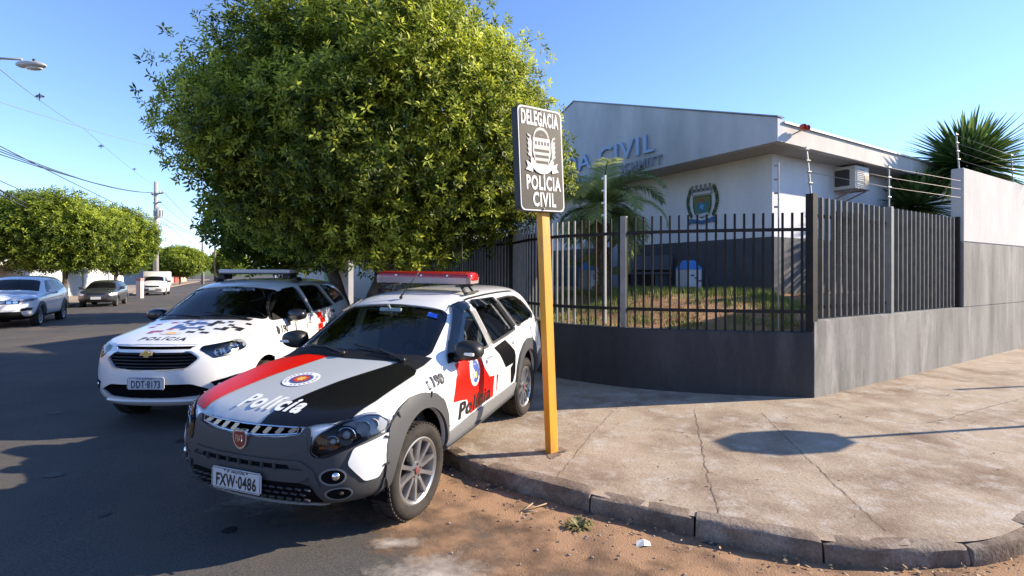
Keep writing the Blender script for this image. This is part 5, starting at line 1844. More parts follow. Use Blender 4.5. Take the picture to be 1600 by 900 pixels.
# dark sheet-metal gate continuing the railing under the tree
dg = thing('driveway_gate', 'dark sheet metal gate in the deep shade behind the big tree', 'gate', (0, 0, 0))
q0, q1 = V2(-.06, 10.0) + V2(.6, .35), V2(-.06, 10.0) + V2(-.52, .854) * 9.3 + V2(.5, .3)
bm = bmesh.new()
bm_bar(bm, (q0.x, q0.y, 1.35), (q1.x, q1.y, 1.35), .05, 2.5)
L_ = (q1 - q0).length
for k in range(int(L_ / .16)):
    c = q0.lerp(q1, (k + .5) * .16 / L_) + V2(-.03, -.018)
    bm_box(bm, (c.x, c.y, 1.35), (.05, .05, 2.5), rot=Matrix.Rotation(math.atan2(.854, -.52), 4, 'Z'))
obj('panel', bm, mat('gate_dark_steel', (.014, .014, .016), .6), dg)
# slatted gate on the street wall
gate = thing('slatted_gate', 'tall dark slatted iron panel on the grey street wall, beside the white wall', 'fence', (0, 0, 0))
RA = Matrix.Rotation(math.atan2(A.y, A.x), 4, 'Z')
def gbox(bm, t, off, z0, z1, w, d):
    p = gp(t, off)
    bm_box(bm, (p.x, p.y, (z0 + z1) / 2), (w, d, z1 - z0), rot=RA)
bm = bmesh.new()
k = 0
t = .20
while t < TW - .08:
    if abs(t - 2.45) > .08: gbox(bm, t, .10, 1.15, 2.83, .022, .056)
    t += .168
obj('slat_panel', bm, mat('gate_iron', (.15, .145, .135), .5, col2=(.10, .095, .09), nscale=6), gate)
for z in (1.30, 2.58):
    bm = bmesh.new()
    a, b = gp(.1, .145), gp(TW, .145)
    bm_bar(bm, (a.x, a.y, z), (b.x, b.y, z), .03, .045)
    obj('rail', bm, M_IRON, gate)
for t_, w_, m_, z0 in ((.055, .115, M_IRON, .98), (2.45, .07, M_IRONLIGHT, 1.13), (TW - .04, .07, M_IRON, 1.13)):
    bm = bmesh.new(); gbox(bm, t_, .10 if t_ > .1 else .06, z0, 2.85, w_, .10)
    obj('post', bm, m_, gate)

# electric fence
ef = thing('electric_fence', 'thin electric fence wires on slim posts above the gate and white wall', 'fence', (0, 0, 0))
M_GALV = mat('galvanised_steel', (.34, .33, .32), .5, metal=.3)
def epost(p, z0, z1, lean=(0, 0), parent=ef, m=M_GALV):
    bm = bmesh.new()
    bm_tube(bm, [(p.x, p.y, z0), (p.x + lean[0], p.y + lean[1], z1)], .013, 6)
    for k in range(4):
        f_ = 1 - .06 - k * .22
        z = z0 + (z1 - z0) * f_
        bm_tube(bm, [(p.x + lean[0] * f_ - .03, p.y + lean[1] * f_ - .02, z), (p.x + lean[0] * f_ + .03, p.y + lean[1] * f_, z)], .016, 6)
    return obj('wire_post', bm, m, parent, True, 40)
e1, e2, e3, e4, e5 = gp(.05, .06), gp(2.45, .10), gp(TW + .1, .1), gp(8.6, .1), gp(12.5, .1)
epost(e1, 2.80, 3.49, (-.07, 0)); epost(e2, 2.80, 3.52); epost(e3, 3.76, 4.48, (-.06, 0)); epost(e4, 3.76, 4.48, (-.06, 0)); epost(e5, 3.76, 4.48, (-.06, 0))
M_WIRE = mat('fence_wire', (.24, .21, .19), .6)
for f_ in (.94, .72, .50, .28):
    bm = bmesh.new()
    z1, z2 = 2.80 + .69 * f_, 2.80 + .72 * f_
    q = gp(TW, .03)
    if f_ > .4: bm_tube(bm, [(e1.x - .07 * f_, e1.y, z1), (e2.x, e2.y, z2), (q.x, q.y, z2 + .05)], .004, 5)
    z3 = 3.76 + .72 * f_
    bm_tube(bm, [(e3.x - .06 * f_, e3.y, z3), (e4.x - .06 * f_, e4.y, z3), (e5.x - .06 * f_, e5.y, z3)], .004, 5)
    obj('wire', bm, M_WIRE, ef, True)
for i, (u, Y, z0, z1) in enumerate(((1220, 6.92, 1.0, 3.31), (946.5, 7.75, 1.0, 3.29))):
    X = (u - 800) / FPX * Y
    pp = V2(X, Y + .06)
    o = thing('wire_post', ('slim grey steel post with insulators just left of the gate corner', 'slim white post with insulators in front of the palm')[i], 'post', (pp.x, pp.y, z0))
    bm = bmesh.new(); bm_tube(bm, [(0, 0, 0), (0, 0, z1 - z0)], .011 if i == 0 else .02, 8)
    for k in range(4): bm_tube(bm, [(-.055, 0, z1 - z0 - .05 - .19 * k), (.0, 0, z1 - z0 - .05 - .19 * k)], .016, 6)
    obj('pole', bm, M_GALV if i == 0 else mat('white_enamel', (.75, .75, .74), .4), o, True, 40)

# ------------------------------------------------------------------ garden behind the fence
M_SOIL = mat('garden_soil', (.26, .135, .07), .95, col2=(.36, .20, .10), nscale=2.2, ndetail=9, bump=.8, bscale=22, bdist=.02, col3=(.10, .13, .035), n3scale=1.3, n3lo=.50, n3hi=.66)
FC = V2(4.86, 9.25)                        # corner of the roof edge
def bl(x, y):                              # building-local to world
    return FC + A * x + B * y
def garden_z(p):
    """ground rises from the fence wall to the house wall"""
    d = min((p - q).length for q in fl_in)
    d = min(d, max(0.0, (p - G0).dot(B)))
    k = max(0.0, min(1.0, d / 2.6))
    return .95 + .43 * k * k * (3 - 2 * k)
inner = [(p.x, p.y) for p in resample(fl_in, .3)][10:] + [tuple(gp(.1, .15)), tuple(gp(3, .2)), tuple(gp(6, .2)), tuple(bl(8, .62)), tuple(bl(.80, .62)), tuple(bl(.80, 8)), tuple(bl(.8, 10.5))]
pts, tris = cdt_fill(inner, .28)
rr = random.Random(2)
gv = [(p[0], p[1], garden_z(V2(*p)) + rr.uniform(-.012, .012)) for p in pts]
garden = obj('garden_ground', (gv, tris), M_SOIL, None, True)
tag(garden, kind='structure')
def grass():
    rng = np.random.default_rng(4)
    poly = inner
    V = []; F = []
    cent = [(rng.uniform(.3, 5.2), rng.uniform(7.2, 11.5)) for _ in range(90)]
    n = 0
    tries = 0
    while n < 14000 and tries < 60000:
        tries += 1
        if rng.random() < .85:
            c = cent[rng.integers(len(cent))]
            x, y = c[0] + rng.normal(0, .16), c[1] + rng.normal(0, .16)
        else:
            x, y = rng.uniform(0, 6), rng.uniform(7, 12)
        if not pip((x, y), poly): continue
        z = garden_z(V2(x, y))
        if z > 1.36 and (V2(x, y) - FC).dot(A) > .78: continue
        h = rng.uniform(.03, .11) * (1.5 if z > 1.3 else 1)
        a = rng.uniform(0, 6.28); l = rng.uniform(0, .05)
        b = len(V); w = rng.uniform(.004, .009)
        V += [(x - math.cos(a) * w, y - math.sin(a) * w, z), (x + math.cos(a) * w, y + math.sin(a) * w, z), (x - math.sin(a) * l, y + math.cos(a) * l, z + h)]
        F.append((b, b + 1, b + 2)); n += 1
    o = obj('grass', (V, F), mat('lawn_grass', (.13, .21, .03), .8, col2=(.27, .26, .07), nscale=3.0))
    tag(o, kind='stuff', label='patchy grass in the fenced garden')
grass()

# ------------------------------------------------------------------ the station building
M_WALL = mat('station_white_wall', (.72, .735, .77), .9, speck=(50, .04), stretch=(1, 1, .35), col2=(.60, .615, .65), nscale=1.2, ndetail=11, bump=.12, bscale=90, bdist=.002)
M_BAND = mat('station_dark_band', (.085, .088, .098), .92, col2=(.065, .067, .075), nscale=3, bump=.6, bscale=120, bdist=.006)
M_FASCIA = mat('station_fascia', (.68, .66, .61), .9, col2=(.52, .50, .46), nscale=1.4, ndetail=9, stretch=(1, 1, .4), bump=.15, bscale=60, bdist=.003)
M_GABLE = mat('station_gable', (.55, .575, .61), .9, speck=(50, .05), col2=(.38, .405, .44), nscale=1.0, ndetail=9, bump=.12, bscale=60, bdist=.002, stretch=(1, 1, .35))
M_SOFFIT = mat('station_soffit', (.42, .40, .36), .9)
M_ROOF = mat('metal_roof', (.40, .40, .41), .5, col2=(.3, .3, .3), nscale=2)
st = thing('police_station', 'white single storey station with grey gable and dark lower band behind the fence', 'building', (FC.x, FC.y, 0), (0, 0, math.atan2(A.y, A.x)))
def bprism(name, poly, d, m, parent=st):
    bm = bm_prism(bmesh.new(), poly, d)
    return obj(name, fixn(bm), m, parent)
ZS, ZE, ZR, YW = 4.20, 4.63, 6.63, 11.8
WX, WY = .83, .60
bprism('gable', [(0, 0, ZS), (0, 0, ZE), (0, YW / 2, ZR), (0, YW, ZE), (0, YW, ZS)], (.16, 0, 0), M_GABLE)
for y0, z0, y1, z1 in ((-.02, ZE + .004, YW / 2, ZR + .004), (YW / 2, ZR + .004, YW + .02, ZE + .004)):
    bm = bmesh.new(); bm_bar(bm, (.08, y0, z0 + .012), (.08, y1, z1 + .012), .22, .022)
    obj('gable_flashing', bm, mat('flashing', (.28, .30, .33), .5, metal=.4), st)
bprism('fascia', [(.16, .0, ZS + .001), (14, .0, ZS + .001), (14, .0, ZE - .09), (.16, .0, ZE - .09)], (0, .14, 0), M_FASCIA)
bm = bmesh.new(); bm_box(bm, (7.1, .04, ZE - .065), (13.86, .16, .035))
obj('fascia_flashing', bm, mat('pale_flashing', (.62, .62, .60), .5, metal=.2), st)
bm = bmesh.new(); bm_box(bm, (7.08, .37, ZS + .025), (13.82, .46, .05)); bm_box(bm, (.50, 5.9, ZS + .03), (.66, 10.7, .05))
obj('soffit', bm, M_SOFFIT, st)
# walls: sheets with thickness, window and door openings left in them
def wall_x(name, x, y0, y1, z0, z1, holes, m, th=.2, prt=st):
    """wall in plane x, holes (y0,y1,z0,z1)"""
    ys = sorted({y0, y1, *[h[0] for h in holes], *[h[1] for h in holes]}); zs = sorted({z0, z1, *[h[2] for h in holes], *[h[3] for h in holes]})
    bm = bmesh.new()
    for a, b in zip(ys, ys[1:]):
        for c, d in zip(zs, zs[1:]):
            my, mz = (a + b) / 2, (c + d) / 2
            if any(h[0] < my < h[1] and h[2] < mz < h[3] for h in holes): continue
            bm_box(bm, (x + th / 2, my, mz), (th, b - a, d - c))
    bmesh.ops.remove_doubles(bm, verts=bm.verts, dist=.0005)
    dbl = {}
    for f in bm.faces:
        c = f.calc_center_median(); kk = (round(c.x, 3), round(c.y, 3), round(c.z, 3))
        dbl.setdefault(kk, []).append(f)
    bmesh.ops.delete(bm, geom=[f for v in dbl.values() if len(v) > 1 for f in v], context='FACES')
    return obj(name, fixn(bm), m, prt)
def wall_y(name, y, x0, x1, z0, z1, holes, m, th=.2, prt=st):
    o = wall_x(name, 0, x0, x1, z0, z1, holes, m, th, prt)
    for v in o.data.vertices: v.co = Vector((v.co.y, y + v.co.x, v.co.z))
    o.data.flip_normals()
    return o
door_h = (4.55, 5.35, 1.30, 3.45)
win_h = (2.35, 4.1, 2.02, 3.20)
wall_x('front_wall', WX, WY, 11.2, 2.52, ZS, [(4.55, 5.35, 2.52, 3.45)], M_WALL)
wall_x('front_band', WX - .004, WY - .004, 11.2, 1.1, 2.52, [(4.55, 5.35, 1.1, 2.52)], M_BAND, .2)
wall_y('side_wall', WY, WX + .2, 14, 2.52, ZS, [(WX + win_h[0], WX + win_h[1], 2.52, win_h[3])], M_WALL)
wall_y('side_band', WY - .004, WX + .2, 14, 1.1, 2.52, [(WX + win_h[0], WX + win_h[1], win_h[2], 2.52)], mat('station_rough_band', (.17, .17, .175), .95, col2=(.11, .11, .115), nscale=5, bump=1.0, bscale=130, bdist=.01))
bm = bmesh.new(); bm_box(bm, (WX + .1, 4.95, 2.38), (.05, .80, 2.14))
dr = obj('door', bm, mat('pale_blue_door', (.30, .33, .40), .5), st)
bm = bmesh.new(); bm_box(bm, (WX + .06, 4.66, 2.3), (.05, .03, .14)); obj('handle', bm, M_GALV, dr)
bm = bmesh.new(); bm_box(bm, (WX + (win_h[0] + win_h[1]) / 2, WY + .09, (win_h[2] + win_h[3]) / 2), (win_h[1] - win_h[0], .04, win_h[3] - win_h[2]))
wn = obj('window', bm, mat('dark_pane', (.02, .022, .026), .15), st)
bm = bmesh.new()
for k in range(15):
    z = win_h[2] + .05 + k * .078
    bm_box(bm, (WX + (win_h[0] + win_h[1]) / 2, WY + .05, z), (win_h[1] - win_h[0] - .05, .04, .02), rot=(R(35), 0, 0))
for x in (win_h[0] + .03, (win_h[0] + win_h[1]) / 2, win_h[1] - .03): bm_box(bm, (WX + x, WY + .045, (win_h[2] + win_h[3]) / 2), (.05, .05, win_h[3] - win_h[2]))
obj('louvre', bm, mat('dark_louvre', (.05, .05, .055), .5), wn)
for s in (0, 1):
    y0, y1 = (.02, YW / 2) if s == 0 else (YW - .02, YW / 2)
    bprism('roof', [(.17, y0, ZE - .10), (.17, y1, ZR - .10), (14, y1, ZR - .10), (14, y0, ZE - .10)], (0, 0, .05), M_ROOF)
bprism('rear_gable', [(14, .1, 1.1), (14, .1, ZE - .1), (14, YW / 2, ZR - .12), (14, YW - .1, ZE - .1), (14, YW - .1, 1.1)], (.15, 0, 0), M_WALL)
bm = bmesh.new(); bm_box(bm, (7.4, 11.1, 2.65), (13.1, .2, 3.1)); obj('far_side_wall', bm, M_WALL, st)
# lettering on the gable: metal letters standing proud; text runs towards -y seen from the street
M_LETTER = mat('blue_steel_letters', (.30, .43, .66), .4)
def gable_text(txt, size, bold, y_end, zc, xs, ext, m, sp=1.0):
    me = text_mesh(txt, size, bold=bold, align='RIGHT', extrude=ext, xscale=xs, spacing=sp)
    for v in me.vertices:
        x, y, z = v.co
        v.co = Vector((-.045 - z, y_end - x, zc + y))
    # every letter is a piece of its own on the wall
    bm = bmesh.new(); bm.from_mesh(me)
    seen = set(); groups = []
    for v in bm.verts:
        if v in seen: continue
        stack = [v]; isl = []
        seen.add(v)
        while stack:
            q = stack.pop(); isl.append(q)
            for e in q.link_edges:
                w = e.other_vert(q)
                if w not in seen: seen.add(w); stack.append(w)
        groups.append(isl)
    for isl in groups:
        idx = {v: i for i, v in enumerate(isl)}
        fs = {f for v in isl for f in v.link_faces}
        obj('letter', ([v.co.copy() for v in isl], [tuple(idx[v] for v in f.verts) for f in fs]), m, st)
    bm.free()
gable_text('POLÍCIA CIVIL', .62, .004, 2.90, 4.80, 1.28, .022, M_LETTER, 1.08)
gable_text('SCHMITT', .31, .002, 2.66, 4.365, 1.05, .012, mat('steel_letters_small', (.20, .23, .29), .5), 1.05)

# painted coat of arms on the front wall
def crest():
    o = thing('coat_of_arms', 'painted municipal coat of arms with battlement crown on the white station wall', 'emblem', (*bl(WX - .01, 2.26), 3.36), (0, 0, math.atan2(A.y, A.x)))
    def lay(name, poly, m, lvl, parent=o):
        bm = bm_prism(bmesh.new(), [(-.004 - lvl * .003, -q[0], q[1]) for q in poly], (-.003, 0, 0))
        return obj(name, fixn(bm), m, parent)
    dg_, gd, bl_ = mat('crest_green', (.03, .085, .04), .7), mat('crest_gold', (.17, .17, .06), .7), mat('crest_blue', (.05, .14, .30), .7)
    wh, gy = mat('crest_white', (.55, .57, .60), .7), mat('crest_grey', (.22, .23, .25), .7)
    for s in (-1, 1):   # branches
        for k in range(12):
            t = k / 11
            cx, cz = s * (.30 + .09 * math.sin(t * 3.1)), -.30 + t * .62
            for q in (0, 1):
                a = (1.2 + .5 * q) if s > 0 else (math.pi - 1.2 - .5 * q)
                lay('leaf', [(cx + .11 * math.cos(a) * f + .038 * math.sin(a) * w, cz + .115 * math.sin(a) * f - .038 * math.cos(a) * w) for f, w in ((0, 0), (.5, 1), (1, 0), (.5, -1))], dg_ if (k + q) % 3 else gd, 0 + q)
    lay('shield', [(-.25, .20), (.25, .20), (.25, -.05), (.20, -.22), (0, -.32), (-.20, -.22), (-.25, -.05)], dg_, 1)
    lay('shield_border', [(-.22, .175), (.22, .175), (.22, -.04), (.17, -.2), (0, -.285), (-.17, -.2), (-.22, -.04)], gd, 2)
    lay('shield_field', [(-.19, .05), (.19, .05), (.19, -.04), (.15, -.18), (0, -.25), (-.15, -.18), (-.19, -.04)], mat('crest_teal', (.06, .18, .19), .7), 3)
    star = [(.085 * (1 if k % 2 == 0 else .5) * math.cos(k * math.pi / 4 + .4), -.05 + .085 * (1 if k % 2 == 0 else .5) * math.sin(k * math.pi / 4 + .4)) for k in range(8)]
    lay('shield_charge', star, mat('crest_bright_blue', (.12, .36, .75), .7), 4)
    lay('shield_charge', ellipse(0, .10, .05, .04, 12), mat('crest_red', (.35, .08, .05), .7), 4)
    cr = [(-.27, .22), (-.30, .36)]
    for k in range(5):
        x = -.30 + k * .12
        cr += [(x, .36), (x, .46), (x + .06, .46), (x + .06, .37)] if k < 5 else []
    cr += [(.27, .36), (.27, .22)]
    lay('crown', cr, gy, 2)
    lay('crown_band', [(-.24, .235), (.24, .235), (.24, .29), (-.24, .29)], wh, 3)
    for k in range(4): lay('crown_window', [(-.22 + k * .12, .32), (-.19 + k * .12, .32), (-.19 + k * .12, .35), (-.22 + k * .12, .35)], M_VOID, 3)
    rib = [(-.40, -.40), (-.33, -.30), (-.20, -.33), (0, -.37), (.20, -.33), (.33, -.30), (.40, -.40), (.36, -.47), (.28, -.41), (0, -.46), (-.28, -.41), (-.36, -.47)]
    lay('ribbon', rib, bl_, 4)
    lay('ribbon_light', [(-.20, -.22), (.20, -.20), (.16, -.26), (0, -.29), (-.16, -.27)], wh, 5)
crest()
def air_con():
    o = thing('air_conditioner', 'boxy window air conditioner under the eave of the side wall', 'air conditioner', (*bl(3.52, .36), 3.90), (0, 0, math.atan2(A.y, A.x)))
    bm = bmesh.new(); bm_box(bm, (0, .02, 0), (.62, .48, .50), bevel=.012)
    c = obj('casing', bm, mat('air_con_casing', (.55, .54, .50), .5), o)
    bm = bmesh.new(); bm_box(bm, (.0, -.226, .0), (.52, .012, .40)); obj('front_frame', bm, mat('air_con_pale', (.62, .62, .60), .5), o)
    bm = bmesh.new()
    for k in range(9): bm_box(bm, (-.09, -.238, .17 - k * .042), (.30, .012, .012))
    obj('grille', bm, mat('air_con_grey', (.22, .23, .25), .5), o)
    bm = bmesh.new(); bm_box(bm, (.15, -.236, -.06), (.16, .01, .24)); obj('control_panel', bm, mat('air_con_tan', (.36, .28, .18), .6), o)
    bm = bmesh.new(); bm_box(bm, (-.315, .05, .0), (.012, .30, .36)); obj('side_louvre', bm, mat('air_con_dark', (.05, .045, .04), .6), o)
    bm = bmesh.new()
    for s in (-1, 1):
        bm_bar(bm, (s * .25, .24, -.26), (s * .25, -.25, -.26), .03, .03); bm_bar(bm, (s * .25, .24, -.45), (s * .25, -.2, -.27), .025, .025)
    obj('bracket', bm, mat('bracket_rust', (.25, .21, .17), .7), o)
air_con()
def siren_lamp():
    o = thing('alarm_lamp', 'twin red lamp fixed to the pale roof fascia', 'lamp', (*bl(.62, -.05), 4.47), (0, 0, math.atan2(A.y, A.x)))
    bm = bmesh.new(); bm_tube(bm, [(0, .05, -.03), (0, -.06, 0)], .015, 8); bm_bar(bm, (-.07, -.06, 0), (.07, -.06, 0), .03, .03)
    obj('bracket', bm, M_GALV, o)
    for s in (-1, 1):
        bm = bmesh.new(); bm_lathe(bm, [(.05, -.04), (.058, 0), (.045, .05), (.001, .06)], 16, 'Y', (s * .065, -.11, .03)); obj('lamp', bm, mat('lamp_red', (.45, .08, .05), .3), o, True)
siren_lamp()

# newspaper-box shaped bins and bench by the front wall
def house_bin(x, y, z, label, k=1.0, rz=.35):
    o = thing('recycling_box', label, 'collection box', (x, y, z), (0, 0, rz))
    w, h = .19 * k, .50 * k
    bm = bmesh.new(); bm_box(bm, (0, 0, h / 2), (2 * w, 2 * w, h), bevel=.008)
    obj('box', bm, mat('bin_white', (.55, .57, .62), .6), o)
    bm = bmesh.new()
    a = [bm.verts.new((sx * w * 1.08, sy * w * 1.08, h + .002)) for sx, sy in ((-1, -1), (1, -1), (1, 1), (-1, 1))]
    b = [bm.verts.new((sx * w * .45, sy * w * .45, h + .20 * k)) for sx, sy in ((-1, -1), (1, -1), (1, 1), (-1, 1))]
    bm.faces.new(a[::-1]); bm.faces.new(b)
    for i in range(4): bm.faces.new((a[i], a[(i + 1) % 4], b[(i + 1) % 4], b[i]))
    obj('lid', bm, mat('bin_blue', (.05, .22, .62), .5), o)
    bm = bmesh.new()
    for i in range(4):
        bm_box(bm, (w * .95 + .012, 0, h * (.85 - .22 * i)), (.006, w * 1.5, h * .10))
    obj('printed_bars', bm, M_INK, o)
    bm = bmesh.new()
    bm_box(bm, (-w * .1, -w - .004, h * .18), (w * 1.1, .006, h * .14)); obj('printed_panel', bm, mat('bin_red', (.35, .04, .03), .6), o)
    bm = bmesh.new()
    for i in range(3): bm_box(bm, (-w * .3 + .1 * i, -w - .004, h * (.75 - .12 * i)), (w * .45, .006, h * .06))
    obj('printed_text_bars', bm, M_INK, o)
house_bin(3.86, 11.05, 1.36, 'white box with blue house shaped lid, right of the bench by the wall')
house_bin(1.80, 11.7, 1.37, 'white box with blue lid half hidden behind the light grey fence post', .95, .7)
def bench():
    p = bl(WX - .38, 3.75)
    o = thing('bench', 'dark concrete bench against the dark band of the station wall', 'bench', (p.x, p.y, 1.36), (0, 0, math.atan2(A.y, A.x)))
    m = mat('bench_grey', (.10, .105, .12), .8)
    bm = bmesh.new(); bm_box(bm, (0, 0, .42), (.42, 1.5, .06), bevel=.01); obj('seat', bm, m, o)
    bm = bmesh.new(); bm_box(bm, (.22, 0, .68), (.06, 1.5, .36), rot=(0, R(8), 0), bevel=.01); obj('backrest', bm, m, o)
    for s in (-1, 1):
        bm = bmesh.new(); bm_box(bm, (0, s * .62, .19), (.36, .08, .40)); obj('leg', bm, m, o)
bench()
# ------------------------------------------------------------------ foliage helpers
def leaf_mat(name, dark, light, trans=.35):
    if name in MATS: return MATS[name]
    m = bpy.data.materials.new(name); m.use_nodes = True
    nt = m.node_tree; b = nt.nodes['Principled BSDF']
    b.inputs['Roughness'].default_value = .48
    b.inputs['Specular IOR Level'].default_value = .28
    at = nt.nodes.new('ShaderNodeAttribute'); at.attribute_name = 'age'
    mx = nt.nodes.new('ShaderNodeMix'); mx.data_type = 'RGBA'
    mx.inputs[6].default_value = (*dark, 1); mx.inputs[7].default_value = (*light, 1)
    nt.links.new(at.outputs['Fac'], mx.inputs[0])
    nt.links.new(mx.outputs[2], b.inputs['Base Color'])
    tl = nt.nodes.new('ShaderNodeBsdfTranslucent')
    nt.links.new(mx.outputs[2], tl.inputs[0])
    ms = nt.nodes.new('ShaderNodeMixShader'); ms.inputs[0].default_value = trans
    nt.links.new(b.outputs[0], ms.inputs[1]); nt.links.new(tl.outputs[0], ms.inputs[2])
    nt.links.new(ms.outputs[0], nt.nodes['Material Output'].inputs[0])
    MATS[name] = m
    return m

def crown_mesh(name, C, Rr, n_ros, leaf, width, per, seed, m, parent, lump=.13, nl=60, squash=1.0, inner=.22, flat_bottom=None, stray=.05, age_bias=0.0, fork=None):
    """leaf rosettes spread through the outer part of a lumpy crown; fully vectorised"""
    rng = np.random.default_rng(seed)
    # boughs: clusters set on a lumpy ellipsoid, each a tuft of rosettes; gaps stay open between them
    ncl = nl
    g = (np.arange(ncl) + .5) / ncl
    ph = np.arange(ncl) * 2.39996 + rng.normal(size=ncl) * .25
    cz = 1 - 2 * g
    if flat_bottom is not None: cz = flat_bottom + (1 - flat_bottom) * (1 - g)
    cr_ = np.sqrt(np.maximum(0, 1 - cz ** 2))
    cd = np.stack([cr_ * np.cos(ph), cr_ * np.sin(ph), cz], 1) + rng.normal(size=(ncl, 3)) * .07
    cd /= np.linalg.norm(cd, axis=1)[:, None]
    crad = 1 - rng.beta(1.1, 2.6, ncl) * (lump * 2.6) - .02
    csz = rng.uniform(.75, 1.3, ncl)
    cage = rng.normal(size=ncl) * .16
    n = n_ros
    n_in = int(n * inner)
    ci = rng.integers(0, ncl, n)
    Rm = np.array(Rr)
    bough = 1.9 * (4 * math.pi / ncl) ** .5 * .5
    loc = rng.normal(size=(n, 3)); loc /= np.linalg.norm(loc, axis=1)[:, None]
    loc *= (rng.random(n) ** .45 * bough * csz[ci])[:, None]
    # tufts are flattened along the radius and hang a little
    rad_c = (loc * cd[ci]).sum(1)
    loc -= cd[ci] * (rad_c * .12)[:, None]
    U = cd[ci] * crad[ci][:, None] + loc - cd[ci] * (bough * .60)
    U[:n_in] = (cd[ci[:n_in]] + rng.normal(size=(n_in, 3)) * .2) * rng.uniform(.45, .85, n_in)[:, None]
    st = rng.random(n) < stray
    U[st] *= (1 + rng.uniform(.02, .10, st.sum()))[:, None]
    rn = np.linalg.norm(U, axis=1) + 1e-9
    U *= (np.where(rn > 1.07, rng.uniform(.72, .98, n), np.where(rn > 1.0, 1.0 + (rn - 1.0) * .3, rn)) / rn)[:, None]
    wob = 1 + .045 * np.sin(3.1 * np.arctan2(U[:, 1], U[:, 0]) + seed) * np.cos(2.3 * U[:, 2]) + .035 * np.sin(5.3 * U[:, 0] + 4.1 * U[:, 2] + seed)
    P = np.array(C) + U * Rm * wob[:, None]
    d = U / (np.linalg.norm(U, axis=1)[:, None] + 1e-9) * .75 + loc / bough * .6
    d /= np.linalg.norm(d, axis=1)[:, None]
    # rosette axes: outward, a little upward, jittered
    nrm = d / np.array(Rr); nrm /= np.linalg.norm(nrm, axis=1)[:, None]
    ax = nrm * 1.0 + rng.normal(size=(n, 3)) * .45 + np.array([0, 0, .45])
    ax /= np.linalg.norm(ax, axis=1)[:, None]
    t1 = np.cross(ax, rng.normal(size=(n, 3))); t1 /= np.linalg.norm(t1, axis=1)[:, None]
    t2 = np.cross(ax, t1)
    N = n * per
    idx = np.repeat(np.arange(n), per)
    k = np.tile(np.arange(per), n)
    th = k * 2.399 + rng.uniform(0, .6, N)
    rise = .15 + .75 * (k / per) + rng.normal(size=N) * .12
    dirv = (np.cos(th)[:, None] * t1[idx] + np.sin(th)[:, None] * t2[idx]) * np.cos(rise)[:, None] + ax[idx] * np.sin(rise)[:, None]
    dirv[:, 2] -= .10
    dirv /= np.linalg.norm(dirv, axis=1)[:, None]
    side = np.cross(dirv, ax[idx]); side /= (np.linalg.norm(side, axis=1)[:, None] + 1e-9)
    up = np.cross(side, dirv)
    L = leaf * rng.uniform(.7, 1.25, N)
    Wd = width * rng.uniform(.75, 1.2, N)
    base = P[idx] + ax[idx] * (leaf * .9 * (k / per - .5))[:, None] + dirv * .01
    mid = base + dirv * (L * .5)[:, None]
    tip = base + dirv * L[:, None] - up * (L * .14)[:, None]
    v = np.empty((N, 4, 3))
    v[:, 0] = base
    v[:, 1] = mid + side * (Wd * .5)[:, None] + up * (Wd * .16)[:, None]
    v[:, 2] = tip
    v[:, 3] = mid - side * (Wd * .5)[:, None] + up * (Wd * .16)[:, None]
    me = bpy.data.meshes.new(name)
    me.vertices.add(N * 4); me.vertices.foreach_set('co', v.reshape(-1).astype(np.float32))
    tri = np.empty((N, 2, 3), dtype=np.int32)
    b4 = (np.arange(N) * 4)[:, None]
    tri[:, 0] = b4 + np.array([0, 1, 2]); tri[:, 1] = b4 + np.array([0, 2, 3])
    M = N * 2
    me.loops.add(M * 3); me.loops.foreach_set('vertex_index', tri.reshape(-1))
    me.polygons.add(M)
    me.polygons.foreach_set('loop_start', np.arange(0, M * 3, 3, dtype=np.int32))
    me.polygons.foreach_set('loop_total', np.full(M, 3, dtype=np.int32))
    me.update(calc_edges=True)
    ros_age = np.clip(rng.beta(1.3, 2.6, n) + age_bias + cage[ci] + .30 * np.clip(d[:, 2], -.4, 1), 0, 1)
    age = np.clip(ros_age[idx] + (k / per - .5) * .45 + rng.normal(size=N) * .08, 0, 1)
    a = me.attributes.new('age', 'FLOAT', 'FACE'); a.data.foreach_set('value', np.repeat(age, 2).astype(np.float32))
    me.materials.append(m)
    o = bpy.data.objects.new(name, me)
    return link(o, parent)

M_BARK = mat('bark', (.085, .065, .05), .95, col2=(.16, .13, .10), nscale=7, ndetail=9, bump=1.0, bscale=24, bdist=.03, stretch=(1, 1, .25))
def limbs(name, parent, trunks, m=M_BARK):
    rr = random.Random(17)
    bm = bmesh.new()
    for pts, rad in trunks:
        P = [Vector(p) for p in pts]
        Q = []
        for a, b in zip(P, P[1:]):
            for k in range(4):
                q = a.lerp(b, k / 4); Q.append(q + Vector((rr.uniform(-.02, .02), rr.uniform(-.02, .02), 0)))
        Q.append(P[-1])
        R_ = [rad[0] + (rad[1] - rad[0]) * (i / (len(Q) - 1)) ** .8 for i in range(len(Q))]
        R_[0] *= 1.35 if P[0].z < .3 else 1
        bm_tube(bm, Q, R_, 10)
    return obj(name, bm, m, parent, True)

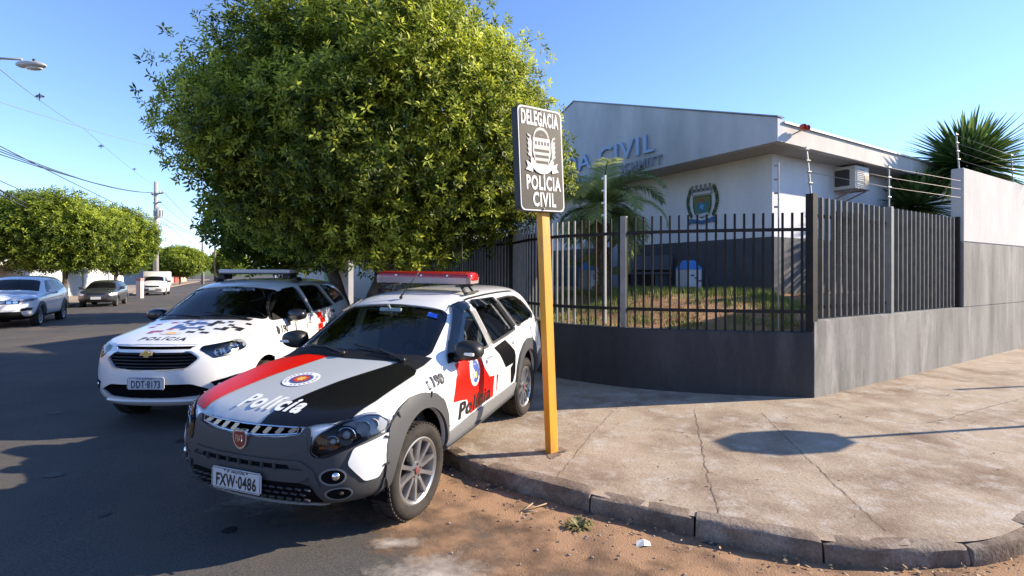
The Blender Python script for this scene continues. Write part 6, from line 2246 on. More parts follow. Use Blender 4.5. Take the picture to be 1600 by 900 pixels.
# ------------------------------------------------------------------ the big street tree
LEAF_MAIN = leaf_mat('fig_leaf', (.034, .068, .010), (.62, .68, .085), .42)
big = thing('street_tree', 'large round clipped street tree standing over the two police cars', 'tree', (-2.72, 9.4, KERB_H))
def rel(p): return (p[0] + 2.72, p[1] - 9.4, p[2] - KERB_H)
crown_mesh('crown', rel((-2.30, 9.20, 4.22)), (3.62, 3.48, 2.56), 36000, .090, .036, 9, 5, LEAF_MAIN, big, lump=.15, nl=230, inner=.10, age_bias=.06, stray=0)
br = [([(0, 0, -.1), (.05, -.05, .9), (.35, -.1, 1.7), (1.0, -.3, 2.9), (1.9, -.5, 4.2)], (.20, .06)),
      ([(-.35, .1, -.1), (-.42, .15, .9), (-.7, .2, 1.7), (-1.3, .2, 2.9), (-2.0, .4, 4.2)], (.19, .05))]
rr = random.Random(8)
for k in range(16):
    a = k * 2.4; s = (.35, -.1, 1.7) if k % 2 == 0 else (-.7, .2, 1.7)
    br.append(([s, (s[0] + math.cos(a) * .8, s[1] + math.sin(a) * .8, 2.6), (.3 + math.cos(a) * 2.3, -.2 + math.sin(a) * 2.4, 3.2 + rr.uniform(-.6, 1.8))], (.09, .015)))
limbs('trunk', big, br)

def street_tree(label, x, y, C, Rr, n, leaf, width, seed, m, group='clipped trees along the far pavement', per=7, trunk=.16):
    t = thing('street_tree', label, 'tree', (x, y, KERB_H), group=group)
    crown_mesh('crown', (C[0] - x, C[1] - y, C[2] - KERB_H), Rr, n, leaf, width, per, seed, m, t, lump=.09, nl=130, inner=.18, stray=.01)
    z = C[2] - KERB_H
    brs = [([(0, 0, -.1), (.03, 0, 1.0), (.0, .05, z - Rr[2] * .7)], (trunk, trunk * .7))]
    for k in range(6):
        a = k * 1.05
        brs.append(([(0, .05, z - Rr[2] * .75), (math.cos(a) * Rr[0] * .6, math.sin(a) * Rr[1] * .6, z + Rr[2] * .1)], (trunk * .5, .02)))
    limbs('trunk', t, brs)
    return t
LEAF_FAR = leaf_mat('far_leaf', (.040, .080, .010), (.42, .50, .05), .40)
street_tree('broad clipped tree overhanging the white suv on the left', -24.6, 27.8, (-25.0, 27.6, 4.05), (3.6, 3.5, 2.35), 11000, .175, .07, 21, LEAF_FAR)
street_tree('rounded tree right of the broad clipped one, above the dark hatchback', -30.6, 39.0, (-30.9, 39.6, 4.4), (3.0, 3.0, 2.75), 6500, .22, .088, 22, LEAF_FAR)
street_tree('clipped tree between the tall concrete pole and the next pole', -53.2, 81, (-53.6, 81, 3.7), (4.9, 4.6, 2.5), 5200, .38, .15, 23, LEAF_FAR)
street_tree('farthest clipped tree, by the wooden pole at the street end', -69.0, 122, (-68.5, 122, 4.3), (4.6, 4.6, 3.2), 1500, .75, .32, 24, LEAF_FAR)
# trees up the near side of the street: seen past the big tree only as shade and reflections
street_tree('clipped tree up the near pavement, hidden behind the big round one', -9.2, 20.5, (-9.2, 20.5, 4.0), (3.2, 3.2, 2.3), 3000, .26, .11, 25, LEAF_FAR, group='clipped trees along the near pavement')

# ------------------------------------------------------------------ palm in the garden
def palm():
    px, py, pz = 1.86, 10.35, 1.33
    t = thing('palm', 'feathery palm with arching fronds in the fenced garden', 'palm', (px, py, pz))
    bm = bmesh.new()
    rr = random.Random(4)
    pts = [(0, 0, -.1)] + [(.03 * math.sin(k), .02 * math.cos(k * 1.3), .26 * k) for k in range(1, 8)]
    bm_tube(bm, pts, [.15, .13, .12, .115, .115, .12, .13, .10], 12)
    for k in range(46):     # old leaf bases
        z = .08 + k * .039; a = k * 2.4
        bm_bar(bm, (math.cos(a) * .09, math.sin(a) * .09, z), (math.cos(a) * .19, math.sin(a) * .19, z + .11), .05, .02)
    obj('trunk', fixn(bm), mat('palm_bark', (.10, .075, .05), .95, col2=(.2, .15, .10), nscale=12, bump=.8, bscale=40), t)
    m = leaf_mat('palm_leaf', (.11, .17, .06), (.48, .55, .20), .5)
    for k in range(28):
        a = k * 2.4 + rr.uniform(-.2, .2)
        el = R(86 - (k / 28) * 116 + rr.uniform(-6, 6))
        Lf = rr.uniform(1.35, 1.8)
        seg = 14
        p = Vector((0, 0, 1.74)); el_ = el
        spine = [p.copy()]
        for s in range(seg):
            stp = Lf / seg
            p = p + Vector((math.cos(a) * math.cos(el_), math.sin(a) * math.cos(el_), math.sin(el_))) * stp
            el_ -= R(5.5 + s * .55)
            spine.append(p.copy())
        V = []; F = []; ages = []
        ag = rr.uniform(.0, .8)
        for i in range(1, len(spine)):
            d = (spine[i] - spine[i - 1]).normalized()
            u, w = frame_from(d)
            if w.z < 0: w = -w
            for j in range(5):
                c = spine[i - 1].lerp(spine[i], j / 5)
                fr = (i - 1 + j / 5) / seg
                ll = .36 * math.sin(math.pi * (.12 + .86 * fr)) ** .7 + .04
                for sg in (-1, 1):
                    dr = (u * sg * .82 + d * .55 + w * rr.uniform(.05, .32) - Vector((0, 0, .16))).normalized()
                    sd = dr.cross(w).normalized() * .012
                    b = len(V)
                    e1 = c + dr * ll * .55; e2 = c + dr * ll - Vector((0, 0, .10 * ll + .02))
                    V += [c - sd * .6, c + sd * .6, e1 + sd, e1 - sd, e2]
                    F += [(b, b + 1, b + 2, b + 3), (b + 3, b + 2, b + 4)]
                    g = min(1, max(0, ag + rr.uniform(-.15, .15))); ages += [g, g]
        o = obj('frond', (V, F), m, t)
        at = o.data.attributes.new('age', 'FLOAT', 'FACE'); at.data.foreach_set('value', ages)
        bm = bmesh.new(); bm_tube(bm, spine, [.016 - .012 * i / seg for i in range(seg + 1)], 5)
        obj('frond_rib', bm, mat('palm_rib', (.16, .17, .06), .6), o, True)
palm()

# ------------------------------------------------------------------ spiky yucca behind the white wall
def yucca():
    x, y = 11.3, 12.5
    t = thing('yucca', 'spiky dark green yucca rising above the white wall on the right', 'plant', (x, y, .6))
    rr = random.Random(6)
    limbs('trunk', t, [([(0, 0, -.6), (.05, 0, 1.5), (0, .05, 3.4)], (.14, .10)), ([(.05, 0, 1.2), (-.9, .1, 2.1), (-1.25, .1, 2.7)], (.08, .06))])
    m = leaf_mat('yucca_leaf', (.045, .095, .025), (.28, .40, .11), .3)
    def head(c, L, n, name):
        V = []; F = []; ages = []
        for k in range(n):
            u_ = k / n
            el = math.asin(max(-1, min(1, 1 - 1.62 * u_)))
            a = k * 2.39996
            d = Vector((math.cos(a) * math.cos(el), math.sin(a) * math.cos(el), math.sin(el)))
            d = (d + Vector((rr.uniform(-.1, .1), rr.uniform(-.1, .1), rr.uniform(-.08, .08)))).normalized()
            sd = d.cross(Vector((0, 0, 1)))
            if sd.length < .1: sd = Vector((1, 0, 0))
            sd = sd.normalized()
            up = sd.cross(d)
            ll = L * rr.uniform(.8, 1.1)
            w = .052
            prev = None
            bend = rr.uniform(.0, .12) * (1 - .3 * d.z)
            for s, wf in ((0, .6), (.3, 1), (.65, .8), (1, .05)):
                c_ = Vector(c) + d * (.08 + ll * s) - Vector((0, 0, bend * ll * s * s))
                b = len(V); V += [c_ - sd * w * wf + up * .012 * wf, c_ - up * .004, c_ + sd * w * wf + up * .012 * wf]
                if prev is not None:
                    F += [(prev, b, b + 1, prev + 1), (prev + 1, b + 1, b + 2, prev + 2)]
                    g = .75 * rr.random() ** 1.6; ages += [g, g]
                prev = b
        o = obj(name, (V, F), m, t)
        at = o.data.attributes.new('age', 'FLOAT', 'FACE'); at.data.foreach_set('value', ages)
    head((0, .05, 3.85), 1.32, 560, 'leaf_head')
    head((-1.25, .1, 2.85), 1.0, 200, 'leaf_head')
yucca()

# ------------------------------------------------------------------ the station sign on its yellow post
def sign():
    base = V2(.372, 4.72)
    lean = R(-2.15)
    t = thing('station_sign', 'grey police station sign with white lettering on a leaning yellow post', 'sign', (base.x, base.y, KERB_H), (0, lean, 0))
    my = mat('yellow_paint', (.72, .34, .02), .5, col2=(.58, .26, .022), nscale=3, stretch=(1, 1, .2), bump=.15, bscale=60, bdist=.003, col3=(.30, .16, .06), n3scale=6, n3lo=.54, n3hi=.74)
    bm = bmesh.new(); bm_box(bm, (0, 0, 1.12), (.098, .075, 2.30), rot=(0, 0, R(40)), bevel=.006)
    obj('post', bm, my, t)
    bm = bmesh.new(); vs_ = [bm.verts.new(((.12 + .04 * math.sin(3 * t_) + .025 * math.sin(7 * t_ + 1)) * math.cos(t_), (.12 + .04 * math.sin(3 * t_) + .025 * math.sin(7 * t_ + 1)) * math.sin(t_), .006)) for t_ in [2 * math.pi * k_ / 30 for k_ in range(30)]]; bm.faces.new(vs_)
    obj('post_footing', bm, mat('footing', (.22, .17, .13), .95, col2=(.12, .085, .06), nscale=14), t)
    w, h = .52, .945
    ang = R(36)
    p = Vector((.0, -.098, 2.71))
    fr = bpy.data.objects.new('x', None); bpy.data.objects.remove(fr)
    outline = round_poly([(-w / 2, -h / 2), (w / 2, -h / 2), (w / 2, h / 2), (-w / 2, h / 2)], .055, 6)
    bm = bm_prism(bmesh.new(), [(q[0], 0, q[1]) for q in outline], (0, .085, 0))
    for f in bm.faces: f.smooth = False
    mg = mat('sign_grey', (.066, .056, .044), .55, col2=(.052, .045, .036), nscale=4, spec=.3)
    pan = obj('panel', fixn(bm), mat('sign_edge', (.010, .010, .011), .5), t)
    pan.location = p; pan.rotation_euler = (0, 0, ang)
    mw = mat('sign_white', (.74, .72, .68), .4)
    def face(name, poly, m, y):
        bm = bm_prism(bmesh.new(), [(q[0], y, q[1]) for q in poly], (0, .0012, 0))
        return obj(name, fixn(bm), m, pan)
    face('face', [(q[0] * .985, q[1] * .992) for q in outline], mw, -.002)
    face('face_grey', [(q[0] * .935, q[1] * .966) for q in outline], mg, -.0045)
    def word(txt, cap, z, width, x=0.0):
        me = text_mesh(txt, 1.0, bold=.034, spacing=1.15)
        X = [v.co.x for v in me.vertices]; Yv = [v.co.y for v in me.vertices]
        x0, x1 = min(X), max(X)
        k = cap / .70
        for v in me.vertices: v.co = Vector(((v.co.x - (x0 + x1) / 2) * width / (x1 - x0) + x, -.0075, z + v.co.y * k))
        return obj('lettering', me, mw, pan)
    word('DELEGACIA', .125, .362, .435, -.006)
    word('POLÍCIA', .122, -.222, .405, .014)
    word('CIVIL', .122, -.372, .27, .014)
    for zz in (.44, -.452):
        bm = bmesh.new(); bmesh.ops.create_uvsphere(bm, u_segments=8, v_segments=6, radius=.010, matrix=Matrix.Translation((.0, -.006, zz)))
        obj('bolt', bm, M_GALV, pan)
    # emblem: shield with stripes, branches, ribbon
    cy = .085
    dk = mg
    def lay(name, poly, m, l): return face(name, [(q[0] * 1.05, q[1] * 1.25 + cy) for q in poly], m, -.0075 - l * .0012)
    mp = mat('sign_emblem_grey', (.42, .41, .38), .45)
    lay('emblem_arc', ellipse(0, .085, .088, .082, 24, 0, 180, True), mp, 0)
    lay('emblem_arc_inner', ellipse(0, .085, .074, .062, 24, 0, 180, True), dk, 1)
    lay('emblem_bird', [(-.03, .105), (-.008, .122), (.018, .115), (.03, .10), (.008, .103), (.0, .092), (-.008, .103)], M_INK, 2)
    lay('emblem_shield', [(-.098, .088), (.098, .088), (.102, -.02), (.075, -.095), (0, -.135), (-.075, -.095), (-.102, -.02)], mp, 2)
    for k in range(3):
        z = .005 - k * .042
        hw = .082 - k * .008
        lay('emblem_stripe', [(-hw, z), (hw, z), (hw, z - .019), (-hw, z - .019)], dk, 3)
    lay('emblem_chief', [(-.085, .072), (.085, .072), (.085, .028), (-.085, .028)], mat('sign_pale', (.5, .5, .5), .4), 3)
    for k in range(5): lay('emblem_tower', [(-.072 + k * .034, .062), (-.055 + k * .034, .062), (-.055 + k * .034, .036), (-.072 + k * .034, .036)], dk, 4)
    for s in (-1, 1):
        lay('emblem_branch', [(s * .105, -.10), (s * .145, -.03), (s * .15, .05), (s * .12, .10), (s * .108, .05), (s * .112, -.02)], mat('sign_pale', (.5, .5, .5), .4), 1)
        for k in range(5):
            z = -.06 + k * .035
            lay('emblem_leaf', [(s * .115, z), (s * .15, z + .012), (s * .158, z + .03), (s * .13, z + .022)], mp, 2)
        lay('emblem_ribbon_end', [(s * .10, -.115), (s * .175, -.085), (s * .16, -.125), (s * .185, -.15), (s * .11, -.165)], mw, 3)
    rib = [(-.13, -.075)] + [(.125 * math.sin(a), -.055 - .125 * math.cos(a) * .72 - .03) for a in [R(-80 + 16 * i) for i in range(11)]] + [(.13, -.075)] + [(.10 * math.sin(a), -.03 - .105 * math.cos(a) * .68 - .02) for a in [R(80 - 16 * i) for i in range(11)]]
    lay('emblem_ribbon', rib, mw, 4)
sign()

# signs standing outside the frame to the right: their shadows fall on the pavement
def offside():
    t = thing('stop_sign', 'octagonal road sign on a slim post outside the picture, its shadow on the pavement', 'sign', (7.95, 5.93, KERB_H), (0, 0, R(10)))
    bm = bmesh.new(); bm_tube(bm, [(0, 0, -.1), (0, 0, 2.9)], .032, 10); obj('post', bm, M_GALV, t, True)
    o8 = [(0.37 * math.cos(R(22.5 + 45 * k)), .37 * math.sin(R(22.5 + 45 * k)) + 2.62) for k in range(8)]
    bm = bm_prism(bmesh.new(), [(.04, q[0], q[1]) for q in o8], (.004, 0, 0)); obj('plate', fixn(bm), mat('sign_red', (.4, .03, .03), .4), t)
    t = thing('slim_post', 'slim steel post outside the picture, its thin shadow across the pavement', 'post', (11.64, 8.19, KERB_H))
    bm = bmesh.new(); bm_tube(bm, [(0, 0, -.1), (0, 0, 2.6)], .035, 10); obj('pole', bm, M_GALV, t, True)
offside()

# ------------------------------------------------------------------ poles, lamps, wires
M_CONC = mat('pole_concrete', (.36, .35, .34), .9, col2=(.27, .265, .26), nscale=2, stretch=(1, 1, .2))
def util_pole(x, y, h, label, m=M_CONC, r=.17, transformer=True, arm=True):
    r *= 1.45
    t = thing('utility_pole', label, 'pole', (x, y, KERB_H), (0, 0, R(-28)))
    bm = bmesh.new(); bm_tube(bm, [(0, 0, -.2), (0, 0, h)], [r, r * .68], 12); obj('pole', bm, m, t, True)
    if arm:
        bm = bmesh.new(); bm_box(bm, (0, .12, h - 1.15), (2.0, .09, .11)); bm_box(bm, (0, .12, h - 2.0), (1.5, .09, .10))
        obj('crossarm', bm, mat('crossarm_wood', (.16, .13, .11), .9), t)
        bm = bmesh.new()
        for X in (-.9, -.45, .45, .9): bm_lathe(bm, [(.05, 0), (.07, .06), (.04, .12), (.055, .17), (.001, .2)], 10, 'Z', (X, .12, h - 1.1))
        obj('insulators', bm, mat('porcelain', (.35, .28, .24), .3), t, True)
    if transformer:
        bm = bmesh.new(); bm_lathe(bm, [(.001, -.42), (.30, -.42), (.33, -.36), (.33, .36), (.30, .42), (.001, .44)], 20, 'Z', (.62, -.1, h - 3.1))
        for k in range(10):
            a = k * .628; bm_box(bm, (.62 + .36 * math.cos(a), -.1 + .36 * math.sin(a), h - 3.1), (.10, .03, .6), rot=(0, 0, a))
        bm_box(bm, (.25, -.05, h - 3.0), (.45, .08, .12)); bm_box(bm, (.25, -.05, h - 3.35), (.45, .08, .10))
        tr = obj('transformer', fixn(bm), mat('transformer_grey', (.33, .35, .37), .5), t, True, 40)
        bm = bmesh.new()
        for X in (-.15, .15): bm_lathe(bm, [(.05, 0), (.06, .1), (.035, .2), (.001, .26)], 10, 'Z', (.62 + X, -.1, h - 2.67))
        obj('bushing', bm, mat('porcelain', (.35, .28, .24), .3), tr, True)
    return t
util_pole(-34.5, 49.0, 10.6, 'tall concrete utility pole with a grey transformer, behind the white van')
util_pole(-52.6, 86.0, 10.3, 'concrete utility pole beyond the transformer pole', transformer=False, r=.16)
util_pole(-69.3, 118.0, 8.4, 'weathered wooden pole at the far end of the street', m=mat('pole_wood', (.20, .15, .12), .9), transformer=False, arm=False, r=.19)
def street_lamp():
    Y = 13.0
    X = (68 - 800) / FPX * Y; Z = CAM_H + (HZ - 99) / FPX * Y
    t = thing('street_lamp', 'cobra head street lamp on a curved arm reaching in at the upper left', 'street lamp', (X - 3.1, Y, KERB_H))
    bx = 3.1
    bm = bmesh.new(); bm_tube(bm, [(0, 0, -.2), (0, 0, 9.2)], [.17, .12], 12); obj('pole', bm, M_CONC, t, True)
    bm = bmesh.new(); bm_tube(bm, [(.0, 0, Z - 1.25), (.5, 0, Z - .62), (1.2, 0, Z - .16), (2.0, 0, Z + .03), (2.55, 0, Z - .0)], .030, 8); obj('arm', bm, M_GALV, t, True)
    bm = bmesh.new()
    rings = []
    for (x, hw, z0, z1) in ((2.42, .05, -.03, .05), (2.5, .09, -.07, .085), (2.75, .14, -.10, .10), (3.0, .13, -.09, .075), (3.12, .08, -.06, .035), (3.17, .02, -.035, .0)):
        rings.append([bm.verts.new((x, hw * math.cos(a), Z - KERB_H - .04 + (z1 if math.sin(a) > 0 else -z0 * 1) * math.sin(a))) for a in [2 * math.pi * k / 14 for k in range(14)]])
    for a, b in zip(rings, rings[1:]):
        for k in range(14): bm.faces.new((a[k], a[(k + 1) % 14], b[(k + 1) % 14], b[k]))
    bm.faces.new(rings[0]); bm.faces.new(rings[-1])
    hd = obj('lamp_head', fixn(bm), mat('lamp_casing', (.42, .41, .39), .45, metal=.2), t, True, 45)
    bm = bmesh.new(); bmesh.ops.create_uvsphere(bm, u_segments=16, v_segments=8, radius=1, matrix=Matrix.Translation((2.86, 0, Z - KERB_H - .13)) @ Matrix.Diagonal((.22, .10, .05, 1)))
    obj('lamp_glass', bm, mat('lamp_diffuser', (.55, .52, .45), .2, coat=1), hd, True)
    bm = bmesh.new(); bm_lathe(bm, [(.03, 0), (.03, .05), (.001, .06)], 10, 'Z', (2.85, 0, Z - KERB_H + .06)); obj('photocell', bm, M_BLACK, hd, True)
    return V2(X - 3.1, Y)
LP = street_lamp()
def wires():
    m = mat('cable', (.035, .035, .04), .6)
    m2 = mat('pale_cable', (.20, .22, .25), .6)
    def at(u, v, Y): return Vector(((u - 800) / FPX * Y, Y, CAM_H + (HZ - v) / FPX * Y))
    def run(name, label, sets, sag, r, mm=m, grp='overhead cables over the street'):
        bm = bmesh.new()
        for a, b in sets:
            P = [a.lerp(b, t) - Vector((0, 0, sag * 4 * t * (1 - t))) for t in np.linspace(0, 1, 15)]
            bm_tube(bm, P, r, 5)
        o = obj(name, bm, mm, None, True)
        tag(o, label, 'cable', grp)
    T = lambda dx, dz: Vector((-34.5 + dx, 49.1, KERB_H + 10.6 + dz))
    for i, (dx, v0, dz) in enumerate(((-.8, 221, -1.0), (-.4, 226, -1.02), (.8, 233, -1.06))):
        run('cable', ('topmost dark cable of the three running to the transformer pole crossarm', 'middle dark cable of the three running to the pole crossarm', 'lowest dark cable of the three running to the pole crossarm')[i], [(at(-60, v0 - 12, 14), T(dx, dz))], .45, .018)
    run('cable', 'thin slanting service cable crossing above the left tree', [(at(-40, 208, 12), at(330, 372, 60))], .5, .013)
    run('cable', 'thick dark cable low at the left edge above the tree', [(at(-60, 262, 13), at(60, 325, 30))], .1, .035)
    run('cable', 'second thick cable just under the thick one at the left edge', [(at(-60, 270, 13), at(60, 331, 30))], .1, .030)
    run('cable', 'thin cable above the thick pair at the left edge', [(at(-60, 255, 13), at(120, 330, 34))], .1, .014)
    run('cable', 'faint high cable across the sky below the street lamp', [(at(-30, 150, 12), at(255, 232, 34)), ], .1, .010, m2)
    run('cable', 'faint pale cable slanting steeply under the street lamp head', [(at(-30, 84, 10), at(130, 200, 24)), (at(130, 200, 24), at(243, 292, 48))], .12, .010, m2)
    run('cable', 'cable from the transformer down to the next pole', [(T(.5, -3.4), Vector((-52.6, 86, 8.2)))], .3, .022)
    run('cable', 'thin cable from the transformer sagging towards the houses', [(T(.4, -3.7), at(318, 388, 84))], .4, .018)
    run('cable', 'paired cable from the tall pole to the next pole crossarm', [(T(-.6, -1.1), Vector((-53.2, 86, 9.2))), (T(.8, -1.1), Vector((-52.0, 86, 9.2)))], .4, .018)
    # small spacers hanging on the faint cables
    for (u, v, Y), lb in (((62, 150, 17), 'largest cable spacer on the faint cable, nearest the street lamp'), ((158, 228, 30), 'middle cable spacer hanging in the sky above the left trees'), ((210, 264, 42), 'smallest cable spacer in the sky, nearest the tall pole')):
        p = at(u, v, Y)
        bm = bmesh.new()
        for s in (-1, 1): bm_bar(bm, p + Vector((0, 0, .05)), p + Vector((s * .16, 0, -.02)), .03, .03)
        bm_bar(bm, p + Vector((-.16, 0, -.03)), p + Vector((.16, 0, -.03)), .03, .03); bm_bar(bm, p + Vector((0, 0, -.16)), p + Vector((0, 0, .1)), .03, .03)
        tag(obj('cable_spacer', bm, mat('spacer_grey', (.12, .11, .11), .6)), lb, 'cable spacer', 'cable spacers')
wires()

# ------------------------------------------------------------------ far side of the main street
B2 = V2(-.475, .88).normalized(); N2 = V2(-.88, -.475)
K2 = V2(-17.5, 15.6)
def fs(t, o): return K2 + B2 * t + N2 * o
def far_pavement():
    m = mat('far_pavement', (.30, .24, .185), .95, col2=(.22, .17, .13), nscale=.8)
    a, b = fs(-40, 0), fs(160, 0); c, d = fs(160, 12), fs(-40, 12)
    bm = bmesh.new()
    vs = [bm.verts.new((*q, z)) for q, z in ((a, 0), (b, 0), (b, .12), (a, .12))]
    bm.faces.new(vs)
    vs2 = [bm.verts.new((*q, .12)) for q in (a, b, c, d)]
    bm.faces.new(vs2)
    o = obj('far_pavement', fixn(bm), m)
    tag(o, kind='structure')
far_pavement()
def far_wall(name, label, cat, t0, t1, o, h, m, th=.25, capm=None):
    q = thing(name, label, cat, (*fs(t0, o), .12), (0, 0, math.atan2(B2.y, B2.x)))
    L = t1 - t0
    bm = bmesh.new(); bm_box(bm, (L / 2, th / 2, h / 2), (L, th, h)); obj('wall', bm, m, q)
    bm = bmesh.new(); bm_box(bm, (L / 2, th / 2, h + .03), (L + .06, th + .08, .06)); obj('coping', bm, capm or m, q)
    return q
far_wall('garden_wall', 'brown boarded wall at the left edge behind the white suv', 'wall', -16, 7.5, 3.2, 2.5, mat('brown_boards', (.16, .10, .06), .9, col2=(.11, .07, .045), nscale=3, stretch=(6, 6, .3)))
far_wall('garden_wall', 'sunlit white wall between the suv and the dark hatchback', 'wall', 7.6, 17.5, 3.0, 2.05, mat('cream_render', (.66, .58, .50), .9, col2=(.55, .47, .40), nscale=1.2))
far_wall('garden_wall', 'pale blue grey wall behind the dark hatchback', 'wall', 17.6, 30, 3.1, 2.5, mat('pale_blue_render', (.50, .54, .56), .9))
far_wall('garden_wall', 'white wall behind the white van', 'wall', 30.1, 46, 3.0, 2.1, mat('white_render_far', (.62, .60, .57), .9))
def house(label, t, o, L, D, h, m, roofm, ridge=1.3, windows=2, name='house', door=True):
    q = thing(name, label, 'house', (*fs(t, o), .12), (0, 0, math.atan2(B2.y, B2.x)))
    bm = bmesh.new(); bm_box(bm, (L / 2, D / 2, h / 2), (L, D, h)); w = obj('wall', bm, m, q)
    bm = bm_prism(bmesh.new(), [(-.4, -.5, h + .01), (-.4, D / 2, h + ridge), (-.4, D + .5, h + .01)], (L + .8, 0, 0)); obj('roof', fixn(bm), roofm, q)
    for k in range(windows):
        x = L * (k + .6) / (windows + .6)
        bm = bmesh.new(); bm_box(bm, (x, -.02, h * .55), (1.2, .06, 1.1)); f = obj('window', bm, mat('far_window_frame', (.45, .43, .40), .6), q)
        bm = bmesh.new(); bm_box(bm, (x, -.055, h * .55), (1.05, .02, .95)); obj('pane', bm, mat('far_pane', (.03, .035, .04), .1), f)
    if door:
        bm = bmesh.new(); bm_box(bm, (L * .12, -.03, 1.05), (.9, .06, 2.1)); obj('door', bm, mat('far_door', (.20, .13, .08), .6), q)
    return q
M_TILE = mat('clay_tile', (.30, .14, .085), .9, col2=(.20, .10, .065), nscale=5)
M_TILE2 = mat('pale_tile', (.42, .34, .27), .9, col2=(.32, .26, .21), nscale=4)
house('house with a pale hipped roof beyond the tall concrete pole', 40, 6.5, 13, 9, 4.4, mat('cream_wall', (.60, .53, .43), .9), M_TILE2, 2.3)
house('house with brown tiles behind the left trees', 12, 6, 14, 8, 3.0, mat('white_wall_far', (.60, .57, .54), .9), M_TILE, 1.5)
house('low house hidden behind the white van', 27, 6, 11, 8, 3.0, mat('ochre_wall', (.50, .40, .27), .9), M_TILE, 1.4)
house('grey shuttered shop front past the clipped tree', 76, 2.6, 13, 8, 3.4, mat('shop_grey', (.38, .39, .43), .9), M_TILE2, .6, 1)
house('red fronted shop near the end of the street', 91, 2.5, 9, 8, 3.8, mat('shop_red', (.45, .085, .06), .9), M_TILE2, .6, 1)
house('cream house with a dark door near the end of the street', 103, 2.6, 13, 8, 3.6, mat('cream_wall2', (.62, .50, .36), .9), M_TILE, 1.0, 2)
house('white house closing the street in the distance', 140, -30, 16, 9, 4.0, mat('white_wall_far', (.60, .57, .54), .9), M_TILE, 1.5, 3)
house('pale house in the distance right of the street end', 118, -24, 10, 8, 3.5, mat('pale_wall_far', (.55, .56, .60), .9), M_TILE2, 1.2, 2)
def gate_pillar():
    p = V2(-26.2, 35.6)
    t = thing('gate_pillar', 'narrow pink and white pillar between the dark hatchback and the van', 'pillar', (p.x, p.y, 0))
    bm = bmesh.new(); bm_box(bm, (0, 0, .65), (.32, .32, 1.3)); obj('shaft', bm, mat('pillar_pale', (.58, .46, .44), .9), t)
    bm = bmesh.new(); bm_box(bm, (0, 0, 1.38), (.38, .38, .18), bevel=.03); obj('cap', bm, mat('pillar_red', (.32, .20, .18), .9), t)
gate_pillar()
# near side, past the police station: neighbour's wall and house, mostly hidden by the big tree
def near_side():
    q0 = V2(-6.6, 20.4)
    t = thing('neighbour_wall', 'white neighbour wall seen between the tree trunks', 'wall', (q0.x, q0.y, KERB_H), (0, 0, math.atan2(.854, -.52)))
    bm = bmesh.new(); bm_box(bm, (12, -.1, 1.15), (24, .2, 2.3)); obj('wall', bm, M_WHITERENDER, t)
    bm = bmesh.new(); bm_box(bm, (3.2, .03, 1.15), (2.6, .06, 2.1)); obj('gate', bm, mat('green_gate', (.06, .30, .10), .6), t)
    t = thing('neighbour_house', 'neighbouring house behind the big tree', 'house', (q0.x + 2.2, q0.y + 3.5, KERB_H), (0, 0, math.atan2(.854, -.52)))
    bm = bmesh.new(); bm_box(bm, (8, -4.5, 2.2), (16, 8, 4.4)); obj('wall', bm, mat('neighbour_cream', (.55, .50, .42), .9), t)
    bm = bm_prism(bmesh.new(), [(-.4, 0, 4.41), (-.4, -4.5, 6.2), (-.4, -9, 4.41)], (16.8, 0, 0)); obj('roof', fixn(bm), M_TILE, t)
    bm = bmesh.new(); bm_box(bm, (4, -.48, 1.9), (1.4, .06, 1.2)); obj('window', bm, mat('far_pane', (.03, .035, .04), .1), t)
near_side()
# what faces the corner from behind the camera, for reflections and bounce
def behind():
    for i, (x, y, rz, L, lb) in enumerate(((-14, -16, R(20), 16, 'white house across the junction behind the camera'), (10, -14, R(32), 18, 'cream house across the street behind the camera'))):
        q = thing('house', lb, 'house', (x, y, 0), (0, 0, rz))
        bm = bmesh.new(); bm_box(bm, (0, -4, 1.9), (L, 8, 3.8)); obj('wall', bm, mat('white_wall_far', (.60, .57, .54), .9) if i == 0 else mat('cream_wall', (.60, .53, .43), .9), q)
        bm = bm_prism(bmesh.new(), [(-L / 2 - .4, .5, 3.81), (-L / 2 - .4, -4, 5.4), (-L / 2 - .4, -8.5, 3.81)], (L + .8, 0, 0)); obj('roof', fixn(bm), M_TILE, q)
        for xx in (-.3, .1, .35):
            bm = bmesh.new(); bm_box(bm, (L * xx, .01, 1.8), (1.5, .05, 1.2)); obj('window', bm, mat('far_pane', (.03, .035, .04), .1), q)
behind()
# low tree-covered rise on the skyline at the end of the street
def hills():
    rr = random.Random(30)
    V = []; F = []
    n = 90
    for i in range(n + 1):
        a = R(-75 + 110 * i / n)
        r = 520
        h = 7 + 4 * math.sin(i * .35) + rr.uniform(-1.2, 1.2)
        V += [(math.sin(a) * r, math.cos(a) * r, -1), (math.sin(a) * r, math.cos(a) * r, h), (math.sin(a) * (r + 120), math.cos(a) * (r + 120), h * .6)]
    for i in range(n):
        for j in (0, 1): F.append((i * 3 + j, i * 3 + 3 + j, i * 3 + 4 + j, i * 3 + 1 + j))
    o = obj('hills', (V, F), mat('far_woods', (.07, .11, .07), .95, col2=(.12, .16, .09), nscale=.05), None, True)
    tag(o, kind='structure')
hills()

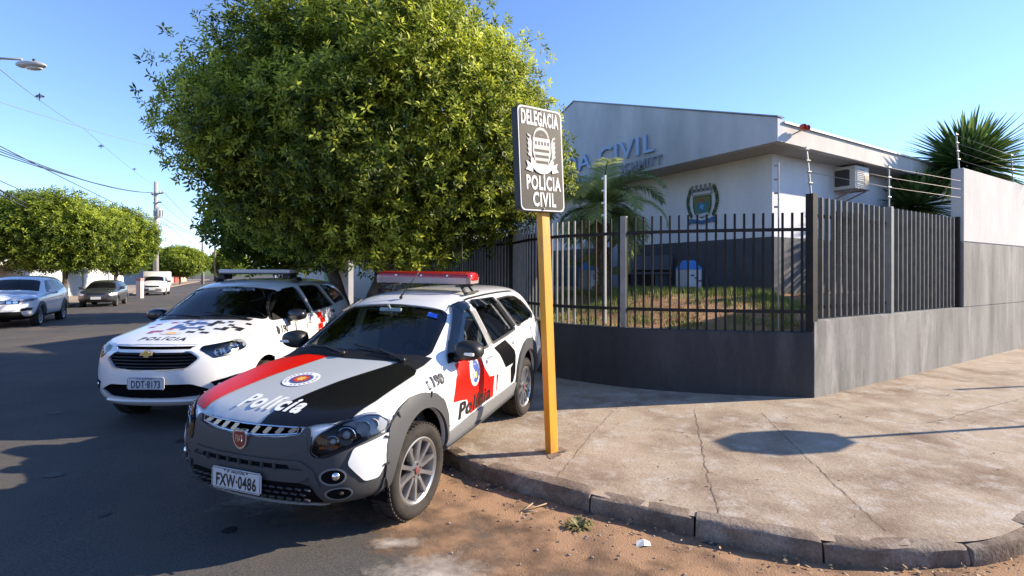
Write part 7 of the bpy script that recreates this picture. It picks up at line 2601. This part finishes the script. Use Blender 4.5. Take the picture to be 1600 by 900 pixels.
# ------------------------------------------------------------------ cars
build_estate()
build_carrier()
HEAD = R(-61.6)
def far_suv():
    root = thing('parked_suv', 'white compact suv parked at the left edge of the picture', 'car', (-17.2, 17.7, 0), (0, 0, HEAD), group='cars parked along the far kerb')
    st, rows = scale_cage(EST_ST, EST_ROWS, 1.0, 1.09, 1.11)
    wins = [[(.62, 1.13), (.38, 1.32), (.12, 1.52), (-.12, 1.56), (-.12, 1.14)], [(-.18, 1.14), (-.18, 1.56), (-.75, 1.56), (-.98, 1.19)], [(-1.05, 1.21), (-.83, 1.55), (-1.15, 1.52), (-1.62, 1.27)]]
    ws = ((.90, 0, 1.185), (.28, 0, 1.615), [(-.70, .04), (.70, .04), (.60, .70), (-.60, .70)])
    blk = M_PLASTIC
    fl = lambda cx: [(cx + .47 * math.cos(a), .36 + .50 * math.sin(a)) for a in [R(-8 + 12.25 * k) for k in range(17)]] + [(cx + .37 * math.cos(a), .36 + .39 * math.sin(a)) for a in [R(188 - 12.25 * k) for k in range(17)]]
    far_car(root, st, rows, mat('white_car_paint_far', (.74, .76, .80), .3, coat=1), 1.27, wins, ws, (.355, .22, .77), .385,
            [([(-.36, .88), (-.05, .97), (.15, .97), (.20, .92), (-.05, .88), (-.33, .84)], mat('lamp_mix', (.10, .11, .13), .15, coat=1)), ([(-.30, .56), (-.02, .60), (.02, .67), (-.28, .66)], M_BLACK)],
            [(fl(1.27), blk, .02), (fl(-1.27), blk, .02), ([(.83, .30), (.83, .42), (-.83, .42), (-.83, .30)], blk, .02)],
            [([(-.54, .905), (.54, .905), (.52, .80), (-.52, .80)], M_BLACK, .012)] + [([(-.50 + .145 * k, .89), (-.385 + .145 * k, .89), (-.385 + .145 * k, .815), (-.50 + .145 * k, .815)], M_CHROME, .018) for k in range(7)] + [ ([(-.62, .36), (.62, .36), (.55, .55), (-.55, .55)], M_BLACK, .012)], rim=M_ALLOY, tail=[(-1.90, 1.05), (-2.1, 1.02), (-2.1, .90), (-1.92, .92)])
    mirror_pair(root, .60, 1.02, 1.16, mat('white_car_paint_far', (.74, .76, .80), .3, coat=1), lens=False)
def far_hatch():
    root = thing('parked_hatchback', 'dark grey hatchback parked under the trees between the suv and the van', 'car', (-22.35, 27.75, 0), (0, 0, HEAD), group='cars parked along the far kerb')
    st, rows = scale_cage(EST_ST, EST_ROWS, .97, .98, .93)
    wins = [[(.60, .96), (.36, 1.13), (.12, 1.28), (-.10, 1.32), (-.12, .97)], [(-.18, .97), (-.16, 1.32), (-.75, 1.31), (-1.0, 1.02)], [(-1.06, 1.04), (-.84, 1.30), (-1.2, 1.28), (-1.6, 1.10)]]
    ws = ((.875, 0, .99), (.265, 0, 1.35), [(-.62, .04), (.62, .04), (.53, .62), (-.53, .62)])
    bvh = far_car(root, st, rows, mat('dark_grey_paint', (.035, .038, .045), .3, coat=1), 1.20, wins, ws, (.30, .19, .68), .345,
            [([(-.30, .72), (.05, .80), (.18, .80), (.10, .66), (-.25, .64)], mat('clear_bulb', (.85, .83, .8), .1, coat=1))], None,
            [([(-.42, .78), (.42, .78), (.36, .68), (-.36, .68)], M_BLACK, .012), ([(-.5, .36), (.5, .36), (.45, .46), (-.45, .46)], M_BLACK, .012)])
    mirror_pair(root, .56, .88, 1.02, mat('dark_grey_paint', (.035, .038, .045), .3, coat=1), lens=False)
    bm = bmesh.new(); bm_box(bm, (2.02, 0, .52), (.02, .42, .14)); obj('licence_plate', bm, M_PLATE, root)
def far_van():
    root = thing('parked_van', 'white delivery van with tall box body parked beyond the dark hatchback', 'van', (-29.3, 41.6, 0), (0, 0, HEAD), group='cars parked along the far kerb')
    st, rows = scale_cage(CAR_ST, CAR_ROWS, .95, 1.0, 1.03)
    wins = [[(.95, 1.16), (.60, 1.44), (.2, 1.56), (-.02, 1.56), (-.05, 1.17)]]
    ws = ((1.10, 0, 1.20), (.50, 0, 1.62), [(-.66, .04), (.66, .04), (.58, .68), (-.58, .68)])
    far_car(root, st, rows, mat('white_van_paint', (.70, .68, .66), .4, coat=.6), 1.28, wins, ws, (.31, .19, .74), .36,
            [([(-.28, .86), (.05, .98), (.15, 1.0), (.12, .86), (-.22, .80)], mat('clear_bulb', (.85, .83, .8), .1, coat=1))], None,
            [([(-.48, .84), (.48, .84), (.45, .72), (-.45, .72)], M_BLACK, .012), ([(-.62, .40), (.62, .40), (.58, .62), (-.58, .62)], mat('grey_van_bumper', (.12, .12, .125), .6), .014)])
    bm = bmesh.new(); bm_box(bm, (-1.15, 0, 1.35), (2.2, 1.72, 1.25), bevel=.09)
    obj('cargo_box', bm, mat('white_van_paint', (.70, .68, .66), .4, coat=.6), root, True, 40)
    mirror_pair(root, .80, .98, 1.16, M_BLACK, lens=False)
    bm = bmesh.new(); bm_box(bm, (2.10, 0, .55), (.02, .42, .14)); obj('licence_plate', bm, M_PLATE, root)
far_suv(); far_hatch(); far_van()
